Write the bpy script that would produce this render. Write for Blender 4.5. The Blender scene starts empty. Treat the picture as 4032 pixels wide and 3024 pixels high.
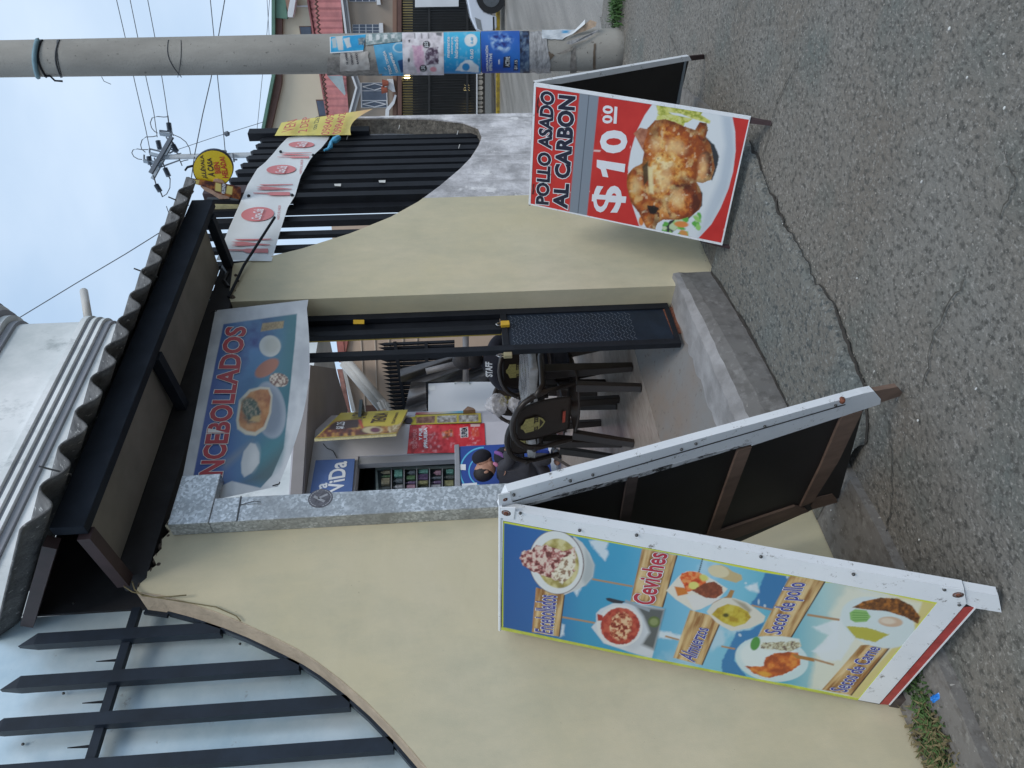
import bpy, bmesh, math, random
import numpy as np
from mathutils import Vector, Matrix
random.seed(7); rng = np.random.default_rng(7)
rad = math.radians
scene = bpy.context.scene
COL = scene.collection

# ------------------------------------------------------------------ camera
FPX = 2912.; PITCH = rad(-3.6); ROLL = rad(2.5); YAW = rad(45)
CAM = np.array([0., 0., 1.6])
fw = np.array([math.cos(PITCH)*math.cos(YAW), math.cos(PITCH)*math.sin(YAW), math.sin(PITCH)])
r0 = np.array([math.sin(YAW), -math.cos(YAW), 0.]); u0 = np.cross(r0, fw)
RV = r0*math.cos(ROLL) - u0*math.sin(ROLL)
UV = r0*math.sin(ROLL) + u0*math.cos(ROLL)
cam_data = bpy.data.cameras.new('camera'); cam = bpy.data.objects.new('camera', cam_data); COL.objects.link(cam)
cam_data.sensor_width = 36; cam_data.lens = FPX/4032*36
cam_data.clip_start = .05; cam_data.clip_end = 500
M = Matrix.Identity(4)
for i in range(3):
    M[i][0] = -UV[i]; M[i][1] = RV[i]; M[i][2] = -fw[i]; M[i][3] = CAM[i]
cam.matrix_world = M
scene.camera = cam

# ------------------------------------------------------------------ sky, sun, exposure
SUN_EL, SUN_AZ = rad(50), rad(-108)          # direction the light comes from (azimuth from +X)
world = bpy.data.worlds.new('World'); scene.world = world; world.use_nodes = True
wn = world.node_tree.nodes; wl = world.node_tree.links; wn.clear()
wo = wn.new('ShaderNodeOutputWorld'); bg = wn.new('ShaderNodeBackground'); bg.inputs[1].default_value = .1
sky = wn.new('ShaderNodeTexSky'); sky.sky_type = 'NISHITA'; sky.sun_disc = False
sky.sun_elevation = SUN_EL; sky.sun_rotation = rad(90)-SUN_AZ
tc = wn.new('ShaderNodeTexCoord')
mp = wn.new('ShaderNodeMapping'); mp.inputs['Scale'].default_value = (1, 1, 2.2)
nz = wn.new('ShaderNodeTexNoise'); nz.inputs['Scale'].default_value = 2.3; nz.inputs['Detail'].default_value = 5; nz.inputs['Roughness'].default_value = .5
cr = wn.new('ShaderNodeValToRGB'); cr.color_ramp.elements[0].position = .3; cr.color_ramp.elements[0].color = (4.9, 6.6, 8.8, 1)
cr.color_ramp.elements[1].position = .72; cr.color_ramp.elements[1].color = (7.4, 8.8, 10.5, 1)
mx = wn.new('ShaderNodeMixRGB'); mx.inputs[0].default_value = .9
wl.new(tc.outputs['Generated'], mp.inputs[0]); wl.new(mp.outputs[0], nz.inputs[0]); wl.new(nz.outputs[0], cr.inputs[0])
wl.new(sky.outputs[0], mx.inputs[1]); wl.new(cr.outputs[0], mx.inputs[2])
wl.new(mx.outputs[0], bg.inputs[0]); wl.new(bg.outputs[0], wo.inputs[0])
sl = bpy.data.lights.new('sun', 'SUN'); sl.energy = 1.4; sl.angle = rad(24); sl.color = (1, .95, .87)
so = bpy.data.objects.new('sun', sl); COL.objects.link(so)
sd = Vector((math.cos(SUN_EL)*math.cos(SUN_AZ), math.cos(SUN_EL)*math.sin(SUN_AZ), math.sin(SUN_EL)))
so.rotation_euler = sd.to_track_quat('Z', 'Y').to_euler()
scene.view_settings.view_transform = 'Standard'; scene.view_settings.look = 'None'
scene.view_settings.exposure = 0.12; scene.view_settings.gamma = 1
scene.render.engine = 'CYCLES'

# ------------------------------------------------------------------ helpers: rays
def ray(x, y):
    return fw*FPX + RV*(3024-y-1512) - UV*(x-2016)
def project(P):
    q = np.asarray(P) - CAM; z = q@fw
    return (-(q@UV)/z*FPX+2016, 3024-(q@RV/z*FPX+1512))
def W(x, y, Y):
    d = ray(x, y); return CAM + d*((Y-CAM[1])/d[1])
def G(x, y, z=0.):
    d = ray(x, y); return CAM + d*((z-CAM[2])/d[2])
def XP(x, y, X):
    d = ray(x, y); return CAM + d*((X-CAM[0])/d[0])
def DP(x, y, dep):
    d = ray(x, y); return CAM + d*(dep/FPX)
def unit(v):
    v = np.asarray(v, float); return v/np.linalg.norm(v)
class Plane:
    """a real flat surface in the place: hit() finds the point of it seen at a spot of the photograph"""
    def __init__(s, p, n, twosided=False):
        s.p = np.array(p, float); s.n = unit(n)
        if (CAM-s.p)@s.n < 0: s.n = -s.n
    def hit(s, x, y, off=0.):
        d = ray(x, y); p0 = s.p + s.n*off
        return CAM + d*(((p0-CAM)@s.n)/(d@s.n))
def plane3(a, b, c): return Plane(a, np.cross(np.array(b)-a, np.array(c)-a))
def wallY(Y): return Plane((0, Y, 0), (0, 1, 0))
class Cyl:
    def __init__(s, c, r0_, r1_, h): s.c = np.array(c, float); s.r0 = r0_; s.r1 = r1_; s.h = h
    def rad_at(s, z): return s.r0+(s.r1-s.r0)*max(0, min(1, z/s.h))
    def hit(s, x, y, off=0.):
        d = ray(x, y); z = 1.5
        for _ in range(3):
            r = s.rad_at(z)+off
            a = d[0]**2+d[1]**2; b = 2*((CAM[0]-s.c[0])*d[0]+(CAM[1]-s.c[1])*d[1])
            c = (CAM[0]-s.c[0])**2+(CAM[1]-s.c[1])**2-r*r
            D = b*b-4*a*c
            t = (-b-math.sqrt(max(D, 0)))/(2*a); z = (CAM+d*t)[2]
        return CAM+d*t

# ------------------------------------------------------------------ helpers: materials
def srgb(c):
    c = np.array(c, float)/255.
    return tuple(np.where(c <= .04045, c/12.92, ((c+.055)/1.055)**2.4))
MATS = {}
def mat(name, col, rough=.6, metal=0., var=.12, scale=6., stretch=(1, 1, 1), bump=0., bscale=60., spec=.5, col2=None, emit=0., alpha=1., trans=0., coat=0.):
    if name in MATS: return MATS[name]
    m = bpy.data.materials.new(name); m.use_nodes = True; MATS[name] = m
    N = m.node_tree.nodes; L = m.node_tree.links; b = N['Principled BSDF']
    c = tuple(col)[:3]
    tcn = N.new('ShaderNodeTexCoord'); mpn = N.new('ShaderNodeMapping'); mpn.inputs['Scale'].default_value = stretch
    L.new(tcn.outputs['Object'], mpn.inputs[0])
    n = N.new('ShaderNodeTexNoise'); n.inputs['Scale'].default_value = scale; n.inputs['Detail'].default_value = 6; n.inputs['Roughness'].default_value = .6
    L.new(mpn.outputs[0], n.inputs[0])
    r = N.new('ShaderNodeValToRGB'); r.color_ramp.elements[0].position = .3; r.color_ramp.elements[1].position = .7
    lo = col2 if col2 is not None else tuple(v*(1-var) for v in c)
    hi = c if col2 is not None else tuple(min(1, v*(1+var)) for v in c)
    r.color_ramp.elements[0].color = (*lo, 1); r.color_ramp.elements[1].color = (*hi, 1)
    L.new(n.outputs[0], r.inputs[0]); L.new(r.outputs[0], b.inputs['Base Color'])
    b.inputs['Roughness'].default_value = rough; b.inputs['Metallic'].default_value = metal
    b.inputs['Specular IOR Level'].default_value = spec
    if coat: b.inputs['Coat Weight'].default_value = coat
    if trans: b.inputs['Transmission Weight'].default_value = trans
    if alpha < 1: b.inputs['Alpha'].default_value = alpha
    if emit: 
        L.new(r.outputs[0], b.inputs['Emission Color']); b.inputs['Emission Strength'].default_value = emit
    if bump:
        n2 = N.new('ShaderNodeTexNoise'); n2.inputs['Scale'].default_value = bscale; n2.inputs['Detail'].default_value = 5
        L.new(tcn.outputs['Object'], n2.inputs[0])
        bp = N.new('ShaderNodeBump'); bp.inputs['Strength'].default_value = 1; bp.inputs['Distance'].default_value = bump
        L.new(n2.outputs[0], bp.inputs['Height']); L.new(bp.outputs[0], b.inputs['Normal'])
    return m
def mixnode(N, L, fac, a, b_, mode='MIX'):
    m = N.new('ShaderNodeMixRGB'); m.blend_type = mode
    if isinstance(fac, (int, float)): m.inputs[0].default_value = fac
    else: L.new(fac, m.inputs[0])
    for i, v in ((1, a), (2, b_)):
        if isinstance(v, tuple): m.inputs[i].default_value = (*v[:3], 1)
        else: L.new(v, m.inputs[i])
    return m.outputs[0]
def noise(N, L, vec, scale, detail=5, rough=.6, lo=.35, hi=.65, stretch=None, kind='N'):
    if stretch:
        mm = N.new('ShaderNodeMapping'); mm.inputs['Scale'].default_value = stretch; L.new(vec, mm.inputs[0]); vec = mm.outputs[0]
    if kind == 'N':
        n = N.new('ShaderNodeTexNoise'); n.inputs['Scale'].default_value = scale; n.inputs['Detail'].default_value = detail; n.inputs['Roughness'].default_value = rough; o = n.outputs[0]
    else:
        n = N.new('ShaderNodeTexVoronoi'); n.inputs['Scale'].default_value = scale; o = n.outputs['Distance' if kind == 'V' else 'Color']
    L.new(vec, n.inputs[0])
    if kind == 'VC': return o
    mr = N.new('ShaderNodeMapRange'); mr.inputs[1].default_value = lo; mr.inputs[2].default_value = hi; L.new(o, mr.inputs[0]); return mr.outputs[0]
def newmat(name, rough=.7):
    m = bpy.data.materials.new(name); m.use_nodes = True; MATS[name] = m
    N = m.node_tree.nodes; L = m.node_tree.links; b = N['Principled BSDF']; b.inputs['Roughness'].default_value = rough
    t = N.new('ShaderNodeTexCoord'); return m, N, L, b, t.outputs['Object']
def bumpin(N, L, b, h, dist):
    bp = N.new('ShaderNodeBump'); bp.inputs['Distance'].default_value = dist; L.new(h, bp.inputs['Height'])
    prev = b.inputs['Normal']
    if prev.is_linked: L.new(prev.links[0].from_socket, bp.inputs['Normal'])
    L.new(bp.outputs[0], b.inputs['Normal'])

# cream painted render: soft patches, faint vertical streaks, dirt
m, N, L, b, V = newmat('cream_paint', .75)
c = mixnode(N, L, noise(N, L, V, 1.3, 4, .5, .3, .7), (.57, .505, .335), (.62, .55, .405))
c = mixnode(N, L, noise(N, L, V, 2.4, 7, .75, .42, .75, (1, 1, .45)), c, (.455, .43, .31))
c = mixnode(N, L, noise(N, L, V, 55, 3, .5, .72, .78), c, (.30, .26, .17))
c = mixnode(N, L, noise(N, L, V, 7, 8, .8, .68, .74, (1, 1, .6)), c, (.42, .395, .30))
L.new(c, b.inputs['Base Color'])
bumpin(N, L, b, noise(N, L, V, 3, 4, .5, 0, 1), .008); bumpin(N, L, b, noise(N, L, V, 220, 3, .5, 0, 1), .0004)
# bare plaster: grey white blotches with dark damp streaks
m, N, L, b, V = newmat('bare_plaster', .85)
c = mixnode(N, L, noise(N, L, V, 4, 8, .7, .38, .62), (.36, .355, .37), (.74, .73, .76))
c = mixnode(N, L, noise(N, L, V, 5, 7, .7, .5, .7, (1, 1, .18)), c, (.20, .195, .20))
c = mixnode(N, L, noise(N, L, V, 9, 5, .6, .58, .66, (1, 1, .7)), c, (.76, .75, .76))
L.new(c, b.inputs['Base Color']); bumpin(N, L, b, noise(N, L, V, 14, 8, .7, 0, 1), .01)
# rough mortar
m, N, L, b, V = newmat('rough_mortar', .95)
c = mixnode(N, L, noise(N, L, V, 28, 6, .7, .35, .65), (.09, .08, .07), (.27, .24, .20)); L.new(c, b.inputs['Base Color'])
bumpin(N, L, b, noise(N, L, V, 45, 5, .7, 0, 1), .02)
# old coarse sidewalk concrete
def concrete(name, a, b2, dark, speck, greens, amp, sc=1.):
    m, N, L, b, V = newmat(name, .9)
    c = mixnode(N, L, noise(N, L, V, 1.1, 5, .6, .35, .65), a, b2)
    c = mixnode(N, L, noise(N, L, V, 2.6, 4, .5, .52, .75), c, greens)
    c = mixnode(N, L, noise(N, L, V, 42*sc, 4, .6, .5, .64), c, dark)
    c = mixnode(N, L, noise(N, L, V, 75*sc, 4, .6, .55, .68), c, speck)
    c = mixnode(N, L, noise(N, L, V, 120*sc, 1, .3, .77, .79), c, (.42, .40, .37))
    L.new(c, b.inputs['Base Color'])
    bumpin(N, L, b, noise(N, L, V, 38*sc, 6, .65, .2, .8), amp)
    bumpin(N, L, b, noise(N, L, V, 5, 4, .6, 0, 1), amp*1.6)
    return m
concrete('sidewalk_concrete', (.180, .160, .135), (.205, .196, .176), (.092, .088, .078), (.31, .295, .27), (.135, .148, .135), .012)
concrete('apron_concrete', (.168, .160, .142), (.165, .168, .152), (.07, .078, .078), (.26, .27, .26), (.125, .148, .146), .010, .95)
concrete('smooth_concrete', (.15, .14, .13), (.19, .18, .17), (.12, .11, .10), (.23, .22, .205), (.16, .155, .15), .003, .5)
concrete('threshold_concrete', (.14, .135, .13), (.165, .16, .155), (.115, .11, .105), (.20, .195, .19), (.17, .165, .155), .002, .3)
m, N, L, b, V = newmat('threshold_top', .7)
c = mixnode(N, L, noise(N, L, V, 6, 5, .6, .35, .65), (.20, .195, .195), (.33, .325, .33)); L.new(c, b.inputs['Base Color'])
bumpin(N, L, b, noise(N, L, V, 60, 4, .6, 0, 1), .003)
m, N, L, b, V = newmat('road_asphalt', .42)
c = mixnode(N, L, noise(N, L, V, .7, 6, .6, .4, .6, (.35, 2.6, 1)), (.20, .185, .165), (.34, .315, .285))
c = mixnode(N, L, noise(N, L, V, 60, 3, .6, .4, .7), c, (.15, .14, .12)); L.new(c, b.inputs['Base Color'])
bumpin(N, L, b, noise(N, L, V, 50, 4, .6, 0, 1), .003)
# plank look tile floor
m, N, L, b, V = newmat('floor_tile', .35)
c = mixnode(N, L, noise(N, L, V, 4, 6, .7, .35, .65, (1, 5, 1)), (.27, .22, .185), (.38, .335, .30))
c = mixnode(N, L, noise(N, L, V, 9, 5, .6, .55, .7, (1, 4, 1)), c, (.20, .15, .125)); L.new(c, b.inputs['Base Color'])
m, N, L, b, V = newmat('inner_concrete', .7)
c = mixnode(N, L, noise(N, L, V, 2.2, 6, .6, .4, .6), (.185, .15, .125), (.175, .17, .165))
c = mixnode(N, L, noise(N, L, V, 30, 4, .6, .6, .7), c, (.12, .10, .085)); L.new(c, b.inputs['Base Color'])
# galvanised spangle
m, N, L, b, V = newmat('galvanized', .38)
b.inputs['Metallic'].default_value = .55
c = mixnode(N, L, noise(N, L, V, 90, 2, .5, 0, 1, None, 'VC'), (.20, .22, .235), (.62, .65, .68))
N2 = N.new('ShaderNodeSeparateColor'); v = N.new('ShaderNodeTexVoronoi'); v.inputs['Scale'].default_value = 95; L.new(V, v.inputs[0]); L.new(v.outputs['Color'], N2.inputs[0])
mr = N.new('ShaderNodeMapRange'); mr.inputs[1].default_value = .25; mr.inputs[2].default_value = .95; L.new(N2.outputs[0], mr.inputs[0])
c = mixnode(N, L, mr.outputs[0], (.36, .385, .405), (.66, .69, .72))
c = mixnode(N, L, noise(N, L, V, 5, 5, .6, .45, .7), c, (.27, .28, .285)); L.new(c, b.inputs['Base Color'])
# galvanised smooth sheet
m, N, L, b, V = newmat('zinc_sheet', .36)
b.inputs['Metallic'].default_value = .3
c = mixnode(N, L, noise(N, L, V, 2, 6, .65, .35, .65), (.44, .59, .68), (.68, .79, .85))
c = mixnode(N, L, noise(N, L, V, 14, 8, .8, .62, .7), c, (.33, .38, .42)); L.new(c, b.inputs['Base Color'])
bumpin(N, L, b, noise(N, L, V, 1.8, 4, .5, 0, 1), .014)
# old fibre cement roof
m, N, L, b, V = newmat('fibre_cement', .95)
c = mixnode(N, L, noise(N, L, V, 9, 6, .7, .35, .65), (.07, .07, .072), (.19, .19, .19))
c = mixnode(N, L, noise(N, L, V, 34, 4, .6, .62, .68), c, (.42, .42, .41)); L.new(c, b.inputs['Base Color'])
bumpin(N, L, b, noise(N, L, V, 50, 5, .6, 0, 1), .006)
# white stucco building
m, N, L, b, V = newmat('white_stucco', .9)
c = mixnode(N, L, noise(N, L, V, .55, 6, .65, .3, .6, (1, 1, .8)), (.50, .55, .56), (.84, .86, .87))
c = mixnode(N, L, noise(N, L, V, 1.3, 7, .75, .56, .72, (1, 1, .6)), c, (.36, .40, .41)); L.new(c, b.inputs['Base Color'])
# pole concrete
m, N, L, b, V = newmat('pole_concrete', .85)
c = mixnode(N, L, noise(N, L, V, 3, 5, .6, .35, .65, (1, 1, .4)), (.27, .258, .235), (.37, .355, .325))
c = mixnode(N, L, noise(N, L, V, 25, 7, .7, .62, .68), c, (.13, .12, .11)); L.new(c, b.inputs['Base Color'])
bumpin(N, L, b, noise(N, L, V, 60, 5, .6, 0, 1), .003)
# weathered white enamel with black and rusty wear
m, N, L, b, V = newmat('worn_white_paint', .4)
c = mixnode(N, L, noise(N, L, V, 3, 5, .6, .3, .7), (.70, .73, .77), (.80, .82, .85))
c = mixnode(N, L, noise(N, L, V, 22, 8, .85, .585, .65), c, (.16, .15, .14))
c = mixnode(N, L, noise(N, L, V, 13, 4, .7, .68, .74), c, (.45, .36, .28)); L.new(c, b.inputs['Base Color'])
m, N, L, b, V = newmat('peeling_white_paint', .6)
c = mixnode(N, L, noise(N, L, V, 30, 8, .8, .42, .50, (1, 1, .5)), (.025, .025, .028), (.55, .57, .6)); L.new(c, b.inputs['Base Color'])
bumpin(N, L, b, noise(N, L, V, 30, 8, .8, .4, .52, (1, 1, .5)), .004)
# black gate steel
mat('black_steel', (.011, .013, .018), .6, .0, .25, 8, spec=.25, bump=.0006, bscale=40)
mat('navy_steel', (.011, .019, .033), .5, .0, .3, 8, spec=.35, bump=.0006, bscale=40)
mat('dark_fascia', (.016, .021, .031), .7, .0, .3, 5, spec=.2, bump=.001, bscale=30)
mat('brown_steel', (.055, .032, .034), .55, .1, .3, 10)
mat('soffit_board', (.235, .22, .195), .9, 0, .25, 2.5)
mat('canopy_shade', (.026, .026, .03), .9, 0, .3, 8)
mat('wood', (.19, .125, .095), .7, 0, .3, 12, (1, 1, .15), bump=.001)
mat('dark_wood', (.075, .055, .05), .8, 0, .4, 12, (1, 1, .15))
mat('board_black', (.010, .010, .012), .45, 0, .3, 5)
mat('red_paint', (.28, .055, .05), .5, 0, .25, 8)
mat('red_print', (.52, .035, .032), .4, 0, .12, 6)
mat('red_trim', (.38, .05, .045), .5, 0, .35, 14)
mat('rust', (.16, .055, .03), .9, 0, .5, 60, bump=.003, bscale=120)
mat('screw', (.10, .10, .10), .4, .7, .2, 60)
mat('ink_navy', (.012, .014, .035), .45, 0, .1, 5)
mat('ink_white', (.74, .76, .80), .45, 0, .03, 5)
mat('ink_cream', (.64, .62, .58), .5, 0, .03, 5)
mat('ink_blue', (.055, .06, .32), .45, 0, .1, 5)
mat('ink_crimson', (.42, .02, .05), .45, 0, .1, 5)
mat('ink_red', (.50, .045, .03), .45, 0, .1, 5)
mat('ink_pink', (.62, .20, .21), .5, 0, .06, 5)
mat('ink_brown', (.06, .03, .02), .5, 0, .1, 5)
mat('ink_banner_red', (.36, .035, .045), .5, 0, .12, 5)
mat('tape_grey', (.24, .27, .31), .4, 0, .06, 3)
mat('vinyl_white', (.66, .69, .71), .38, 0, .07, 3, bump=.003, bscale=5)
mat('vinyl_yellow', (.66, .60, .17), .45, 0, .06, 3)
mat('plastic_brown', (.028, .019, .015), .33, 0, .15, 6, spec=.5)
mat('plastic_black', (.012, .013, .018), .4, 0, .15, 6)
mat('clear_cover', (.30, .28, .27), .18, 0, .25, 5, (1, 3, 1), bump=.01, bscale=8)
mat('fridge_white', (.60, .62, .66), .3, 0, .03, 2)
mat('store_wall', (.50, .49, .53), .8, 0, .06, 2)
mat('store_frame', (.27, .28, .31), .6, 0, .1, 2)
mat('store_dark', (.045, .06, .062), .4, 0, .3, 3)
mat('slab_soffit', (.27, .25, .25), .9, 0, .08, 2)
mat('fridge_trim', (.42, .50, .48), .35, .3, .08, 2)
mat('glass_dark', (.03, .045, .05), .08, 0, .2, 2)
mat('blue_panel', (.018, .06, .30), .35, 0, .12, 2)
mat('cyan_print', (.10, .45, .72), .4, 0, .06, 2)
mat('beige_siding', (.47, .36, .28), .8, 0, .07, 2)
mat('beige_trim', (.58, .50, .42), .7, 0, .07, 2)
mat('terracotta_sheet', (.36, .12, .10), .7, 0, .25, 4)
mat('brick_red', (.34, .17, .14), .9, 0, .35, 9)
mat('grey_tarp', (.16, .155, .16), .5, 0, .2, 5, bump=.02, bscale=4)
mat('tarp_dark', (.06, .06, .065), .6, 0, .25, 5, bump=.02, bscale=3)
mat('pipe_white', (.55, .53, .50), .5, 0, .06, 4)
mat('yellow_edge', (.42, .28, .03), .5, 0, .15, 6)
mat('yellow_lock', (.62, .38, .03), .45, 0, .1, 6)
mat('brass', (.45, .38, .22), .3, .7, .1, 6)
mat('steel', (.55, .55, .55), .25, .9, .1, 6)
mat('skin_brown', (.42, .22, .15), .55, 0, .08, 20)
mat('hair_black', (.012, .008, .009), .6, 0, .3, 60, bump=.004, bscale=200)
mat('cloth_charcoal', (.045, .045, .055), .95, 0, .15, 10, bump=.008, bscale=14)
mat('cloth_black', (.012, .012, .02), .95, 0, .2, 10, bump=.008, bscale=14)
mat('cloth_pink', (.45, .16, .26), .9, 0, .2, 20)
mat('cloth_purple', (.22, .09, .30), .9, 0, .2, 20)
mat('cloth_blue', (.02, .05, .30), .9, 0, .2, 20)
mat('house_cream', (.62, .55, .42), .85, 0, .05, 1)
mat('house_tan', (.33, .275, .225), .85, 0, .06, 1)
mat('house_brown', (.25, .15, .11), .85, 0, .1, 1)
mat('roof_red', (.36, .135, .135), .75, 0, .2, 2)
mat('roof_green', (.10, .20, .15), .7, 0, .15, 2)
mat('trim_white', (.66, .67, .69), .6, 0, .05, 2)
mat('trim_brown', (.13, .065, .05), .6, 0, .15, 2)
mat('window_glass', (.07, .09, .13), .12, 0, .25, 3)
mat('skylight', (.36, .43, .45), .3, 0, .12, 4)
mat('grille_black', (.02, .02, .02), .5, .2, .2, 3)
mat('garage_dark', (.035, .032, .022), .8, 0, .3, 1.5)
mat('garage_lit_wall', (.42, .36, .17), .85, 0, .3, 1.2)
mat('stone_grey', (.32, .29, .25), .9, 0, .3, 6)
mat('stone_joint', (.10, .09, .08), .9, 0, .3, 6)
mat('kerb_yellow', (.48, .33, .02), .7, 0, .3, 5, col2=(.16, .11, .03))
mat('car_paint', (.62, .66, .74), .25, 0, .02, 1, coat=.6)
mat('tyre', (.012, .013, .015), .8, 0, .2, 10)
mat('rim', (.12, .13, .14), .4, .6, .2, 10)
mat('headlamp', (.30, .32, .34), .1, .3, .2, 6)
mat('wire', (.06, .065, .075), .6, 0, .1, 5)
mat('porcelain', (.10, .12, .15), .4, 0, .1, 5)
mat('far_steel', (.28, .33, .38), .5, .3, .1, 5)
mat('far_concrete', (.34, .37, .40), .8, 0, .1, 3)
mat('plastic_bag', (.60, .58, .60), .2, 0, .3, 14, bump=.03, bscale=14, alpha=.5)
mat('blue_wrapper', (.03, .25, .75), .3, 0, .3, 40)
mat('leaf_green', (.055, .11, .03), .8, 0, .4, 12)
mat('dry_stem', (.17, .14, .07), .9, 0, .3, 12)
mat('pebble', (.34, .31, .27), .9, 0, .2, 20)
mat('litter_white', (.62, .62, .6), .7, 0, .1, 20)
mat('dirt', (.075, .07, .06), .95, 0, .4, 18, bump=.02, bscale=30)
mat('blue_strap', (.16, .27, .32), .6, 0, .2, 12)
mat('rubble', (.10, .075, .06), .95, 0, .5, 25, bump=.02, bscale=50)
mat('terracotta_pot', (.36, .10, .06), .8, 0, .15, 8)
mat('lamp_glow', (1., .80, .35), .5, 0, .01, 3, emit=7.)
mat('glue_paper', (.25, .23, .21), .9, 0, .4, 20, bump=.004, bscale=40)
mat('tape_clear', (.34, .34, .35), .15, 0, .4, 15, (1, 1, 3), bump=.006, bscale=30)
mat('brown_tape', (.15, .115, .085), .45, 0, .25, 12)
# printed pictures: colours stored on the mesh
def printmat(name, rough=.4, bump=0.):
    m, N, L, b, V = newmat(name, rough)
    a = N.new('ShaderNodeVertexColor'); a.layer_name = 'Col'
    L.new(a.outputs[0], b.inputs['Base Color'])
    if bump: bumpin(N, L, b, noise(N, L, V, 7, 4, .5, 0, 1), bump)
    return m
printmat('printed_vinyl', .55); printmat('printed_banner', .42, .006); printmat('printed_paper', .5, .002)
PM = MATS

# ------------------------------------------------------------------ helpers: objects
def tag(o, label=None, cat=None, group=None, kind=None):
    if label: o['label'] = label
    if cat: o['category'] = cat
    if group: o['group'] = group
    if kind: o['kind'] = kind
    return o
def thing(name, label, cat, loc=(0, 0, 0), group=None):
    o = bpy.data.objects.new(name, None); COL.objects.link(o); o.location = tuple(float(v) for v in loc)
    o.empty_display_size = .1
    return tag(o, label, cat, group)
def link(name, me, material, parent=None, smooth=False):
    if isinstance(material, str): material = MATS[material]
    if material and not me.materials: me.materials.append(material)
    o = bpy.data.objects.new(name, me); COL.objects.link(o)
    if parent is not None:
        o.parent = parent
        p = parent; off = Vector((0, 0, 0))
        while p is not None: off += p.location; p = p.parent
        o.location = -off
        # geometry is given in world coordinates; an object with a parent sits at minus the parent's place
    if smooth:
        for f in me.polygons: f.use_smooth = True
    return o
def mesh(verts, faces):
    me = bpy.data.meshes.new('mesh'); me.from_pydata([tuple(map(float, v)) for v in verts], [], faces); me.update(); return me
class MB:
    def __init__(s): s.v = []; s.f = []
    def add(s, vs, fs):
        o = len(s.v); s.v += [tuple(map(float, v)) for v in vs]; s.f += [tuple(i+o for i in f) for f in fs]; return s
    def box(s, a, b):
        x0, y0, z0 = a; x1, y1, z1 = b
        vs = [(x0, y0, z0), (x1, y0, z0), (x1, y1, z0), (x0, y1, z0), (x0, y0, z1), (x1, y0, z1), (x1, y1, z1), (x0, y1, z1)]
        return s.add(vs, [(0, 3, 2, 1), (4, 5, 6, 7), (0, 1, 5, 4), (1, 2, 6, 5), (2, 3, 7, 6), (3, 0, 4, 7)])
    def beam(s, p, q, w, h, up=(0, 0, 1), taper=1.):
        p = np.array(p, float); q = np.array(q, float); d = unit(q-p); up = np.array(up, float)
        if abs(d@up) > .97: up = np.array([0, 1., 0])
        sd_ = unit(np.cross(d, up)); u = np.cross(sd_, d)
        vs = []
        for e, k in ((p, 1.), (q, taper)):
            for a, b in ((-1, -1), (1, -1), (1, 1), (-1, 1)): vs.append(e+sd_*a*w/2*k+u*b*h/2*k)
        return s.add(vs, [(0, 1, 2, 3), (7, 6, 5, 4), (0, 4, 5, 1), (1, 5, 6, 2), (2, 6, 7, 3), (3, 7, 4, 0)])
    def tube(s, pts, r, n=8, cap=True):
        pts = [np.array(p, float) for p in pts]; rs = r if hasattr(r, '__len__') else [r]*len(pts)
        rings = []; ref = np.array([0, 0, 1.])
        for i, p in enumerate(pts):
            d = unit(pts[min(i+1, len(pts)-1)]-pts[max(i-1, 0)])
            rf = ref if abs(d@ref) < .95 else np.array([0, 1., 0])
            a = unit(np.cross(d, rf)); b = np.cross(d, a)
            rings.append([p+(a*math.cos(t)+b*math.sin(t))*rs[i] for t in np.linspace(0, 2*math.pi, n, endpoint=False)])
        vs = [v for r_ in rings for v in r_]; fs = []
        for i in range(len(pts)-1):
            for j in range(n): fs.append((i*n+j, i*n+(j+1) % n, (i+1)*n+(j+1) % n, (i+1)*n+j))
        if cap: fs += [tuple(range(n))[::-1], tuple((len(pts)-1)*n+j for j in range(n))]
        return s.add(vs, fs)
    def plate(s, pts, off):      # polygon swept by a vector
        n = len(pts); off = np.array(off, float)
        vs = [np.array(p, float) for p in pts]; vs += [p+off for p in vs[:n]]
        return s.add(vs, [tuple(range(n)), tuple(range(n, 2*n))[::-1]]+[(i, i+n, (i+1) % n+n, (i+1) % n) for i in range(n)])
    def ball(s, c, r, n=12, m=8):
        r = (r, r, r) if not hasattr(r, '__len__') else r; vs = []; fs = []
        for i in range(m+1):
            t = math.pi*i/m
            for j in range(n):
                p = 2*math.pi*j/n; vs.append((c[0]+r[0]*math.sin(t)*math.cos(p), c[1]+r[1]*math.sin(t)*math.sin(p), c[2]+r[2]*math.cos(t)))
        for i in range(m):
            for j in range(n): fs.append((i*n+j, (i+1)*n+j, (i+1)*n+(j+1) % n, i*n+(j+1) % n))
        return s.add(vs, fs)
    def me(s): return mesh(s.v, s.f)
    def build(s, name, material, parent=None, smooth=False, bevel=0.):
        me = s.me()
        bm = bmesh.new(); bm.from_mesh(me); bmesh.ops.recalc_face_normals(bm, faces=bm.faces); bm.to_mesh(me); bm.free()
        o = link(name, me, material, parent, smooth)
        if bevel:
            md = o.modifiers.new('bevel', 'BEVEL'); md.width = bevel; md.segments = 2; md.limit_method = 'ANGLE'
        return o
def bx(name, a, b, m_, parent=None, bevel=0.): return MB().box(np.minimum(a, b), np.maximum(a, b)).build(name, m_, parent, bevel=bevel)
def bar(name, p, q, w, h, m_, parent=None, bevel=0., **k): return MB().beam(p, q, w, h, **k).build(name, m_, parent, bevel=bevel)
def struct(o): o['kind'] = 'structure'; return o
def copy_tree(o, parent=None):
    c = o.copy(); COL.objects.link(c); c.parent = parent
    for ch in list(o.children): copy_tree(ch, c)
    return c
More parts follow.
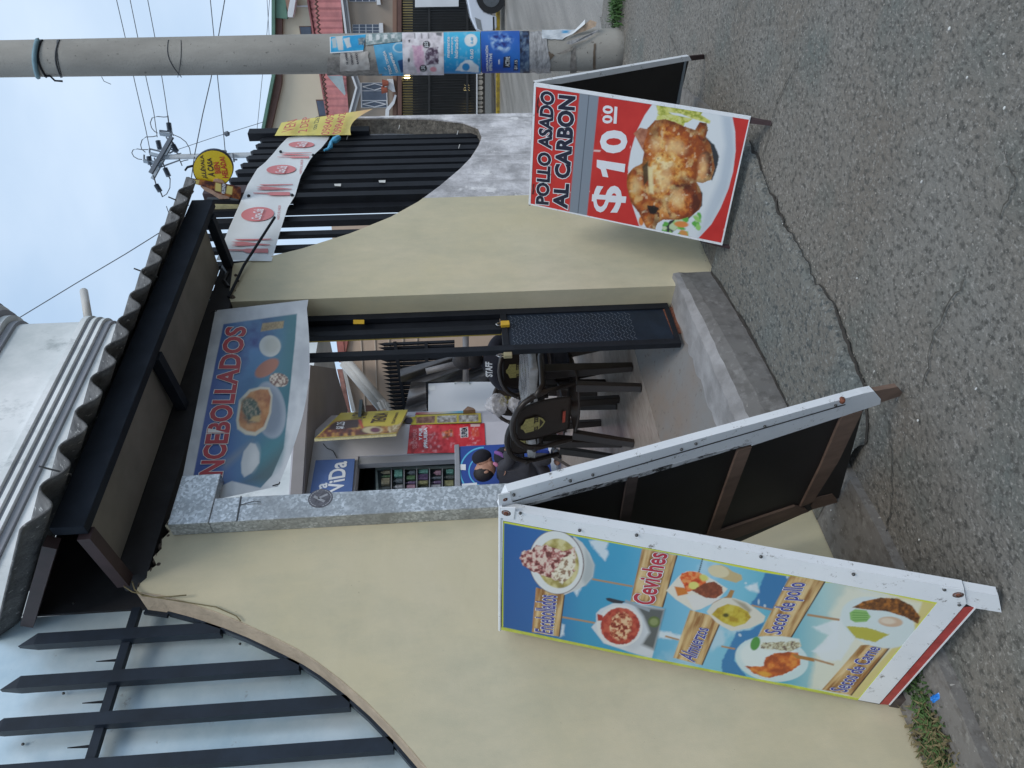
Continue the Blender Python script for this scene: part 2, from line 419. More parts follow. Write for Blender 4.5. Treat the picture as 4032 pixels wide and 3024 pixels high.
def px_plate(name, surf, pts, m_, parent=None, off=.0, thick=.004):
    P = [surf.hit(x, y, off) for x, y in pts]
    if thick > 0 and isinstance(surf, Plane): return MB().plate(P, -surf.n*thick).build(name, m_, parent)
    me = mesh(P, [tuple(range(len(P)))]); return link(name, me, m_, parent)
def bil(q, s_, t_):     # q = TL, TR, BR, BL in the photograph's upright sense
    q = [np.array(p, float) for p in q]
    return (q[0]*(1-s_)+q[1]*s_)*(1-t_)+(q[3]*(1-s_)+q[2]*s_)*t_
_tc = {}
def text_mesh(body, offset=0., shear=0., res=3, space=1.):
    k = (body, offset, shear, space)
    if k in _tc: return _tc[k]
    cu = bpy.data.curves.new('lettering', 'FONT'); cu.body = body; cu.offset = offset; cu.shear = shear; cu.resolution_u = res; cu.space_character = space
    cu.align_x = 'LEFT'; cu.fill_mode = 'FRONT'
    ob = bpy.data.objects.new('tmp', cu); COL.objects.link(ob)
    bpy.context.view_layer.update()
    dg = bpy.context.evaluated_depsgraph_get()
    me = bpy.data.meshes.new_from_object(ob.evaluated_get(dg))
    vs = np.array([v.co[:2] for v in me.vertices]); fs = [tuple(p.vertices) for p in me.polygons]
    bpy.data.objects.remove(ob); bpy.data.curves.remove(cu); bpy.data.meshes.remove(me)
    _tc[k] = (vs, fs); return _tc[k]
def text_on(surf, body, quad, m_, parent, off=.0015, bold=0., outline=None, ow=.03, shear=0., name='lettering', space=1., box=None):
    base = text_mesh(body, bold, shear, space=space); lo = base[0].min(0); hi = base[0].max(0)
    if box: hi = hi.copy(); lo = lo.copy(); lo[1], hi[1] = box
    if outline:
        v2, f2 = text_mesh(body, bold+ow, shear, space=space)
        P = []
        for v in v2:
            s_ = (v[0]-lo[0])/(hi[0]-lo[0]); t_ = 1-(v[1]-lo[1])/(hi[1]-lo[1]); p = bil(quad, s_, t_); P.append(surf.hit(p[0], p[1], off-.0006))
        link(name+'_outline', mesh(P, f2), outline, parent)
    P = []
    for v in base[0]:
        s_ = (v[0]-lo[0])/(hi[0]-lo[0]); t_ = 1-(v[1]-lo[1])/(hi[1]-lo[1]); p = bil(quad, s_, t_); P.append(surf.hit(p[0], p[1], off))
    return link(name, mesh(P, base[1]), m_, parent)

# ------------------------------------------------------------------ painter for flat print
def vnoise(X, Y, sc, seed=0, octv=3):
    out = np.zeros_like(X); amp = 1.; tot = 0
    for o in range(octv):
        g = np.random.default_rng(seed+o*17).random((64, 64))
        x = X/sc; y = Y/sc; xi = np.floor(x).astype(int); yi = np.floor(y).astype(int); fx = x-xi; fy = y-yi
        fx = fx*fx*(3-2*fx); fy = fy*fy*(3-2*fy)
        a = g[xi % 64, yi % 64]; b = g[(xi+1) % 64, yi % 64]; c_ = g[xi % 64, (yi+1) % 64]; d = g[(xi+1) % 64, (yi+1) % 64]
        out += amp*((a*(1-fx)+b*fx)*(1-fy)+(c_*(1-fx)+d*fx)*fy); tot += amp; amp *= .5; sc /= 2
    return out/tot
class Art:
    def __init__(s, surf, quad, nu, nv, off=.001, bulge=None):
        s.nu, s.nv = nu, nv; s.surf = surf
        T, S = np.meshgrid(np.linspace(0, 1, nv), np.linspace(0, 1, nu), indexing='ij')
        q = [np.array(p, float) for p in quad]
        PX = sum(w[..., None]*p for w, p in (((1-S)*(1-T), q[0]), (S*(1-T), q[1]), (S*T, q[2]), ((1-S)*T, q[3])))
        s.X = PX[..., 0]; s.Y = PX[..., 1]; s.S = S; s.T = T
        s.c = np.ones(s.X.shape+(3,)); s.off = off; s.bulge = bulge
    def mask_poly(s, pts, soft=2., rag=0., seed=3):
        X, Y = s.X, s.Y
        if rag: X = X+(vnoise(s.X, s.Y, rag*2.5, seed)-.5)*2*rag; Y = Y+(vnoise(s.X+999, s.Y, rag*2.5, seed+5)-.5)*2*rag
        ins = np.zeros(X.shape, bool); dist = np.full(X.shape, 1e9); n = len(pts)
        for i in range(n):
            x0, y0 = pts[i]; x1, y1 = pts[(i+1) % n]
            cond = ((y0 > Y) != (y1 > Y)); xx = (x1-x0)*(Y-y0)/((y1-y0) if y1 != y0 else 1e-9)+x0
            ins ^= cond & (X < xx)
            dx, dy = x1-x0, y1-y0; t = np.clip(((X-x0)*dx+(Y-y0)*dy)/(dx*dx+dy*dy+1e-9), 0, 1)
            dist = np.minimum(dist, np.hypot(X-x0-t*dx, Y-y0-t*dy))
        sd_ = np.where(ins, dist, -dist); return np.clip(.5+sd_/(2*soft), 0, 1)
    def mask_ell(s, cx, cy, ra, rb, ang=0., soft=2., rag=0., seed=3):
        X, Y = s.X-cx, s.Y-cy
        if rag: X = X+(vnoise(s.X, s.Y, rag*2.5, seed)-.5)*2*rag; Y = Y+(vnoise(s.X+999, s.Y, rag*2.5, seed+5)-.5)*2*rag
        ca, sa = math.cos(rad(ang)), math.sin(rad(ang)); u = X*ca+Y*sa; v = -X*sa+Y*ca
        d = np.sqrt((u/ra)**2+(v/rb)**2); return np.clip(.5+(1-d)*min(ra, rb)/(2*soft), 0, 1)
    def put(s, m_, col, a=1.):
        col = np.array(srgb(col)) if not isinstance(col, np.ndarray) else col
        s.c[:] = s.c*(1-(m_*a)[..., None])+col*(m_*a)[..., None]; return s
    def poly(s, pts, col, soft=2., a=1., rag=0., seed=3): return s.put(s.mask_poly(pts, soft, rag, seed), col, a)
    def ell(s, cx, cy, ra, rb, ang, col, soft=2., a=1., rag=0., seed=3): return s.put(s.mask_ell(cx, cy, ra, rb, ang, soft, rag, seed), col, a)
    def line(s, p, q, w, col, soft=1.5, a=1.):
        dx, dy = q[0]-p[0], q[1]-p[1]; l = math.hypot(dx, dy); nx, ny = -dy/l*w/2, dx/l*w/2
        return s.poly([(p[0]+nx, p[1]+ny), (q[0]+nx, q[1]+ny), (q[0]-nx, q[1]-ny), (p[0]-nx, p[1]-ny)], col, soft, a)
    def blend(s, m_, cols, sc, seed=1, lo=.3, hi=.7, octv=4):
        n = np.clip((vnoise(s.X, s.Y, sc, seed, octv)-lo)/(hi-lo), 0, 1)*(len(cols)-1)
        i = np.clip(n.astype(int), 0, len(cols)-2); f = (n-i)[..., None]; C_ = np.array([srgb(c) for c in cols])
        return s.put(m_, C_[i]*(1-f)+C_[i+1]*f)
    def ramp(s, m_, cols, t):
        n = np.clip(t, 0, 1)*(len(cols)-1); i = np.clip(n.astype(int), 0, len(cols)-2); f = (n-i)[..., None]; C_ = np.array([srgb(c) for c in cols])
        return s.put(m_, C_[i]*(1-f)+C_[i+1]*f)
    def build(s, name, m_, parent):
        P = [s.surf.hit(x, y, s.off+(s.bulge(x, y) if s.bulge else 0)) for x, y in zip(s.X.ravel(), s.Y.ravel())]
        nu, nv = s.nu, s.nv
        idx = np.arange(nu*nv).reshape(nv, nu)
        fs = np.stack([idx[:-1, :-1], idx[:-1, 1:], idx[1:, 1:], idx[1:, :-1]], -1).reshape(-1, 4)
        me = mesh(P, [tuple(f) for f in fs.tolist()])
        at = me.color_attributes.new('Col', 'FLOAT_COLOR', 'POINT')
        rgba = np.ones((nu*nv, 4)); rgba[:, :3] = np.clip(s.c.reshape(-1, 3), 0, 1)*.93; at.data.foreach_set('color', rgba.ravel())
        return link(name, me, m_, parent)

def crop(ox, oy, s_): return lambda *pts: [(ox+x/s_, oy+y/s_) for x, y in pts]

# =================================================================== GROUND
D0 = 2.8                                     # facade plane
def grid_mesh(x0, x1, y0, y1, nx, ny, zf):
    vs = []; fs = []
    for j in range(ny+1):
        for i in range(nx+1):
            x = x0+(x1-x0)*i/nx; y = y0+(y1-y0)*j/ny; vs.append((x, y, zf(x, y)))
    for j in range(ny):
        for i in range(nx): a = j*(nx+1)+i; fs.append((a, a+1, a+nx+2, a+nx+1))
    return mesh(vs, fs)
gp = np.array([G(*p)[:2] for p in [(2950, 560), (3010, 700), (3045, 800), (3080, 870), (3110, 930), (3140, 960), (3165, 1020), (3200, 1100), (3215, 1120), (3245, 1150), (3262, 1185), (3290, 1210), (3305, 1260), (3325, 1330), (3345, 1380), (3372, 1450), (3400, 1540), (3412, 1640), (3400, 1760)]])
gp = gp[np.argsort(gp[:, 0])]
from math import sin
_r = np.random.default_rng(3).random(4000)
def lump(x, y, s_):
    return vnoise(np.array([x*1000.+90000]), np.array([y*1000.+90000]), s_, 5, 2)[0]-.5
GX, GY = np.meshgrid(np.linspace(-3, 8.2, 560), np.linspace(-4, 2.8, 340))
Z = (vnoise(GX*1000+90000, GY*1000+90000, 90, 5, 3)-.5)*.006+(vnoise(GX*1000+90000, GY*1000+90000, 900, 9, 2)-.5)*.012
ny, nx = GX.shape; idx = np.arange(nx*ny).reshape(ny, nx)
me = mesh(np.stack([GX.ravel(), GY.ravel(), Z.ravel()-.006], -1).tolist(), np.stack([idx[:-1, :-1], idx[:-1, 1:], idx[1:, 1:], idx[1:, :-1]], -1).reshape(-1, 4).tolist())
struct(link('sidewalk', me, 'sidewalk_concrete'))
struct(link('sidewalk', grid_mesh(3, 8.3, 2.8, 14, 2, 2, lambda x, y: -.008), 'sidewalk_concrete')) if False else None
# the ground sheet under everything, out to the horizon
struct(link('ground', grid_mesh(-150, 150, -150, 150, 4, 4, lambda x, y: -.16), 'dirt'))
struct(link('road', grid_mesh(5.9, 25.7, -60, 60, 3, 3, lambda x, y: -.022), 'road_asphalt'))
q_ = [G(2370, -300)[:2], G(2370, -60)[:2], G(2372, 60)[:2], G(2366, 120)[:2], G(2300, 180)[:2], G(2122, 290)[:2], G(2118, 330)[:2], (14, 12), (14, 30), (5.9, 30), (5.9, 2.795), (8.29, 2.795)]
struct(MB().plate([(x, y, -.010) for x, y in q_[3:]], (0, 0, -.1)).build('sidewalk', 'sidewalk_concrete'))
# older concrete apron in front of the door, its broken edge standing proud of the sidewalk
ax = np.linspace(gp[0, 0], gp[-1, 0], 150)
ay = np.interp(ax, gp[:, 0], gp[:, 1])+np.array([(vnoise(np.array([x*1000.]), np.array([0.]), 60, 8, 3)[0]-.5)*.05 for x in ax])
top = []
NA = 26
for i, x in enumerate(ax):
    for j in range(NA+1):
        y = ay[i]+(2.79-ay[i])*j/NA
        z = .036+(vnoise(np.array([x*1000.]), np.array([y*1000.]), 80, 5, 3)[0]-.5)*.008 if j else .022
        top.append((x, y, z))
fs = []
for i in range(len(ax)-1):
    for j in range(NA): a = i*(NA+1)+j; fs.append((a, a+NA+1, a+NA+2, a+1))
n0 = len(top)
for i, x in enumerate(ax): top.append((x, ay[i]-.012, -.02))
for i in range(len(ax)-1): fs.append((n0+i, n0+i+1, (i+1)*(NA+1), i*(NA+1)))
struct(link('pavement_apron', mesh(top, fs), 'apron_concrete'))
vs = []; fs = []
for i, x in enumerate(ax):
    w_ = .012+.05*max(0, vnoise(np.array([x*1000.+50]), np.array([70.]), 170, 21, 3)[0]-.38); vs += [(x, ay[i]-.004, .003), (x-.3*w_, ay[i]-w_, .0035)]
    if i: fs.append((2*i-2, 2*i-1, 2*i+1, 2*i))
mat('seam_dark', (.045, .04, .035), .95, 0, .4, 20, bump=.01, bscale=40)
struct(link('pavement_dark_strip', mesh(vs, fs), 'seam_dark'))  # dark strip painted in for the shade under the apron lip
vs = []; fs = []
for i, x in enumerate(np.linspace(2.06, 3.66, 90)):
    t = (x-2.05)/1.63; y_ = 2.60+.16*t**2; w_ = .012+.05*max(0, vnoise(np.array([x*1000.+50]), np.array([970.]), 150, 23, 3)[0]-.35); vs += [(x, y_+.01, .0415), (x, y_-w_, .0415)]
    if i: fs.append((2*i-2, 2*i-1, 2*i+1, 2*i))
struct(link('pavement_dark_strip', mesh(vs, fs), 'seam_dark'))  # dark strip along the foot of the step
# smooth trowelled strip by the wall and damp dirt line at the foot of the wall
E1 = MB()
pts = [(.2, 2.50), (.9, 2.44), (1.5, 2.40), (1.95, 2.43), (2.15, 2.55), (2.1, 2.79), (.2, 2.79)]
E1.plate([(x, y, .034) for x, y in pts], (0, 0, -.05)); struct(E1.build('pavement_patch', 'smooth_concrete'))
pp = [G(*p) for p in [(2560, 330), (2700, 350), (2790, 420), (2880, 560), (2960, 700), (2860, 900), (2800, 960), (2600, 700), (2500, 420)]]
struct(MB().plate([(p[0], min(p[1], 2.78), .020) for p in pp], (0, 0, -.05)).build('pavement_patch', 'smooth_concrete'))
# cracks: thin sunken seams drawn as narrow dark dirt fillets
def crack(px, w=.008, seed=1):
    r = random.Random(seed); P = [G(*p, .0) for p in px]; out = MB(); pts = []
    for a, b in zip(P[:-1], P[1:]):
        n = 7
        for k in range(n): t = k/n; pts.append(a*(1-t)+b*t+np.array([r.uniform(-.010, .010), r.uniform(-.010, .010), 0]))
    pts.append(P[-1]); vs = []; fs = []
    for i, p in enumerate(pts):
        d = unit(pts[min(i+1, len(pts)-1)]-pts[max(i-1, 0)]); nn = np.array([-d[1], d[0], 0]); ww = w*r.uniform(.3, 1)
        vs += [p+nn*ww/2+(0, 0, .004), p-nn*ww/2+(0, 0, .004)]
        if i: fs.append((2*i-2, 2*i-1, 2*i+1, 2*i))
    o = link('pavement_crack', mesh(vs, fs), 'dirt'); o['kind'] = 'structure'
for i, c_ in enumerate([[(2640, 140), (2700, 280), (2725, 400)], [(3500, 1650), (3515, 1800), (3510, 1950), (3490, 2140), (3480, 2260)], [(2960, 700), (3000, 640), (3060, 400), (3140, 250)],
                        [(2720, 440), (2860, 440), (2990, 470)], [(3950, 600), (4000, 720), (3940, 860)], [(3640, 1540), (3680, 1300), (3800, 1100)]]): crack(c_, .007, i)
# door step: riser block with a trowelled top, then inner floor
st = MB(); A = G(2823, 1125)[0]
xs = np.linspace(2.04, 3.68, 28); r = random.Random(4); vs = []; fs = []
prof = [(2.62, -.05), (2.62, .08), (2.625, .17), (2.68, .20), (2.70, .255), (2.80, .265)]
for i, x in enumerate(xs):
    t = (x-2.05)/1.63
    for (y, z) in [(2.60+.16*t**2, -.05), (2.60+.16*t**2, .06), (2.61+.15*t**2, .145+.05*t), (2.66+.1*t**2, .215+.02*t), (2.70+.06*t, .27), (2.94, .275)]:
        vs.append((x, y+r.uniform(-.004, .004), z+r.uniform(-.004, .004)))
for i in range(len(xs)-1):
    for j in range(5): a = i*6+j; fs.append((a, a+6, a+7, a+1))
fs += [tuple(range(6)), tuple((len(xs)-1)*6+j for j in range(6))[::-1]]
t_ = thing('door_step', 'worn grey concrete step across the foot of the doorway', 'step', (2.9, 2.7, 0))
me = mesh(vs, fs); me.materials.append(PM['threshold_concrete']); me.materials.append(PM['threshold_top'])
for p in me.polygons:
    if len(p.vertices) == 4 and (p.index % 5) >= 3: p.material_index = 1
link('step_block', me, None, t_)
struct(link('floor', grid_mesh(-6, 5.9, 2.92, 3.45, 60, 6, lambda x, y: .27+(y-2.92)*.28), 'inner_concrete'))
tf = MB(); tw, tl = .2, 1.2; k = 0
struct(MB().plate([(-6, 3.45, .409), (7.0, 3.45, .409), (18, 9.6, .409), (18, 16, .409), (-6, 16, .409)], (0, 0, -.5)).build('floor', 'stone_joint'))
tiles = []
tile_me = None
fl = bpy.data.objects['floor.001'] if 'floor.001' in bpy.data.objects else None
for j in range(26):
    y0 = 3.45+j*tw
    x = 2.0+(j*.47) % tl-tl
    while x < 6.8+j*.2:
        if tile_me is None:
            tile_me = MB().box((0.0015, .0015, 0), (tl-.0015, tw-.0015, .011)).me(); tile_me.materials.append(PM['floor_tile'])
        o = bpy.data.objects.new('floor_tile', tile_me); COL.objects.link(o); o.parent = fl; o.location = (x, y0, .409)
        x += tl

# =================================================================== FACADE
wp = wallY(D0)
scL = [(538, 2328), (633, 2341), (728, 2366), (854, 2408), (949, 2446), (1090, 2512), (1171, 2553), (1242, 2598), (1344, 2675), (1446, 2764), (1547, 2866), (1629, 2960), (1682, 3024)]
PL = [W(x, y, D0) for x, y in scL]
curveL = [(p[0], p[2]) for p in PL]
xe, ze = curveL[-1]
for t in (.12, .26, .42, .58, .75, .95): curveL.append((xe-t, max(1.62, ze-.55*t+.42*t*t)))
T_ = .17
rag = [(2.04, 2.955), (2.0, 2.965), (1.97, 2.935), (1.93, 2.96), (1.88, 2.95), (1.84, 2.975), (1.80, 2.95), (1.77, 2.98), (1.74, 2.975), (1.71, 3.0)]
polyL = [(2.05, -.1), (2.05, 2.95)]+rag+curveL+[(curveL[-1][0], -.1)]
def wall_part(name, poly, m_, parent, edge=None, y0=D0, y1=D0+T_):
    n = len(poly); vs = [(x, y0, z) for x, z in poly]+[(x, y1, z) for x, z in poly]
    me = mesh(vs, [tuple(range(n)), tuple(range(n, 2*n))[::-1]]+[(i, i+n, (i+1) % n+n, (i+1) % n) for i in range(n)])
    bm = bmesh.new(); bm.from_mesh(me); bmesh.ops.recalc_face_normals(bm, faces=bm.faces); bmesh.ops.triangulate(bm, faces=[f for f in bm.faces if len(f.verts) > 4]); bm.to_mesh(me); bm.free()
    return link(name, me, m_, parent)
wl_ = thing('boundary_wall', 'cream rendered wall left of the doorway with a sweeping scalloped top and crumbling corner', 'wall', (1.2, 2.87, 0))
wall_part('wall_body', polyL, 'cream_paint', wl_)
cop = MB()
for (x0, z0), (x1, z1) in zip(curveL[:-1], curveL[1:]):
    d = unit([x1-x0, 0, z1-z0]); nn = np.array([d[2], 0, -d[0]])*.004
    if nn[2] < 0: nn = -nn
    cop.plate([(x0+nn[0]*.2, D0+.002, z0+nn[2]*.2), (x1+nn[0]*.2, D0+.002, z1+nn[2]*.2), (x1+nn[0]*.2, D0+T_-.002, z1+nn[2]*.2), (x0+nn[0]*.2, D0+T_-.002, z0+nn[2]*.2)], nn)
cop.build('top_plaster', mat('tan_plaster', (.46, .37, .27), .9, 0, .2, 9, bump=.004), wl_)
# crumbling mortar lumps on the broken top corner
r = random.Random(9); mb = MB()
for i in range(46):
    x = 1.70+.36*i/45; z = np.interp(x, [p[0] for p in rag[::-1]], [p[1] for p in rag[::-1]])
    mb.ball((x, D0+r.uniform(.012, .12), z+r.uniform(-.012, .012)), (r.uniform(.008, .02), .02, r.uniform(.006, .018)), 6, 4)
mb.build('broken_mortar', 'rubble', wl_)
# steel band following the scallop
band = MB()
for (x0, z0), (x1, z1) in zip(curveL[:-1], curveL[1:]): band.beam((x0, D0+.155, z0+.012), (x1, D0+.155, z1+.012), .04, .016, up=(0, 0, 1))
# dry twig and wires lying on the wall end
tw_ = MB().tube([W(520, 2290, 2.79), W(530, 2320, 2.785), W(560, 2345, 2.78), W(610, 2352, 2.785), W(680, 2348, 2.78), W(733, 2343, 2.775)], .003, 5)
tw_.tube([W(480, 2285, 2.8), W(490, 2310, 2.79), W(520, 2330, 2.785), W(600, 2350, 2.785), W(850, 2390, 2.79), W(930, 2425, 2.79), W(948, 2445, 2.79)], .0025, 5)
tag(tw_.build('dry_vine', 'dry_stem'), 'thin dry vine trailing over the top edge of the left cream wall', 'vine')

scR = [(918, 1038), (1000, 1025), (1190, 978), (1380, 918), (1538, 854), (1646, 794), (1728, 734), (1810, 665), (1854, 620), (1886, 570), (1897, 538), (1883, 503), (1823, 481), (1696, 467), (1538, 462), (1411, 465), (1345, 472)]
PR_ = [W(x, y, D0) for x, y in scR]; curveR = [(p[0], p[2]) for p in PR_]
XR = W(1700, 452, D0)[0]; XS = 4.72; XJ = 3.60
zs = np.interp(XS, [c_[0] for c_ in curveR[:9]], [c_[1] for c_ in curveR[:9]])
wr_ = thing('boundary_wall', 'cream wall right of the doorway dipping into a U and left as bare grey plaster at its far end', 'wall', (4.8, 2.87, 0))
pc = [(XJ, -.1), (XJ, 2.98), (XJ+.05, 3.0)]+[c_ for c_ in curveR if c_[0] < XS]+[(XS, zs), (XS, -.1)]
wall_part('painted_section', pc, 'cream_paint', wr_)
pb = [(XS, -.1), (XS, zs)]+[c_ for c_ in curveR if c_[0] >= XS]+[(XR, curveR[-1][1]), (XR, -.1)]
wall_part('bare_section', pb, 'bare_plaster', wr_, y0=D0+.001)
# rough mortar lining the U
lin = MB(); cu = [c_ for c_ in curveR if c_[0] > 5.0]
for (x0, z0), (x1, z1) in zip(cu[:-1], cu[1:]):
    d = unit([x1-x0, 0, z1-z0]); nn = np.array([-d[2], 0, d[0]])*.004
    lin.plate([(x0+nn[0], D0+.01, z0+nn[2]), (x1+nn[0], D0+.01, z1+nn[2]), (x1+nn[0], D0+.139, z1+nn[2]), (x0+nn[0], D0+.139, z0+nn[2])], (nn[0], 0, nn[2]))
lin.build('rough_lining', 'rough_mortar', wr_)
r = random.Random(5); mb = MB()
for i in range(30):
    x = XJ+.28*i/29; mb.ball((x, D0+r.uniform(.0, .12), 2.99+r.uniform(-.02, .01)), (r.uniform(.01, .022), .022, r.uniform(.006, .02)), 6, 4)
mb.build('broken_mortar', 'rubble', wr_)
# galvanised door post
gpost = thing('door_frame', 'galvanised steel door post with a short top arm left of the doorway', 'door frame', (2.12, 2.76, 0))
bx('post', (1.945, 2.715, .0), (2.075, 2.799, 2.74), 'galvanized', gpost, .003)
ptl = W(725, 2080, 2.72); 
bx('top_arm', (1.945, 2.7135, 2.741), (2.214, 2.797, 2.915), 'galvanized', gpost, .003)
MB().beam((1.944, 2.713, 2.62), (2.077, 2.713, 2.625), .004, .005).tube([(2.03, 2.714, 2.62), (2.04, 2.705, 2.56), (2.035, 2.707, 2.53)], .002, 5).build('tie_wire', 'wire', gpost)
pf = wallY(2.7145)
# round faded black sticker on the post
ctr = W(1262, 1962, 2.7145)
mb = MB(); n = 20; cp = [(ctr[0]+.052*math.cos(a), 2.7139, ctr[2]+.055*math.sin(a)) for a in np.linspace(0, 2*math.pi, n, endpoint=False)]
mb.add(cp, [tuple(range(n))]); mb.build('round_sticker', mat('sticker_grey', (.10, .10, .12), .6, 0, .4, 60), gpost)
mb = MB()
for a0 in np.linspace(0, 2*math.pi, 24, endpoint=False):
    mb.beam((ctr[0]+.044*math.cos(a0), 2.7134, ctr[2]+.047*math.sin(a0)), (ctr[0]+.044*math.cos(a0+.2), 2.7134, ctr[2]+.047*math.sin(a0+.2)), .0004, .004)
mb.beam((ctr[0]-.02, 2.7134, ctr[2]-.02), (ctr[0]+.012, 2.7134, ctr[2]+.03), .0004, .012); mb.beam((ctr[0]+.0, 2.7134, ctr[2]+.01), (ctr[0]+.02, 2.7134, ctr[2]-.03), .0004, .01)
mb.build('sticker_emblem', mat('sticker_pale', (.30, .31, .34), .6, 0, .2, 60), gpost)
# gate leaf
gate = thing('gate_leaf', 'black steel gate leaf with three upright bars above a raised tread plate panel', 'gate', (3.4, 2.93, .27))
GY = 2.93
gx0 = W(2690, 1350, GY)[0]; gx1 = 3.598; gz0 = .30; gzm = W(2000, 1300, GY)[2]; gt = 3.0
def gbar(name, x0, x1, z0, z1, m_='black_steel', y0=GY, y1=GY+.04): return bx(name, (x0, y0, z0), (x1, y1, z1), m_, gate, .003)
for (ya, yb) in ((1385, 1356), (1318, 1298)):
    xa = W(1600, ya, GY)[0]; xb = W(1600, yb, GY)[0]
gbar('upright', gx0, gx0+.045, gz0, gt); 
xm = W(1500, 1305, GY)[0]; gbar('upright', xm-.022, xm+.022, gzm+.04, gt)
gbar('upright', gx1-.05, gx1, gz0, gt); gbar('frame_edge', gx1-.15, gx1-.0, gzm+.04, gt, y0=GY+.045, y1=GY+.08)
gbar('yellow_strip', gx1-.17, gx1-.152, gzm, gt, 'yellow_edge', GY+.045, GY+.07)
gbar('cross_rail', gx0+.046, gx1-.051, gzm, gzm+.038)
gbar('bottom_rail', gx0+.046, gx1-.051, gz0, gz0+.03)
bx('tread_plate', (gx0+.046, GY+.012, gz0+.031), (gx1-.051, GY+.02, gzm-.001), 'navy_steel', gate)
mb = MB(); r = random.Random(1); k = 0; z = gzm-.03
while z > gz0+.25:
    x = gx0+.06+(.014 if k % 2 else 0)
    while x < gx1-.06:
        s_ = 1 if (int((x-gx0)/.028)+k) % 2 else -1
        mb.beam((x-.009, GY+.0115, z-.006*s_), (x+.009, GY+.0115, z+.006*s_), .003, .003, up=(0, 1, 0)); x += .028
    z -= .021; k += 1
o = mb.build('tread_pattern', mat('tread_pale', (.10, .12, .15), .4, .2, .2, 20), gate); o['kind'] = 'stuff'  # lighter steel colour on the raised pattern
px_plate('rust_patch', wallY(GY+.011), [(2610, 1218), (2655, 1205), (2690, 1310), (2650, 1318)], 'rust', gate, .001, .0012)
px_plate('label_plate', wallY(GY+.005), [(1391, 1259), (1434, 1259), (1434, 1275), (1391, 1275)], 'yellow_lock', gate, .012, .002)
pl = W(1985, 1276, GY-.01)
lk = thing('padlock', 'yellow padlock hanging on the inner bar above the tread plate', 'padlock', pl)
bx('lock_body', pl+(-.02, -.012, -.033), pl+(.02, .012, .02), 'yellow_lock', lk, .003)
MB().tube([pl+(-.012, 0, .02), pl+(-.012, 0, .04), pl+(0, 0, .052), pl+(.012, 0, .04), pl+(.012, 0, .02)], .004, 6).build('shackle', 'steel', lk, True)
pl = W(1998, 1400, GY+.0)
lk = thing('padlock', 'brass padlock hanging open on the gate bar beside the table', 'padlock', pl)
bx('lock_body', pl+(-.014, -.012, -.028), pl+(.02, .012, .022), 'brass', lk, .003)
MB().tube([pl+(-.006, 0, .02), pl+(-.006, 0, .05), pl+(.004, 0, .065), pl+(.014, 0, .05), pl+(.014, 0, .02)], .004, 6).build('shackle', 'steel', lk, True)

# =================================================================== FENCES
def pale(x, z0, z1, parent, w=.036, y=2.87, m_='black_steel', flip=1, dy=0, tip=.07):
    vs = []; h = w/2; g = dy/2 if dy else h
    for zz in (z0, z1-tip): vs += [(x-h, y-g, zz), (x+h, y-g, zz), (x+h, y+g, zz), (x-h, y+g, zz)]
    vs += [(x+h*flip*.8, y-h*.4, z1), (x+h*flip*.8, y+h*.4, z1)]
    fs = [(0, 3, 2, 1), (0, 1, 5, 4), (1, 2, 6, 5), (2, 3, 7, 6), (3, 0, 4, 7), (4, 5, 8), (5, 6, 9, 8), (6, 7, 9), (7, 4, 8, 9)]
    return MB().add(vs, fs).build('pale', m_, parent)
fL = thing('steel_fence', 'dark blue steel pale fence on the scalloped left wall in front of the zinc sheet', 'fence', (1.2, 2.87, 1.6))
cl = sorted(curveL)
def zl(x): return float(np.interp(x, [c_[0] for c_ in cl], [c_[1] for c_ in cl]))
band.build('band_rail', 'navy_steel', fL)
for x in (1.566, 1.385, 1.22, 1.049, .877, .71, .54): pale(x, zl(x)+.015, 3.49, fL, .05, 2.96, 'navy_steel', -1)
bx('top_rail', (.1, 2.965, 3.045), (1.70, 2.995, 3.08), 'navy_steel', fL)
for x in (1.46, 1.29, 1.122, .953, .78): MB().tube([(x+.012, 2.98, 3.07), (x+.012, 2.98, 3.165)], [.007, .002], 6).build('spike', 'black_steel', fL)
fR = thing('steel_fence', 'black steel pale fence rising from the U shaped dip of the right wall', 'fence', (5, 2.87, 1.5))
crs = sorted([c_ for c_ in curveR if c_[0] < 5.93])
def zr(x): return float(np.interp(x, [c_[0] for c_ in crs], [c_[1] for c_ in crs]))
bars = [3.79, 3.94, 4.10, 4.268, 4.434, 4.599, 4.757, 4.912, 5.04, 5.167, 5.291, 5.391, 5.506, 5.598, 5.706, 5.80]
for x in bars:
    pale(x, zr(x)+.004, float(np.interp(x, [4.4, 4.8, 5.3, 5.8], [3.42, 3.40, 3.29, 3.19])), fR, .052 if x < 4.5 else .066, 2.89, dy=.030 if x < 4.5 else .05, tip=.03)
pale(W(1150, 790, 2.85)[0], zr(4.8), W(1115, 795, 2.84)[2], fR, .06, 2.835)
bx('end_post', (5.84, 2.83, 2.3), (5.93, 2.90, 3.28), 'black_steel', fR, .004)
bx('top_rail', (3.7, 2.925, 3.0), (5.9, 2.945, 3.035), 'black_steel', fR)
bx('canopy_post', (4.86, 2.80, 3.05), (4.97, 2.86, 3.42), 'brown_steel', fR, .004)
# zip ties and scraps on the bars
for i, (x, y) in enumerate([(1365, 550), (1800, 530), (1806, 585), (1570, 508)]): 
    p = W(x, y, 2.84); MB().tube([p, p+(.03, -.02, -.01)], .003, 5).build('cable_tie', 'litter_white', fR)
for i, (x, y) in enumerate([(1362, 777), (1330, 728), (1505, 714)]):
    px_plate('paper_scrap', wallY(2.853), [(x-14, y-4), (x+13, y-5), (x+12, y+5), (x-12, y+4)], 'litter_white', fR, 0, .001)
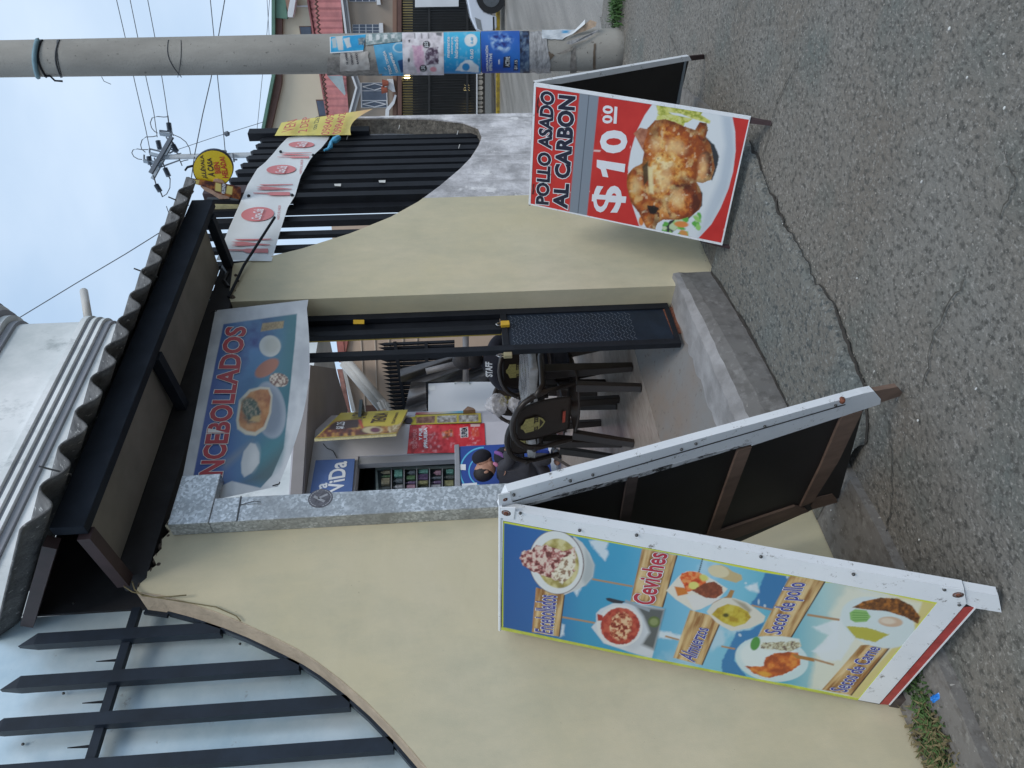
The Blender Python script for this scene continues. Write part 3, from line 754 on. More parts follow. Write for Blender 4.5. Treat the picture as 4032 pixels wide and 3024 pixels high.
# zinc sheet hoarding behind the left fence
zs_ = thing('sheet_hoarding', 'pale blue zinc sheet hoarding standing behind the left pale fence', 'hoarding', (.6, 3.06, 0))
r = random.Random(2)
for i in range(4):
    x0 = 1.73-.92*(i+1)
    me = grid_mesh(x0, x0+.925, 0, 5.2, 12, 40, lambda x, y: 0)
    for v in me.vertices:
        x, zz = v.co.x, v.co.y
        v.co = (x, 3.06+.004*i+.012*math.sin(zz*1.7+i)+.008*math.sin(x*9+i)+(.012 if abs(x-x0-.46) < .02 else 0), zz)
    link('zinc_sheet', me, 'zinc_sheet', zs_, True)
for (x, y) in [(250, 2730), (290, 2375), (945, 2535), (90, 2930)]:
    p = W(x, y, 3.035); MB().ball(p, .006, 8, 5).build('screw_head', 'screw', zs_)

# =================================================================== CANOPY
cn = thing('door_canopy', 'lean to canopy of old corrugated fibre cement on a dark steel frame above the doorway', 'canopy', (2.9, 2.6, 3.0))
EY, EZ = 2.27, 3.175; slope = math.tan(rad(30)); pitch = .195; amp = .036
X0, X1 = 1.635, 4.14
def sheet(x0, x1, y0, y1, zoff):
    nx_ = int((x1-x0)/pitch*14); ny_ = 14; vs = []; fs = []
    for j in range(ny_+1):
        y = y0+(y1-y0)*j/ny_
        for i in range(nx_+1):
            x = x0+(x1-x0)*i/nx_; vs.append((x, y, EZ+zoff+(y-EY)*slope+amp*math.cos(2*math.pi*(x-X0)/pitch)))
    for j in range(ny_):
        for i in range(nx_): a = j*(nx_+1)+i; fs.append((a, a+1, a+nx_+2, a+nx_+1))
    o = link('roof_sheet', mesh(vs, fs), 'fibre_cement', cn, True); md = o.modifiers.new('thickness', 'SOLIDIFY'); md.thickness = .009; md.offset = 1
    return o
xa = X0
while xa < X1-.05:
    sheet(xa, min(xa+pitch*4.5, X1), EY, 3.10, .0+.008*(round((xa-X0)/pitch) % 2)); xa += pitch*4.5-.06
bx('eave_beam', (1.725, 2.39, 3.07), (4.08, 2.44, 3.20), 'dark_fascia', cn, .004)
for i, x in enumerate((1.70, 2.71, 3.94)):
    bar('bracket', (x+.03, 2.442, 3.085), (x+.03, 2.80, 3.06), .055, .05, 'dark_fascia' if i else 'brown_steel', cn)
    bar('rafter', (x, 2.445, 3.135+(2.445-EY-.06)*slope), (x, 3.03, 3.135+(3.03-EY-.06)*slope), .05, .05, 'dark_fascia' if i else 'brown_steel', cn)
bx('soffit_panel', (1.76, 2.442, 3.112), (3.93, 2.80, 3.122), 'soffit_board', cn)
bx('shade_board', (1.76, 2.803, 2.98), (3.95, 2.93, 3.11), 'canopy_shade', cn)  # near-black block added for the shade between soffit and wall top
bx('shade_backing', (1.732, 3.035, 2.9), (3.93, 3.05, 3.58), 'canopy_shade', cn)  # dark sheet put in for the unlit roof space behind the canopy
for x in (1.95, 3.25, 3.95):
    MB().tube([(x, EY+.08, EZ), (x, EY+.02, EZ+.10)], .004, 6).build('roof_hook', 'screw', cn)
# stay rod from the right wall corner to the banner
MB().tube([W(1082, 855, 2.72), W(960, 1045, 2.76), W(900, 1170, 2.79)], .009, 7).build('stay_rod', 'black_steel', cn)
# black hose bits by the corner
MB().tube([W(878, 1050, 2.8), W(895, 1075, 2.79), W(882, 1105, 2.8), W(900, 1130, 2.8)], .012, 6).build('cable_loop', 'plastic_black', cn)

# =================================================================== BANNERS ON THE FACADE
bn = thing('food_banner', 'sagging white bordered vinyl banner lettered ENCEBOLLADOS hanging over the doorway', 'banner', (2.9, 2.78, 2.8))
bs = wallY(2.775)
bq = [(695, 2000), (848, 1222), (1214, 1180), (1095, 1915)]
cc = crop(680, 1180, 2.0236)
def bb(x, y):     # the loose lower left corner hangs forward and wrinkles
    t = max(0, min(1, (y-1500)/400.)); s_ = max(0, min(1, (x-900)/250.))
    return .012*math.sin(y/55.)*s_*(.4+t)-.0*t+.01*math.sin(x/40+y/80.)*.5
class Warp:
    def __init__(s, base): s.b = base; s.n = base.n
    def hit(s, x, y, off=0.): return s.b.hit(x, y, off+bb(x, y))
bw = Warp(bs)
class BArt(Art):
    pass
a = Art(bs, bq, 230, 150, .0, bb)
# bow the lower edge as the photo shows
sag = 55*np.sin(np.pi*np.clip(a.S*1.05, 0, 1))*a.T; a.X = a.X+sag
cut = np.clip((1-a.S-.86)/.14, 0, 1)
F = lambda *p: cc(*p)
a.put(np.ones_like(a.X), (188, 192, 196))
a.blend(np.ones_like(a.X), [(178, 182, 188), (200, 204, 208)], 60, 3)
inner = F((405, 195), (990, 112), (975, 330), (955, 520), (930, 760), (905, 1000), (885, 1180), (790, 1400), (700, 1500), (470, 1445), (100, 1620), (150, 1480), (250, 960), (340, 500))
mI = a.mask_poly(inner, 2)
a.ramp(mI, [(52, 78, 140), (60, 84, 150), (70, 108, 150), (72, 118, 140), (60, 110, 120)], (a.X-720)/430.)
a.blend(mI*a.mask_ell(*F((640, 350))[0], 70, 110, 20, 60), [(52, 66, 128), (84, 130, 176)], 50, 4)
a.put(mI*a.mask_poly(F((380, 1300), (640, 1120), (560, 1220), (420, 1350)), 14), (120, 130, 140), .7)
a.ell(*F((770, 1240))[0], 50, 90, 30, (60, 120, 128), 20, .7)
a.put(mI*a.mask_poly(F((900, 1150), (980, 1100), (830, 1480), (560, 1460)), 25), (70, 84, 86), .75)
a.poly(F((1010, 900), (1010, 700), (930, 1300), (860, 1420), (900, 1150)), (214, 216, 218), 8, .5)
# plate and bowl of soup
a.ell(*F((775, 880))[0], 62, 112, -8, (150, 160, 172), 3); a.ell(*F((760, 880))[0], 52, 98, -8, (118, 130, 146), 8, .8)
a.poly(F((505, 960), (530, 800), (610, 715), (700, 695), (770, 700), (795, 760), (785, 900), (740, 1030), (660, 1085), (580, 1075), (515, 1030)), (196, 190, 172), 3)
ms = a.mask_poly(F((525, 960), (548, 815), (620, 735), (700, 712), (760, 715), (782, 775), (768, 900), (725, 1010), (655, 1055), (590, 1045), (535, 1010)), 3)
a.blend(ms, [(150, 92, 56), (176, 120, 72), (190, 140, 92)], 30, 6)
a.blend(a.mask_ell(*F((625, 880))[0], 34, 52, -20, 6, 10), [(48, 66, 60), (84, 96, 80), (140, 130, 110)], 9, 8)
a.poly(F((640, 930), (700, 920), (690, 975), (610, 965)), (180, 150, 100), 4)
# side items
a.poly(F((545, 1300), (565, 1210), (620, 1140), (660, 1150), (690, 1220), (690, 1300), (630, 1380), (570, 1415), (548, 1380)), (186, 190, 192), 3); a.ell(*F((650, 1260))[0], 16, 40, 10, (206, 208, 208), 12, .7)
a.ell(*F((775, 370))[0], 42, 42, 0, (196, 198, 194), 2); a.ell(*F((790, 365))[0], 32, 32, 0, (178, 178, 168), 10, .8)
a.ell(*F((750, 545))[0], 54, 27, -35, (166, 110, 88), 3)
a.blend(a.mask_ell(*F((845, 640))[0], 38, 27, 10, 2), [(120, 92, 84), (210, 196, 180)], 7, 9, .4, .6)
a.blend(a.mask_poly(F((715, 188), (888, 168), (880, 225), (700, 255)), 2), [(138, 118, 84), (168, 148, 108)], 6, 9)
o = a.build('printed_sheet', 'printed_banner', bn)
for f in o.data.polygons: f.use_smooth = True
text_on(bw, 'ENCEBOLLADOS', [F((190, 1485))[0], F((425, 212))[0], F((592, 215))[0], F((385, 1480))[0]], 'ink_banner_red', bn, .004, .035, 'ink_cream', .022, 0)
for (x, y) in [(852, 1225), (1100, 1905)]:
    p = bs.hit(x, y, .01); MB().tube([p+(.01, 0, 0), p, p+(-.01, 0, .03)], .003, 5).build('tie', 'black_steel', bn)

# long white drinks banner on the right fence
cb = thing('drinks_banner', 'long white banner strip with faded red discs, bottles and cutlery tied along the black fence', 'banner', (4.8, 2.78, 2.9))
def flut(x, y): return .006*math.sin(y/23.)+.004*math.sin(x/31.)
c1 = crop(0, 0, 1.58); c7 = crop(700, 300, 2.765)
cs = wallY(2.80)
topE = c1((1345, 1620), (1420, 1430), (1490, 1270), (1540, 1150), (1600, 1050), (1650, 1010), (1700, 955), (1745, 900), (1790, 855), (1870, 842))
botE = c1((1690, 1625), (1740, 1450), (1790, 1290), (1835, 1220), (1870, 1100), (1925, 1000), (1950, 965), (2000, 920), (2040, 870), (2050, 848))
seg = [(0, 3), (3, 6), (6, 9)]
vs = []; fs = []; NS, NT = 60, 10
def along(E_, t):
    k = t*(len(E_)-1); i = min(int(k), len(E_)-2); f = k-i; return np.array(E_[i])*(1-f)+np.array(E_[i+1])*f
for i in range(NS+1):
    for j in range(NT+1):
        s_ = i/NS; p = along(topE, s_)*(1-j/NT)+along(botE, s_)*(j/NT); vs.append(cs.hit(p[0], p[1], flut(*p)))
for i in range(NS):
    for j in range(NT): q = i*(NT+1)+j; fs.append((q, q+NT+1, q+NT+2, q+1))
link('vinyl_strip', mesh(vs, fs), 'vinyl_white', cb, True)
class W2:
    n = cs.n
    def hit(s, x, y, off=0.): return cs.hit(x, y, flut(x, y)+off)
cw = W2()
def disc(px, ra, rb, m_, name='printed_disc', off=.006, ang=0., surf=None, parent=None, n=28):
    surf = surf or cw; P = []
    for t in np.linspace(0, 2*math.pi, n, endpoint=False):
        u = ra*math.cos(t); v = rb*math.sin(t); ca, sa = math.cos(rad(ang)), math.sin(rad(ang)); P.append(surf.hit(px[0]+u*ca-v*sa, px[1]+u*sa+v*ca, off))
    ctr_ = surf.hit(px[0], px[1], off); P.append(ctr_)
    return link(name, mesh(P, [(i, (i+1) % n, n) for i in range(n)]), m_, parent or cb)
for (p, ra, rb, an) in [((1014, 843), 65, 28, -4), ((1107, 667), 58, 18, -2), ((1187, 569), 51, 12, 0)]:
    disc(p, ra, rb, 'ink_pink', ang=an)
    q = [(p[0]-26, p[1]+rb*.72), (p[0]-14, p[1]-rb*.75), (p[0]+26, p[1]-rb*.7), (p[0]+12, p[1]+rb*.78)]
    text_on(cw, 'Coca-Cola', q, 'ink_white', cb, .016, .02, shear=.3)
def glyph(pts, m_='ink_pink', name='printed_motif', off=.007, surf=None, parent=None):
    P = [(surf or cw).hit(x, y, off) for x, y in pts]; return link(name, mesh(P, [tuple(range(len(P)))]), m_, parent or cb)
for (q, ln, wd) in [((980, 980), 84, 15), ((1073, 757), 76, 12), ((1158, 616), 66, 6)]:
    x, y = q
    glyph([(x-ln, y+wd*.35), (x-ln*.3, y+wd*.5), (x-ln*.1, y+wd), (x+ln*.9, y+wd), (x+ln*.9, y-wd*.1), (x-ln*.1, y-wd*.1), (x-ln*.3, y+wd*.1), (x-ln, y+wd*.1)])
    glyph([(x-ln*.85, y-wd*1.9), (x-ln*.3, y-wd*1.9), (x+ln, y-wd*1.15), (x+ln, y-wd*1.0), (x-ln*.3, y-wd*.8), (x-ln*.85, y-wd*.8), (x-ln*.5, y-wd*1.15), (x-ln*.85, y-wd*1.2), (x-ln*.5, y-wd*1.5)])
    glyph([(x-ln*.7, y-wd*2.6), (x+ln*1.05, y-wd*2.7), (x+ln*1.05, y-wd*2.5), (x+ln*.2, y-wd*2.2), (x-ln*.5, y-wd*2.25)])
for (x, y) in [(1072, 870), (1160, 690)]:
    text_on(cw, 'VASITO EL SABOR', [(x+18, y-5), (x+24, y-62), (x+34, y-62), (x+28, y-5)], 'ink_pink', cb, .002, .0)
for i, (x, y) in enumerate([(979, 771), (1150, 768), (1105, 597), (1233, 611), (899, 1015)]):
    p = cs.hit(x, y, .01); MB().ball(p, .012, 8, 5).build('knot', 'plastic_black', cb)
# blue crumpled string at the lower right end of the banner
mb = MB(); r = random.Random(3); pts = [cs.hit(x, y, .02) for x, y in [(1335, 540), (1318, 552), (1300, 560), (1305, 575), (1290, 585), (1275, 595)]]
mb.tube([p+np.array([r.uniform(-.01, .01), 0, r.uniform(-.01, .01)]) for p in pts], [.022, .028, .014, .02, .012, .008], 7)
tag(mb.build('plastic_knot', mat('sky_blue_plastic', (.08, .38, .62), .4, 0, .3, 30)), 'crumpled light blue plastic knot at the lower corner of the white fence banner', 'plastic strip')

# yellow sale banner curling round the fence end
yb = thing('sale_banner', 'yellow for sale banner with red numbers curling off the far end of the black fence', 'banner', (6.1, 2.8, 2.9))
c8 = crop(700, 300, 2.765)
yq = c8((1050, 648), (1130, 510), (1300, 470), (1500, 430), (1700, 395), (1900, 365), (2110, 358), (2040, 400), (1960, 480), (1910, 560), (1880, 640))
class Curl:
    n = np.array([-.5, -.86, 0])
    def hit(s, x, y, off=0.):
        d = ray(x, y); Y = 2.79-max(0, (540-y))*.0007-off
        return CAM+d*((Y-CAM[1])/d[1])
ysf = Curl()
a = Art(ysf, [c8((1055, 648))[0], c8((1130, 505))[0], c8((2125, 355))[0], c8((1885, 640))[0]], 30, 60, 0)
a.Y = a.Y-12*np.sin(np.pi*a.T)*a.S*.0
a.X = a.X-34*np.sin(np.pi*a.S)*(a.T**3)
a.put(np.ones_like(a.X), (228, 216, 120)); a.ramp(np.clip((a.X-1330)/100., 0, 1), [(228, 216, 120), (222, 184, 132)], np.clip((a.X-1330)/100., 0, 1))
a.build('vinyl_sheet', 'printed_banner', yb)
for body, q in [('VEN', [(1108, 522), (1132, 478), (1172, 468), (1156, 516)]), ('2 DEP', [(1172, 524), (1192, 464), (1222, 458), (1208, 518)]), ('098409', [(1262, 532), (1288, 452), (1320, 446), (1296, 530)]), ('098402', [(1306, 532), (1336, 446), (1364, 440), (1342, 522)])]:
    text_on(ysf, body, q, mat('ink_faded_red', (.52, .12, .11), .5, 0, .1, 5), yb, .03, .01)
text_on(ysf, 'con 2263', [(1226, 512), (1244, 460), (1262, 456), (1246, 508)], 'ink_navy', yb, .03, .01)

# beer sign hung square to the fence
bs_ = thing('beer_sign', 'round yellow hanging sign with a hand holding a brown beer bottle above the fence', 'sign', XP(870, 790, 4.775))
bp_ = Plane((4.775, 2.5, 3.2), (1, 0, 0)); c2 = crop(500, 450, 4.148)
cx_, cy_ = c2((1405, 890))[0]
P = []; n = 40
for t in np.linspace(0, 2*math.pi, n, endpoint=False): P.append(bp_.hit(cx_+80*math.cos(t), cy_+75*math.sin(t)))
MB().plate(P, (.02, 0, 0)).build('disc_rim', 'ink_navy', bs_)
mat('sign_yellow', (.72, .52, .02), .4, 0, .05, 4)
disc((cx_, cy_), 77, 72, 'sign_yellow', 'disc_face', .002, 0, bp_, bs_, 40)
for body, q, m_ in [('¡LLÉVALA', [c2((1205, 1030))[0], c2((1180, 670))[0], c2((1255, 660))[0], c2((1320, 1050))[0]], 'ink_brown'), ('A CASA', [c2((1320, 1010))[0], c2((1305, 715))[0], c2((1375, 710))[0], c2((1440, 1020))[0]], 'ink_brown'),
                    ('BIEN', [c2((1440, 970))[0], c2((1410, 790))[0], c2((1500, 780))[0], c2((1535, 965))[0]], 'ink_red'), ('HELADA!', [c2((1560, 1040))[0], c2((1505, 700))[0], c2((1590, 690))[0], c2((1660, 1040))[0]], 'ink_red')]:
    text_on(bp_, body, q, m_, bs_, .004, .03)
def layered(name, px, m_, off, th): return px_plate(name, bp_, px, m_, bs_, off, th)
mat('hand_print', (.50, .31, .22), .5, 0, .2, 30); mat('beer_amber', (.2, .06, .03), .25, 0, .5, 25); mat('label_cream', (.62, .55, .30), .5, 0, .2, 30)
layered('hand', c2((1200, 1180), (1290, 1190), (1400, 1110), (1420, 1060), (1490, 1055), (1560, 1080), (1600, 1130), (1640, 1200), (1660, 1300), (1670, 1380), (1510, 1385), (1380, 1300), (1260, 1240)), 'hand_print', .008, .02)
a = Art(bp_, [c2((980, 1120))[0], c2((985, 1030))[0], c2((1885, 1180))[0], c2((1840, 1400))[0]], 60, 110, .0125)
bot = c2((985, 1032), (1190, 1062), (1310, 1080), (1400, 1068), (1560, 1110), (1860, 1190), (1880, 1300), (1840, 1390), (1500, 1300), (1390, 1230), (1290, 1185), (1130, 1140), (975, 1095))
a.blend(np.ones_like(a.X), [(58, 24, 20), (100, 44, 26), (168, 104, 46)], 16, 4)
a.poly(c2((1100, 1060), (1185, 1070), (1170, 1150), (1090, 1130)), (214, 190, 110), 2)
a.poly(c2((1450, 1110), (1730, 1180), (1715, 1310), (1440, 1240)), (222, 204, 120), 2); a.poly(c2((1540, 1120), (1640, 1150), (1610, 1300), (1540, 1270)), (60, 30, 60), 3)
mB = a.mask_poly(bot, 1.5)
keep = mB > .4
o = a.build('bottle_print', 'printed_vinyl', bs_)
bm = bmesh.new(); bm.from_mesh(o.data); bm.verts.ensure_lookup_table(); kf = keep.ravel()
bmesh.ops.delete(bm, geom=[v for v in bm.verts if not kf[v.index]], context='VERTS'); bm.to_mesh(o.data); bm.free()
md = o.modifiers.new('thickness', 'SOLIDIFY'); md.thickness = .004; md.offset = -1
text_on(bp_, 'PILSENER', [c2((1545, 1290))[0], c2((1560, 1120))[0], c2((1610, 1135))[0], c2((1600, 1300))[0]], 'ink_white', bs_, .018, .03)
bar('bracket', bp_.hit(*c2((1320, 1420))[0]), bp_.hit(*c2((1840, 1440))[0]), .03, .05, 'board_black', bs_)
bar('bracket_edge', bp_.hit(*c2((1320, 1490))[0]), bp_.hit(*c2((1840, 1500))[0]), .04, .045, 'label_cream', bs_)
disc(c2((1388, 1418))[0], 7, 6, 'label_cream', 'badge', .026, 0, bp_, bs_, 12)
for yy in (1440, 1700): bar('fixing_rod', bp_.hit(*c2((yy, 1500))[0]), bp_.hit(*c2((yy+25, 1660))[0]), .012, .012, 'far_steel', bs_)
bar('hanger', bp_.hit(*c2((950, 915))[0], -.02), bp_.hit(*c2((985, 865))[0], -.02), .012, .012, 'black_steel', bs_)
bar('hanger', bp_.hit(*c2((985, 865))[0], -.02), bp_.hit(*c2((1080, 840))[0], -.02), .012, .012, 'black_steel', bs_)
bar('stay', bp_.hit(*c2((950, 1190))[0], -.02), bp_.hit(*c2((1080, 1280))[0], -.02), .02, .02, 'black_steel', bs_)

# =================================================================== BIG MENU A-FRAME
aR = XP(1970, 1997, 1.39); aL = XP(1968, 2480, 1.37)
fp = plane3(aR, aL, G(3944, 2395, .0))
bpn = plane3(XP(1968, 2003, 1.40), XP(1980, 2480, 1.39), G(3545, 1556, 0))
af = thing('menu_board', 'tall white framed A board with blue seafood menu print listing encebollados and ceviches', 'sandwich board', (1.4, 2.3, 0))
cA = crop(1900, 1900, 2.37); cB = crop(2500, 2000, 2.765); cC = crop(2500, 2400, 2.765); cD = crop(3100, 2100, 1.795)
# front board body
px_plate('front_board', fp, [(1974, 2010), (1970, 2478), (3462, 2774), (3838, 2388)], 'board_black', af, -.004, .012)
# print
q = [cA((180, 1368))[0], cA((190, 360))[0], cD((1062, 490))[0], cD((500, 1180))[0]]
a = Art(fp, q, 190, 520, .001)
one = np.ones_like(a.X)
a.put(one, (214, 222, 60))
inn = a.mask_poly([cA((192, 1350))[0], cA((200, 378))[0], cA((1896, 690))[0], cB((1420, 705))[0], cB((2075, 812))[0], cD((340, 352))[0], cD((900, 470))[0], cD((1045, 500))[0], cD((500, 1165))[0], cD((0, 1065))[0], cC((1200, 745))[0], cC((0, 500))[0]], 1.5)
# sky gradient down the board
tt = (a.X-1980)/(3560-1980)
a.ramp(inn, [(36, 92, 158), (44, 104, 168), (58, 150, 190), (64, 160, 198), (104, 178, 210), (132, 196, 222), (120, 190, 212), (84, 172, 196), (170, 205, 205), (216, 212, 190), (222, 206, 140)], tt)
a.put(inn*np.clip((vnoise(a.X, a.Y, 90, 3, 4)-.55)*6, 0, 1)*np.clip((tt-.28)*3, 0, 1), (214, 226, 232), .65)
# sandy light lower end
a.put(inn*a.mask_poly([cD((420, 380))[0], cD((1045, 500))[0], cD((500, 1165))[0], cD((150, 1100))[0], cD((200, 850))[0], cD((330, 700))[0], cD((300, 560))[0]], 12, 8), (226, 226, 208), .85)
a.put(inn*a.mask_poly([cD((1062, 490))[0], cD((1055, 560))[0], cD((560, 1180))[0], cD((430, 1150))[0], cD((900, 640))[0], cD((960, 470))[0]], 5), (214, 196, 110), .8)
# darker blue sea blocks
a.put(inn*a.mask_poly(cB((1420, 705), (1690, 740), (1500, 1120), (1250, 1060), (1330, 950)), 3, 4), (52, 120, 172)); 
a.put(inn*a.mask_poly(cC((1110, 240), (1260, 220), (1420, 130), (1340, 290), (1150, 380), (1080, 560), (1230, 745), (950, 690), (950, 560), (1010, 440)), 3, 4), (56, 126, 178))
for k in range(26):
    r = random.Random(k); x, y = cB((r.uniform(1060, 1680), r.uniform(740, 1500)))[0]; a.put(inn*a.mask_ell(x, y, r.uniform(3, 9), r.uniform(3, 12), r.uniform(0, 90), 1.5), (206, 220, 226), .8)
# clouds
for pts in [cA((1000, 540), (1060, 530), (1180, 560), (1150, 620), (1180, 650), (1140, 730), (1090, 670), (1040, 620)), cA((840, 1000), (930, 960), (900, 1020), (880, 1060)), cA((740, 1320), (765, 1330), (760, 1420), (720, 1440)), cA((1630, 1380), (1760, 1400), (1890, 1440), (1880, 1470), (1640, 1450)),
            cC((1930, 190), (2210, 120), (2210, 420), (2060, 470), (1920, 450), (2080, 380), (2100, 280)), cB((1200, 860), (1330, 810), (1350, 930), (1250, 900)), cD((180, 830), (330, 700), (280, 640), (340, 620), (430, 540), (500, 700), (380, 900), (250, 900))]:
    a.put(inn*a.mask_poly(pts, 5, 5), (222, 230, 234), .85)
# ropes
def rope(p, q_, w=7):
    a.line(p, q_, w, (176, 140, 104), 1.5); 
rope(cA((1020, 900))[0], cA((1400, 970))[0]); rope(cA((740, 1255))[0], cA((1050, 1310))[0]); rope(cB((1270, 1060))[0], cB((1500, 1110))[0]); rope(cC((330, 290))[0], cC((480, 330))[0]); rope(cC((940, 400))[0], cC((1090, 430))[0]); rope(cD((140, 575))[0], cD((370, 612))[0], 9); rope(cD((190, 890))[0], cD((330, 930))[0], 8)
# wooden name boards
def board(p4, seed):
    m_ = a.mask_poly(p4, 1.5); d = np.array(p4[1])-np.array(p4[0]); d = d/np.linalg.norm(d)
    U = a.X*d[0]+a.Y*d[1]; V = -a.X*d[1]+a.Y*d[0]
    C_ = np.array([srgb(c) for c in ((150, 104, 58), (206, 172, 118), (224, 198, 150))]); n = np.clip((vnoise(U*.14, V, 14, seed, 4)-.25)*2, 0, 1)*2; i = np.clip(n.astype(int), 0, 1); f = (n-i)[..., None]
    a.put(m_, C_[i]*(1-f)+C_[i+1]*f)
    a.line(p4[2], p4[3], 5, (60, 36, 34), 1.2)
    # darker brown at the upper edge
    n1 = (np.array(p4[3])-np.array(p4[0]))/np.linalg.norm(np.array(p4[3])-np.array(p4[0]))
    dd = (a.X-p4[0][0])*n1[0]+(a.Y-p4[0][1])*n1[1]; a.put(m_*np.clip(1-dd/9., 0, 1), (160, 96, 40), .7)
board([cA((460, 1395))[0], cA((500, 980))[0], cA((765, 1040))[0], cA((715, 1438))[0]], 1)
board([cA((1380, 1110))[0], cA((1490, 615))[0], cA((1815, 680))[0], cA((1680, 1165))[0]], 2)
board([cC((418, 525))[0], cB((600, 1110))[0], cB((950, 1200))[0], cC((730, 605))[0]], 3)
board([cB((1340, 1400))[0], cB((1690, 735))[0], cB((2070, 800))[0], cB((1700, 1410))[0]], 4)
a.put(a.mask_poly(cB((1040, 890), (1085, 900), (1040, 1010), (830, 1060), (860, 1020), (1000, 960)), 1.5), (170, 126, 74))
board([cD((245, 1105))[0], cD((520, 790))[0], cD((745, 780))[0], cD((450, 1145))[0]], 5)
# bowl one
ct = cA((690, 745))[0]
a.poly(cA((850, 500), (930, 560), (1000, 660), (1045, 770), (1030, 880), (960, 960), (860, 1010), (760, 1050)), (206, 208, 206), 2)
a.poly(cA((960, 620), (1045, 770), (1030, 880), (960, 960), (930, 900), (960, 760)), (168, 176, 178), 8, .8)
a.ell(ct[0], ct[1], 108, 126, -10, (92, 62, 60), 1.5); a.ell(ct[0]-1, ct[1], 105, 124, -10, (226, 228, 226), 2)
a.blend(a.mask_ell(ct[0]+6, ct[1]+4, 82, 98, -10, 2), [(150, 136, 72), (186, 172, 104), (214, 204, 150)], 26, 4)
a.blend(a.mask_poly(cA((345, 700), (370, 650), (470, 620), (500, 580), (640, 590), (740, 640), (860, 600), (880, 700), (840, 760), (870, 820), (760, 920), (640, 900), (560, 860), (480, 840), (380, 770)), 2, 7), [(110, 52, 52), (168, 96, 92), (206, 156, 148), (226, 204, 188)], 11, 6, .35, .65)
a.blend(a.mask_poly(cA((640, 850), (740, 720), (850, 640), (870, 760), (830, 880), (740, 950)), 2, 7), [(150, 120, 96), (222, 208, 180), (236, 228, 208)], 9, 12, .35, .6)
# ceviche photo: plate on napkin
a.poly(cA((1100, 1180), (1230, 1120), (1440, 1130), (1700, 1180), (1580, 1640), (1430, 1600), (1130, 1500), (1015, 1350), (1060, 1300), (1060, 1220)), (208, 214, 220), 2.5)
a.poly(cA((1430, 1150), (1700, 1185), (1600, 1560), (1480, 1510), (1560, 1400), (1500, 1250)), (60, 66, 66), 8, .9)
a.ell(*cA((1420, 1430))[0], 40, 60, 20, (196, 202, 208), 8, .9)
a.put(a.mask_poly(cA((1150, 1080), (1180, 1075), (1330, 1110), (1300, 1130), (1220, 1125), (1160, 1100)), 2), (38, 44, 60)); a.line(cA((1330, 1105))[0], cA((1560, 1195))[0], 11, (150, 160, 170), 2)
a.put(a.mask_ell(*cA((1600, 1300))[0], 24, 22, 0, 2), (92, 110, 60)); a.ell(*cA((1600, 1300))[0], 16, 14, 0, (150, 160, 110), 3, .7)
a.ell(*cA((1280, 1340))[0], 90, 82, 0, (222, 222, 220), 2)
a.blend(a.mask_ell(*cA((1285, 1340))[0], 77, 72, 0, 2, 3), [(150, 44, 38), (182, 66, 52), (196, 92, 70)], 16, 7)
a.blend(a.mask_ell(*cA((1290, 1350))[0], 44, 56, 0, 4, 14), [(130, 40, 30), (196, 112, 80), (226, 190, 150)], 9, 21, .35, .65)
a.poly(cA((1070, 1225), (1120, 1240), (1130, 1290), (1075, 1290)), (170, 50, 40), 2)
# ceviche plate / rice dish
a.poly(cB((340, 900), (480, 740), (560, 690), (660, 690), (760, 730), (870, 790), (960, 850), (1010, 880), (940, 960), (830, 1040), (720, 1100), (640, 1120), (450, 1000)), (226, 220, 206), 2)
a.poly(cB((560, 960), (640, 940), (800, 980), (940, 980), (830, 1045), (720, 1095), (640, 1110)), (224, 222, 218), 3)
a.blend(a.mask_poly(cB((485, 760), (510, 710), (600, 690), (700, 700), (780, 770), (770, 830), (700, 870), (620, 900), (560, 920), (520, 820)), 1.5, 3), [(190, 60, 30), (224, 96, 40), (232, 150, 90)], 13, 3)
a.ell(*cB((640, 845))[0], 20, 15, 0, (220, 214, 120), 2); a.ell(*cB((750, 760))[0], 18, 12, 20, (210, 208, 110), 3)
a.poly(cB((430, 855), (540, 870), (580, 935), (465, 960)), (206, 120, 46), 2)
a.blend(a.mask_poly(cB((620, 900), (760, 820), (860, 800), (950, 860), (960, 930), (880, 985), (760, 975)), 1.5, 2), [(120, 56, 36), (150, 78, 52)], 9, 5)
a.poly(cB((800, 680), (860, 630), (940, 620), (1010, 650), (1060, 690), (1160, 730), (1170, 780), (1100, 815), (1010, 790), (920, 760), (830, 730)), (196, 176, 130), 2); a.ell(*cB((910, 690))[0], 42, 24, 12, (218, 206, 170), 2)
# yellow soup
a.poly(cB((780, 1130), (850, 1040), (960, 980), (1080, 980), (1220, 1030), (1320, 1100), (1420, 1180), (1400, 1240), (1250, 1310), (1050, 1340), (950, 1290), (880, 1240)), (218, 214, 200), 2)
a.poly(cB((1060, 990), (1200, 1040), (1270, 1110), (1240, 1150), (1140, 1060)), (150, 140, 116), 5, .8)
a.blend(a.mask_poly(cB((835, 1160), (900, 1090), (1010, 1045), (1130, 1070), (1230, 1130), (1265, 1190), (1200, 1260), (1080, 1295), (960, 1250)), 2), [(170, 140, 40), (196, 174, 56), (206, 190, 80)], 20, 5)
a.ell(*cB((990, 1168))[0], 12, 8, 0, (80, 76, 30), 3)
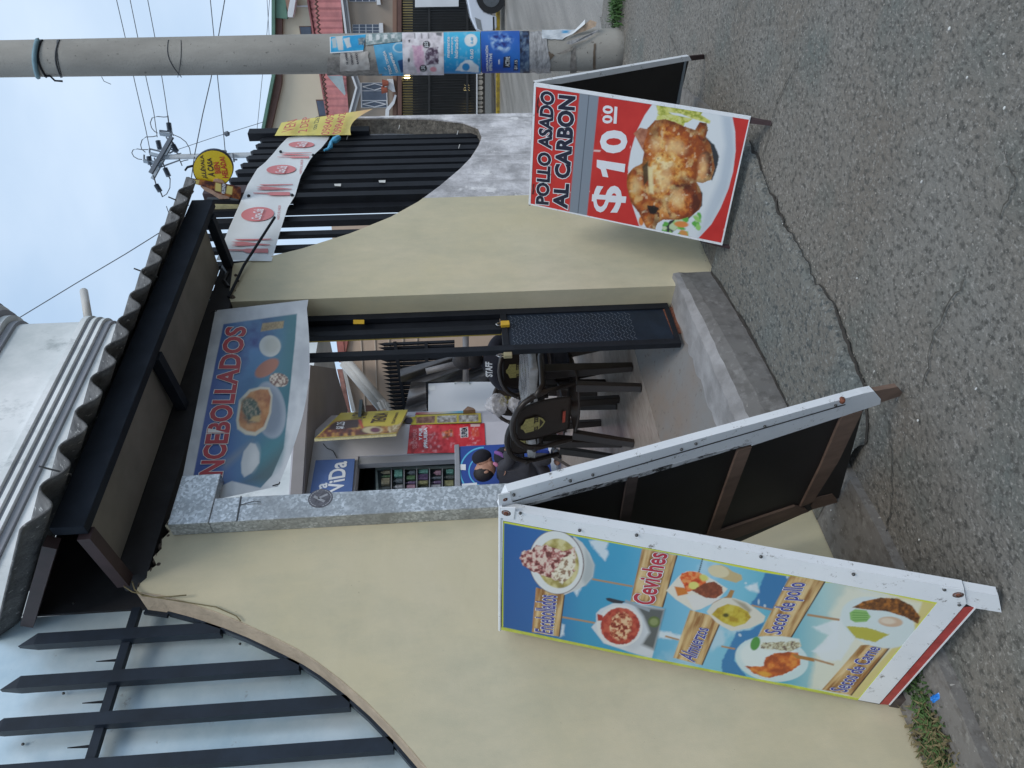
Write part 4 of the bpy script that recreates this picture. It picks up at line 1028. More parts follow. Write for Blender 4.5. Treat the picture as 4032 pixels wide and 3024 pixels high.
# chicken plate
a.ell(*cC((1490, 540))[0], 145, 88, 8, (204, 224, 226), 2); a.ell(*cC((1470, 520))[0], 118, 68, 8, (222, 232, 230), 5)
a.poly(cC((1400, 290), (1600, 290), (1790, 320), (1810, 400), (1600, 470), (1400, 440), (1290, 400)), (218, 226, 220), 3)
a.blend(a.mask_poly(cC((1380, 360), (1540, 350), (1780, 350), (1810, 410), (1700, 460), (1480, 430), (1370, 420)), 2, 6), [(110, 90, 84), (190, 184, 150), (214, 216, 200)], 7, 4)
a.ell(*cC((1310, 370))[0], 28, 18, -70, (80, 150, 70), 2)
a.blend(a.mask_poly(cC((1200, 615), (1400, 620), (1420, 520), (1520, 480), (1680, 460), (1780, 470), (1800, 530), (1800, 600), (1720, 660), (1600, 715), (1450, 745), (1300, 700)), 2, 3), [(160, 70, 30), (200, 100, 40), (222, 140, 60)], 22, 8)
a.ell(*cC((1410, 700))[0], 26, 9, 10, (222, 160, 60), 3); a.poly(cC((1700, 480), (1950, 530), (1955, 570), (1760, 530)), (170, 120, 60), 2)
# meat plate
a.ell(*cD((640, 630))[0], 150, 95, 18, (212, 224, 224), 3); 
a.blend(a.mask_poly(cD((460, 525), (540, 480), (660, 455), (780, 460), (880, 510), (940, 590), (925, 640), (830, 590), (700, 550), (560, 540)), 2, 2), [(84, 48, 22), (126, 76, 34), (176, 110, 46)], 14, 4)
a.poly(cD((440, 560), (480, 535), (560, 545), (590, 590), (560, 625), (480, 630), (445, 610)), (140, 186, 110), 2)
for k in range(4): a.line(cD((460, 560+k*18))[0], cD((570, 565+k*15))[0], 3, (96, 150, 70), 1)
a.poly(cD((415, 655), (560, 665), (720, 715), (620, 770), (480, 735)), (184, 178, 72), 2, 1, 3)
a.ell(*cD((730, 625))[0], 48, 20, 5, (206, 176, 150), 2); a.ell(*cD((710, 620))[0], 30, 12, 5, (222, 206, 186), 3)
# black specks of wear along the right edge
for k in range(34):
    r = random.Random(100+k); x, y = cB((r.uniform(850, 1650), 0))[0]; y = cB((0, 560+(x-cB((850, 0))[0][0])*2.765*.17))[0][1]+r.uniform(-5, 5); a.ell(x, y, r.uniform(1.5, 5), r.uniform(1.5, 4), 0, (40, 44, 46), 1.2)
for k in range(7): a.ell(*cB((735-k*6, 560+k*22))[0], 4, 2.5, 70, (34, 44, 60), 1)
a.build('menu_print', 'printed_vinyl', af)
def T(body, tl, tr, br, bl, m_='ink_blue', b=.012, ow=.03, sh=.25, par=af, srf=fp): text_on(srf, body, [tl, tr, br, bl], m_, par, .0035, b, 'ink_white', ow, sh)
T('Encebollados', cA((490, 1400))[0], cA((505, 1050))[0], cA((695, 1050))[0], cA((655, 1420))[0])
T('Ceviches', cA((1390, 1130))[0], cA((1530, 655))[0], cA((1735, 655))[0], cA((1600, 1140))[0], 'ink_crimson', .02)
T('Almuerzos', cC((470, 520))[0], cB((660, 1300))[0], cB((810, 1310))[0], cC((650, 580))[0])
T('Secos de pollo', cB((1400, 1370))[0], cB((1640, 820))[0], cB((1935, 810))[0], cB((1640, 1385))[0])
T('Secos de Carne', cD((290, 1115))[0], cD((560, 800))[0], cD((665, 810))[0], cD((420, 1125))[0])
# frame of the front board: white angle profiles
def strip(name, pts, m_, surf=fp, off=.002, th=.006, par=af): return px_plate(name, surf, pts, m_, par, off, th)
strip('side_frame', [(1974, 2004), cA((1896, 532))[0], (3100, 2198), cD((1250, 392))[0], cD((1262, 500))[0], cD((1062, 490))[0], cA((190, 356))[0]], 'worn_white_paint', th=.03)
strip('top_frame', [(1972, 2042), cA((192, 352))[0], cA((168, 1368))[0], (1966, 2480)], 'worn_white_paint', off=.0025, th=.02)
strip('side_frame', [cA((160, 1372))[0], cA((174, 1352))[0], (2500, 2580), (3378, 2752), (3376, 2758), (2500, 2588)], mat('frame_lime', (.50, .55, .08), .5, 0, .2, 20), off=.003)
strip('bottom_frame', [cD((1062, 488))[0], cD((1262, 502))[0], cD((1245, 520))[0], cD((650, 1205))[0], cD((500, 1178))[0]], 'worn_white_paint', off=.0015, th=.008)
strip('bottom_rail', [cD((1245, 525))[0], cD((1330, 520))[0], cD((720, 1212))[0], cD((655, 1208))[0]], 'red_trim', off=-.002, th=.012)
strip('bottom_lip', [cD((1330, 520))[0], cD((1338, 526))[0], cD((726, 1216))[0], cD((718, 1212))[0]], 'worn_white_paint', off=.0, th=.012)
strip('leg', [cD((1255, 398))[0], cD((1492, 440))[0], cD((1515, 560))[0], cD((1330, 530))[0], cD((1266, 500))[0]], 'worn_white_paint', off=-.001, th=.03)
strip('leg', [cD((735, 1160))[0], cD((1075, 1215))[0], cD((1065, 1285))[0], cD((720, 1225))[0]], 'dark_wood', off=-.004, th=.03)
# hinge plates, rust washers, screws
def washer(px, surf, rr=.0155):
    p = surf.hit(px[0], px[1], .004); n = surf.n; a1 = unit(np.cross(n, [0, 0, 1])); b1 = np.cross(n, a1)
    mb = MB()
    for r0_, r1_, z0 in ((rr, rr*.55, .002), (rr*.5, rr*.12, .005)):
        k = 16; vs = []; 
        for r_, zz in ((r0_, 0), (r0_, z0), (r1_, z0)): vs += [p+(a1*math.cos(t)+b1*math.sin(t))*r_+n*zz for t in np.linspace(0, 2*math.pi, k, endpoint=False)]
        mb.add(vs, [(i*k+j, i*k+(j+1) % k, (i+1)*k+(j+1) % k, (i+1)*k+j) for i in range(2) for j in range(k)])
    mb.build('washer', 'rust', af, True)
strip('hinge_plate', cA((165, 330), (172, 235), (305, 238), (290, 345)), 'worn_white_paint', off=.006, th=.004)
washer(cA((222, 280))[0], fp); washer(cD((1207, 432))[0], fp, .016)
strip('corner_plate', cD((1095, 378), (1250, 398), (1266, 500), (1190, 512), (1120, 440)), 'worn_white_paint', off=.006, th=.003)
for px in [cA((352, 286))[0], cA((905, 447))[0], cA((1437, 492))[0], cB((1372, 532))[0], cD((468, 290))[0], cD((1110, 398))[0], cD((1215, 505))[0]]:
    MB().ball(fp.hit(px[0], px[1], .006), .0055, 10, 6).build('screw', 'screw', af, True)
# back board: seen from inside, with battens, and its white outer edge
cE = crop(2000, 1000, 1.58); cF = crop(2700, 1400, 1.659)
bo = [(1968, 2003), cE((0, 1520))[0], cE((2212, 905))[0], cF((1270, 262))[0], cF((1150, 365))[0], (3240, 2020), cF((235, 1225))[0], (2250, 2400), (1985, 2480)]
px_plate('rear_board', bpn, [(1975, 2003), (3440, 1556), cF((1155, 370))[0], cF((1000, 930))[0], (2560, 2290), (1990, 2480)], 'board_black', af, -.004, .012)
def bs2(name, pts, m_, off=0., th=.02): return px_plate(name, bpn, pts, m_, af, off, th)
bs2('rear_side_frame', [(1968, 2003), cE((0, 1478))[0], cE((2212, 868))[0], cF((1232, 234))[0], cF((1275, 285))[0], cF((1270, 318))[0], cF((430, 590))[0], cE((1530, 1180))[0], cE((100, 1560))[0]], 'worn_white_paint', .004, .03)
bs2('peeling_edge', [cE((60, 1572))[0], cE((1520, 1172))[0], cE((1420, 1212))[0], cE((800, 1395))[0], cE((100, 1575))[0]], 'peeling_white_paint', .0055, .012)
bs2('edge_groove', [cE((30, 1540))[0], cE((2100, 935))[0], cE((2100, 940))[0], cE((30, 1545))[0]], 'board_black', .0062, .001)
bs2('batten', cE((745, 1395), (812, 1385), (762, 1659), (700, 1659)), 'dark_wood', .006)
bs2('batten', [cE((1425, 1210))[0], cE((1512, 1200))[0], cF((150, 1190))[0], cF((235, 1215))[0], cE((1270, 1659))[0]], 'wood', .006) if False else bs2('batten', [cF((342, 622))[0], cF((432, 598))[0], cF((222, 1150))[0], cF((135, 1205))[0]], 'wood', .006)
bs2('batten', [cF((1020, 402))[0], cF((1155, 365))[0], cF((1000, 690))[0], cF((830, 960))[0], cF((750, 990))[0], cF((880, 730))[0]], 'wood', .0062)
bs2('side_batten', [cF((222, 1150))[0], cF((715, 985))[0], cF((780, 1000))[0], cF((805, 1020))[0], cF((215, 1235))[0], cF((60, 1215))[0]], 'wood', .0065)
bs2('rear_leg', [cF((1235, 232))[0], cF((1385, 205))[0], cF((1418, 245))[0], cF((1410, 262))[0], cF((1282, 305))[0]], 'wood', -.002)
bs2('rear_leg', [cF((820, 985))[0], cF((845, 930))[0], cF((960, 905))[0], cF((985, 935))[0], cF((990, 960))[0], cF((830, 1005))[0]], 'wood', .0)
for px in [cE((37, 1500))[0], cE((388, 1412))[0], cE((528, 1375))[0], cE((1080, 1217))[0], cE((1170, 1182))[0], cE((1600, 1077))[0], cF((517, 465))[0], cF((980, 326))[0]]:
    MB().ball(bpn.hit(px[0], px[1], .008), .0055, 10, 6).build('screw', 'screw', af, True)
strip('hinge_plate', cA((150, 115), (258, 95), (278, 190), (205, 215), (160, 300)), 'worn_white_paint', bpn, .008, .004)
washer(cA((208, 150))[0], bpn); MB().ball(bpn.hit(*cF((1022, 292))[0], .006), (.014, .014, .01), 10, 6).build('washer', 'rust', af, True)
MB().tube([aR+(.0, -.005, .0), aL], .006, 8).build('hinge_rod', 'worn_white_paint', af)

# =================================================================== RED CHICKEN A-FRAME
cR = crop(2050, 300, 2.212); c3 = crop(2000, 0, 1.58)
rR = XP(2105, 328, 4.08); rL = XP(2085, 810, 4.08)
rp = plane3(rR, rL, G(3040, 482, 0)); rq = plane3(XP(2105, 326, 4.085), XP(2085, 810, 4.085), G(2772, 224, 0))
rf = thing('chicken_board', 'red A board showing a roast chicken on a white plate priced ten dollars', 'sandwich board', (4.0, 2.0, 0))
qc = [cR((72, 1118))[0], cR((125, 65))[0], cR((2002, 362))[0], cR((1755, 1472))[0]]
px_plate('front_board', rp, qc, 'trim_white', rf, -.001, .012)
iq = [cR((84, 1118))[0], cR((132, 92))[0], cR((1992, 378))[0], cR((1748, 1450))[0]]
a = Art(rp, iq, 180, 290, .0008); one = np.ones_like(a.X)
a.blend(one, [(196, 44, 40), (206, 52, 46)], 60, 3)
for k in range(26):
    r = random.Random(k+5); p = cR((r.uniform(140, 1900), r.uniform(150, 1400)))[0]; a.ell(p[0], p[1], r.uniform(.8, 3), r.uniform(.8, 5), r.uniform(0, 180), (226, 190, 180), 1)
a.poly(cR((140, 180), (155, 180), (160, 320), (140, 325)), (70, 24, 26), 2, 1, 5); a.poly(cR((105, 945), (120, 940), (118, 1030), (100, 1030)), (70, 24, 26), 2, 1, 3)
a.poly(cR((640, 640), (700, 645), (690, 660), (635, 655)), (226, 200, 196), 1.5)
a.poly(cR((515, 130), (682, 165), (576, 1230), (422, 1190)), (132, 142, 154), 1.5); a.line(cR((597, 150))[0], cR((498, 1205))[0], 1.6, (70, 80, 92), .8)
plate = cR((1150, 240), (1200, 246), (1400, 275), (1600, 306), (1842, 345), (1868, 480), (1872, 650), (1850, 830), (1810, 980), (1740, 1150), (1660, 1290), (1540, 1420), (1040, 1325), (975, 1130), (940, 950), (935, 800), (960, 650), (1010, 480), (1080, 340))
a.poly(plate, (222, 228, 232), 1.5); mP = a.mask_poly(plate, 1.5)
a.ramp(mP*a.mask_poly(cR((1750, 340), (1842, 345), (1870, 650), (1810, 980), (1660, 1290), (1540, 1420), (1600, 1200), (1730, 900), (1780, 600)), 12), [(206, 214, 222), (186, 198, 210)], (a.X-2700)/200)
# shadow beside the bird
a.poly(cR((1600, 520), (1690, 600), (1728, 700), (1712, 790), (1668, 910), (1640, 880)), (52, 56, 60), 2, 1, 2); a.poly(cR((1520, 920), (1585, 1020), (1580, 1130), (1500, 1210), (1400, 1300), (1240, 1420), (1200, 1380), (1300, 1260), (1480, 1200)), (48, 50, 50), 2)
# fries
for k, pts in enumerate([cR((1180, 250), (1590, 310), (1560, 350), (1190, 300)), cR((1200, 270), (1250, 290), (1430, 400), (1420, 440), (1360, 420), (1190, 330)), cR((1330, 300), (1560, 330), (1655, 390), (1645, 415), (1500, 370)), cR((1240, 330), (1300, 330), (1500, 370), (1460, 400), (1380, 420)), cR((1190, 340), (1260, 340), (1400, 420), (1180, 380))]):
    a.blend(a.mask_poly(pts, 1.5), [(150, 160, 60), (206, 206, 104), (214, 214, 140)], 12, k)
# vegetables
for k in range(24):
    r = random.Random(40+k); p = cR((r.uniform(1240, 1560), r.uniform(1210, 1400)))[0]
    if (p[1]-cR((0, 1200))[0][1]) > 90: continue
    a.ell(p[0], p[1], r.uniform(8, 20), r.uniform(6, 14), r.uniform(0, 90), [(96, 176, 72), (150, 206, 110), (196, 214, 170)][k % 3], 2, 1, 4, k)
a.ell(*cR((1400, 1290))[0], 28, 12, 5, (226, 140, 70), 2); a.ell(*cR((1050, 1262))[0], 10, 18, 0, (222, 130, 60), 2); a.ell(*cR((1420, 1370))[0], 18, 12, 30, (214, 150, 80), 2)
# the bird
bird = cR((1170, 385), (1260, 375), (1340, 400), (1430, 440), (1520, 470), (1560, 400), (1620, 410), (1630, 470), (1610, 530), (1650, 590), (1670, 680), (1690, 800), (1660, 900), (1580, 930), (1530, 920), (1560, 970), (1580, 1060), (1560, 1160), (1480, 1220), (1380, 1250), (1240, 1250), (1190, 1280), (1170, 1340), (1100, 1330), (1060, 1250), (1030, 1190), (960, 1100), (925, 950), (930, 860), (980, 800), (1060, 760), (1075, 660), (1010, 540), (990, 500), (1030, 455), (1100, 460))
mb_ = a.mask_poly(bird, 1.5, 1.5)
def lobe(cx, cy, ra, rb, an, cols, rim=.8, seed=1, k=1., nz=.9):
    p = cR((cx, cy))[0]; X_, Y_ = a.X-p[0], a.Y-p[1]; ca, sa = math.cos(rad(an)), math.sin(rad(an)); u = (X_*ca+Y_*sa)/ra; v = (-X_*sa+Y_*ca)/rb
    d = np.sqrt(u*u+v*v)+(vnoise(a.X, a.Y, 30, seed, 4)-.5)*.55; off = np.sqrt((u+.22)**2+(v-.15)**2)+(vnoise(a.X, a.Y, 18, seed+3, 4)-.5)*nz
    a.ramp(mb_*np.clip((1.04-d)*9, 0, 1)*k, cols, off)
GOLD = [(246, 222, 166), (238, 200, 126), (228, 168, 86), (210, 134, 54), (182, 98, 36), (150, 70, 26)]
BRN = [(238, 190, 122), (224, 156, 80), (206, 122, 50), (180, 92, 36), (140, 62, 26), (96, 40, 20)]
a.blend(mb_, [(150, 72, 28), (196, 112, 46), (222, 156, 84)], 34, 3, .3, .7)
lobe(1320, 730, 124, 178, 12, GOLD, seed=2, nz=1.35)
lobe(1600, 790, 30, 66, 5, BRN, seed=7); lobe(1410, 1090, 74, 66, 10, BRN, seed=9); lobe(1010, 960, 42, 80, -8, GOLD, seed=11); lobe(1130, 1240, 34, 50, 10, BRN, seed=13); lobe(1590, 480, 22, 40, 0, BRN, seed=15)
a.put(mb_*a.mask_poly(cR((1060, 780), (1100, 760), (1140, 1040), (1240, 1080), (1300, 1020), (1330, 1040), (1250, 1130), (1130, 1080)), 4, 3), (120, 52, 20), .55)
n_ = vnoise(a.X, a.Y, 16, 77, 4)
n2_ = vnoise(a.X, a.Y, 34, 31, 5); a.put(mb_*np.clip((n2_-.54)*6, 0, 1), (236, 206, 140), .55); a.put(mb_*np.clip((.43-n2_)*6, 0, 1), (176, 84, 32), .6)
a.put(mb_*np.clip((n_-.66)*9, 0, 1), (246, 228, 190), .5); a.put(mb_*np.clip((.34-n_)*7, 0, 1), (110, 46, 20), .55)
edge_ = 1-np.clip((a.mask_poly(bird, 16)-.5)*2, 0, 1); a.put(mb_*edge_, (80, 36, 18), .5)
# body parts: thighs, drumsticks, wings, charred places
def dark(x, y, ra, rb, an, al=.7, c_=(88, 40, 18)): a.put(mb_*a.mask_ell(*cR((x, y))[0], ra*.8, rb*.8, an, 14, 9), c_, al)
for v in [(1170, 480, 22, 40, 20), (1300, 410, 40, 9, 15), (1590, 470, 16, 26, 0), (1640, 700, 12, 50, 0), (1460, 940, 44, 22, 20), (1540, 1100, 16, 44, 0), (1120, 1180, 30, 12, 70), (1180, 1270, 30, 16, 30), (1010, 960, 10, 26, 0), (1080, 760, 12, 18, 0), (1620, 560, 12, 26, 30)]: dark(*v)
a.put(mb_*a.mask_poly(cR((1520, 740), (1550, 730), (1535, 880), (1510, 900)), 5), (140, 70, 24), .8)
a.put(mb_*a.mask_poly(cR((1060, 790), (1110, 740), (1115, 900), (1075, 950)), 3), (66, 52, 30), .9); a.poly(cR((1110, 790), (1150, 790), (1160, 1030), (1120, 1010)), (236, 222, 170), 4, .85)
a.put(mb_*a.mask_poly(cR((1100, 1130), (1160, 1120), (1210, 1160), (1160, 1210), (1120, 1190)), 2, 4), (24, 18, 14), .95)
for (x, y, ra, rb, an) in [(1350, 620, 40, 26, 20), (1250, 900, 30, 40, 0), (1010, 950, 18, 26, 0), (1370, 1070, 22, 30, 10), (1590, 800, 16, 40, 5), (1180, 590, 20, 24, 0)]: a.put(mb_*a.mask_ell(*cR((x, y))[0], ra, rb, an, 12, 6), (240, 206, 150), .55)
a.blend(a.mask_poly(cR((1040, 450), (1110, 465), (1060, 640), (1010, 540), (985, 500)), 2, 2), [(150, 90, 66), (190, 130, 100)], 12, 5)
a.build('chicken_print', 'printed_vinyl', rf)
def T2(body, q_, m_, b=.03, out='ink_white', ow=.035, sp=1.): text_on(rp, body, q_, m_, rf, .003, b, out, ow, 0, space=sp)
T2('POLLO ASADO', [cR((130, 1112))[0], cR((172, 120))[0], cR((298, 142))[0], cR((245, 1122))[0]], 'ink_navy', .04, 'ink_white', .04)
T2('AL CARBON', [cR((278, 1150))[0], cR((330, 160))[0], cR((482, 175))[0], cR((410, 1160))[0]], 'ink_navy', .045, 'ink_white', .038)
text_on(rp, '$', [cR((612, 1185))[0], cR((630, 935))[0], cR((930, 965))[0], cR((905, 1190))[0]], 'ink_white', rf, .002, .02)
px_plate('lettering', rp, cR((664, 728), (912, 766), (904, 838), (744, 806), (764, 882), (714, 874), (698, 812), (662, 792)), 'ink_white', rf, .002, .001)
text_on(rp, '0', [cR((690, 672))[0], cR((690, 470))[0], cR((938, 470))[0], cR((922, 672))[0]], 'ink_white', rf, .002, .04)
text_on(rp, '0', [cR((710, 412))[0], cR((713, 336))[0], cR((803, 342))[0], cR((798, 412))[0]], 'ink_white', rf, .002, .035)
text_on(rp, '0', [cR((713, 326))[0], cR((716, 250))[0], cR((808, 260))[0], cR((803, 331))[0]], 'ink_white', rf, .002, .035)
px_plate('price_underline', rp, cR((808, 412), (835, 415), (843, 268), (818, 264)), 'ink_white', rf, .002, .001)
def rs(name, pts, m_, s_=rp, off=.002, th=.012): return px_plate(name, s_, pts, m_, rf, off, th)
rs('side_frame', cR((125, 60), (2004, 355), (1996, 380), (680, 172), (132, 92)), 'worn_white_paint')
rs('top_frame', cR((115, 62), (135, 60), (86, 1120), (68, 1115)), 'worn_white_paint', off=.0025)
rs('bottom_frame', cR((1990, 372), (2002, 362), (1756, 1474), (1746, 1452)), 'worn_white_paint')
rs('side_frame', cR((70, 1118), (1756, 1474), (1750, 1462), (86, 1110)), 'worn_white_paint')
rs('leg', c3((1508, 742), (1660, 768), (1655, 785), (1500, 768)), 'brown_steel', off=-.004, th=.025)
rs('leg', cR((1560, 1440), (1760, 1480), (1950, 1500), (1945, 1530), (1700, 1480)), 'brown_steel', off=-.006, th=.025)
px_plate('rear_board', rq, [c3((165, 515))[0], c3((1125, 380))[0], c3((1060, 650))[0], cR((1380, 245))[0], (2560, 600), (2085, 810)], 'board_black', rf, -.003, .01)
rs('rear_side_frame', c3((170, 512), (1128, 348), (1142, 375), (330, 522), (190, 522)), 'worn_white_paint', rq, .002, .025)
rs('rear_inner_edge', c3((1100, 385), (1112, 380), (1068, 650), (1050, 648)), 'far_steel', rq, .001, .01)
rs('rear_leg', c3((1128, 350), (1222, 340), (1222, 368), (1140, 378)), 'brown_steel', rq, -.002)

# =================================================================== CONCRETE POLE AND ITS POSTERS
pc_ = G(2450, 195); pcx, pcy = pc_[0], pc_[1]
dirv = unit([pcx, pcy, 0]); pcx += dirv[0]*.14; pcy += dirv[1]*.14
RB = 0.185; RT = .150; HP = 6.5
cyl = Cyl((pcx, pcy, 0), RB, RT, HP)
# slight lean measured from the photo
pole = thing('utility_pole', 'thick grey concrete utility pole covered with torn blue and pink posters', 'utility pole', (pcx, pcy, 0))
mb = MB(); mb.tube([(pcx, pcy, z) for z in np.linspace(-.1, HP, 40)], [cyl.rad_at(z) for z in np.linspace(-.1, HP, 40)], 40)
mb.build('shaft', 'pole_concrete', pole, True)
def cyl_q(name, q_, m_, off=.004, nu=14, nv=10, wr=.0, art=None, parent=None, seed=1, rag=0.):
    a_ = Art(cyl, q_, nu, nv, off, (lambda x, y: wr*math.sin(x/9.+seed)*math.sin(y/13.+seed*2)) if wr else None)
    if rag:
        a_.X += (vnoise(a_.S*100+seed*50, a_.T*100, 20, seed)-.5)*rag*2; a_.Y += (vnoise(a_.S*100+seed*50, a_.T*100, 20, seed+3)-.5)*rag*2
    if art: art(a_); return a_.build(name, 'printed_paper', parent or pole)
    P_ = []
    for x, y in zip(a_.X.ravel(), a_.Y.ravel()): P_.append(cyl.hit(x, y, off+(a_.bulge(x, y) if a_.bulge else 0)))
    idx_ = np.arange(nu*nv).reshape(nv, nu)
    f_ = np.stack([idx_[:-1, :-1], idx_[:-1, 1:], idx_[1:, 1:], idx_[1:, :-1]], -1).reshape(-1, 4).tolist()
    return link(name, mesh(P_, f_), m_, parent or pole, True)
c9 = crop(1200, 0, 2.765); c10 = crop(1050, 0, 3.687); c11 = crop(1800, 0, 2.765)
ylo, yhi = 139, 300    # the pole's own edges in the poster zone
def full(x0, x1, top_=None): return [(x0, 299), (x0, 131 if x0 > 1500 else 137), (x1, 128 if x1 > 1800 else 131), (x1, 296)]
cyl_q('glue_residue', [(1290, 298), (1290, 225), (1505, 225), (1505, 298)], 'glue_paper', .003, 14, 20, .002, rag=5)
def pst(a_):
    a_.put(np.ones_like(a_.X), (196, 188, 182)); a_.blend(np.ones_like(a_.X), [(176, 168, 162), (204, 198, 192)], 14, 3)
nt = cyl_q('notice_paper', c10((1070, 1040), (1065, 755), (1470, 745), (1500, 1010)), None, .007, 20, 24, .002, pst, rag=3)
for i, (b_, x0) in enumerate([('SE ARRIE', 1130), ('DEPART', 1205), ('BARRIO', 1282)]):
    text_on(cyl, b_, c10((x0+28, 940-i*4), (x0, 765+i*5), (x0+32, 762+i*5), (x0+56, 938-i*4)), 'ink_navy', pole, .012, .02, name='notice_lettering')
def blueart(a_):
    a_.put(np.ones_like(a_.X), (226, 230, 232)); X_, Y_ = a_.S, a_.T
    m_ = ((a_.S > .0) & (a_.S < .985) & (a_.T > .02)).astype(float)*(a_.S > .06)
    a_.blend(m_, [(20, 150, 206), (52, 178, 224)], 30, 2)
    a_.poly(c10((1000, 530), (1100, 520), (1115, 725), (1040, 730)), (206, 208, 206), 1.5, 1, 2); a_.poly(c10((945, 560), (1000, 540), (1020, 690), (960, 700)), (190, 200, 200), 1.5, .9, 3); a_.poly(c10((1115, 560), (1200, 540), (1225, 680), (1165, 700)), (206, 212, 212), 1.5, .95, 2)
    a_.blend(a_.mask_poly(c10((1330, 560), (1440, 540), (1430, 660), (1340, 650)), 3, 5), [(60, 90, 110), (150, 160, 160)], 6, 4)
cyl_q('blue_poster', c10((920, 775), (915, 535), (1440, 495), (1400, 745)), None, .012, 40, 60, .001, blueart)
def greenart(a_):
    a_.blend(np.ones_like(a_.X), [(120, 140, 142), (150, 166, 168), (186, 196, 196)], 10, 3); 
    for k in range(4): a_.poly(c10((1480+k*110, 500), (1530+k*110, 500), (1530+k*110, 590-k*14), (1480+k*110, 600-k*14)), (226, 228, 228), 1.5, .8, 2)
cyl_q('grey_poster', c10((1440, 655), (1430, 490), (1990, 468), (1950, 600)), None, .010, 40, 60, .001, greenart)
def skyart(a_):
    a_.blend(np.ones_like(a_.X), [(70, 156, 200), (96, 176, 216)], 30, 5)
    a_.poly(c10((1900, 880), (1985, 860), (1985, 1050), (1950, 1060)), (28, 70, 120), 1.5)
    for r_, c_ in ((34, (190, 216, 226)), (27, (80, 164, 206))): a_.ell(*c10((1930, 690))[0], r_*.8, r_*.6, 0, c_, 1.5)
cyl_q('faded_poster', c10((1635, 1100), (1550, 655), (1975, 605), (2005, 1100)), None, .008, 44, 40, .001, skyart)
for b_, q_ in [('TU', c10((1740, 1020), (1700, 985), (1715, 975), (1750, 1010))), ('TODA TAPADA', c10((1790, 1085), (1680, 740), (1720, 735), (1830, 1080))), ('SIEMPRE', c10((1880, 1060), (1770, 765), (1810, 760), (1915, 1050)))]:
    text_on(cyl, b_, q_, 'vinyl_white', pole, .013, .04, name='poster_lettering')
def pinkart(a_):
    a_.blend(np.ones_like(a_.X), [(196, 190, 194), (222, 214, 220), (232, 228, 232)], 18, 3)
    a_.blend(a_.mask_poly(c9((1170, 500), (1290, 500), (1310, 700), (1240, 800), (1190, 700)), 4, 6), [(206, 160, 186), (226, 190, 206)], 9, 6)
    a_.blend(a_.mask_poly(c9((1340, 520), (1450, 515), (1460, 700), (1320, 710), (1310, 600)), 2, 3), [(56, 34, 56), (110, 90, 110), (180, 170, 180)], 8, 4)
    for (x, y, k) in ((1325, 485, 15), (1290, 745, 15)): a_.ell(*c9((x, y))[0], k, k*.95, 0, (44, 40, 48), 1.2)
    a_.ell(*c9((1400, 755))[0], 13, 10, 0, (220, 150, 160), 2); a_.poly(c9((1125, 440), (1150, 430), (1140, 470)), (30, 30, 40), 1.5); a_.poly(c9((1420, 350), (1495, 350), (1490, 395), (1440, 385)), (60, 66, 70), 2, .8, 2)
    for k in range(3): a_.line(c9((1195+k*75, 360))[0], c9((1200+k*75, 420))[0], 5, (70, 70, 76), 1.5, .7)
    a_.ell(*c9((1133, 655))[0], 4, 9, 0, (40, 44, 50), 1)
cyl_q('pink_poster', [(1588, 296), (1583, 128), (1746, 128), (1748, 296)], None, .013, 60, 56, .0012, pinkart)
text_on(cyl, '$25', [c9((1305, 515))[0], c9((1300, 455))[0], c9((1345, 455))[0], c9((1350, 515))[0]], 'vinyl_white', pole, .017, .02, name='poster_lettering'); text_on(cyl, '1.50', [c9((1270, 775))[0], c9((1265, 720))[0], c9((1305, 715))[0], c9((1315, 775))[0]], 'vinyl_white', pole, .017, .02, name='poster_lettering')
text_on(cyl, 'OFERTA', [c9((1330, 700))[0], c9((1330, 610))[0], c9((1365, 610))[0], c9((1370, 700))[0]], 'vinyl_white', pole, .017, .02, name='poster_lettering') if False else None
def cyanart(a_):
    a_.ramp(np.ones_like(a_.X), [(18, 128, 190), (40, 166, 214), (70, 188, 228)], a_.S); a_.put(np.clip((vnoise(a_.X, a_.Y, 12, 3, 3)-.6)*5, 0, 1), (170, 214, 232), .4)
    a_.poly(c9((1640, 770), (1690, 700), (1740, 660), (1800, 650), (1890, 720), (1900, 790)), (222, 228, 232), 2, .95, 2); a_.ell(*c9((1755, 730))[0], 15, 15, 0, (40, 140, 200), 1.5)
    a_.ell(*c9((1808, 438))[0], 25, 25, 0, (226, 230, 232), 1.5)
cyl_q('cyan_poster', [(1748, 290), (1746, 127), (1890, 124), (1893, 290)], None, .0105, 60, 50, .0008, cyanart)
for b_, q_, m_ in [('mantente', c9((1548, 625), (1548, 400), (1578, 400), (1578, 628)), 'vinyl_white'), ('siempre', c9((1590, 585), (1590, 405), (1618, 405), (1618, 590)), 'vinyl_white'), ('hidratado', c9((1630, 632), (1628, 400), (1672, 400), (1668, 635)), 'vinyl_white'), ('0.60', c9((1798, 640), (1798, 535), (1838, 535), (1836, 640)), 'vinyl_white'), ('0.40', c9((1805, 475), (1805, 405), (1832, 405), (1832, 475)), 'cyan_print')]:
    text_on(cyl, b_, q_, m_, pole, .0145, .02, name='poster_lettering')
def navyart(a_):
    a_.ramp(np.ones_like(a_.X), [(36, 56, 150), (30, 84, 176), (36, 110, 196), (30, 90, 180)], a_.S*.6+a_.T*.5); a_.blend(a_.mask_poly(c11((340, 380), (480, 350), (600, 420), (560, 560), (420, 560)), 8, 8), [(24, 40, 120), (60, 110, 190), (170, 200, 230)], 16, 3)
    a_.poly(c11((505, 620), (575, 610), (580, 735), (500, 740)), (34, 38, 56), 1.5); a_.poly(c11((620, 650), (660, 645), (660, 770), (615, 768)), (20, 24, 60), 1.5); a_.poly(c11((450, 650), (462, 648), (462, 700), (450, 700)), (220, 224, 230), 1)
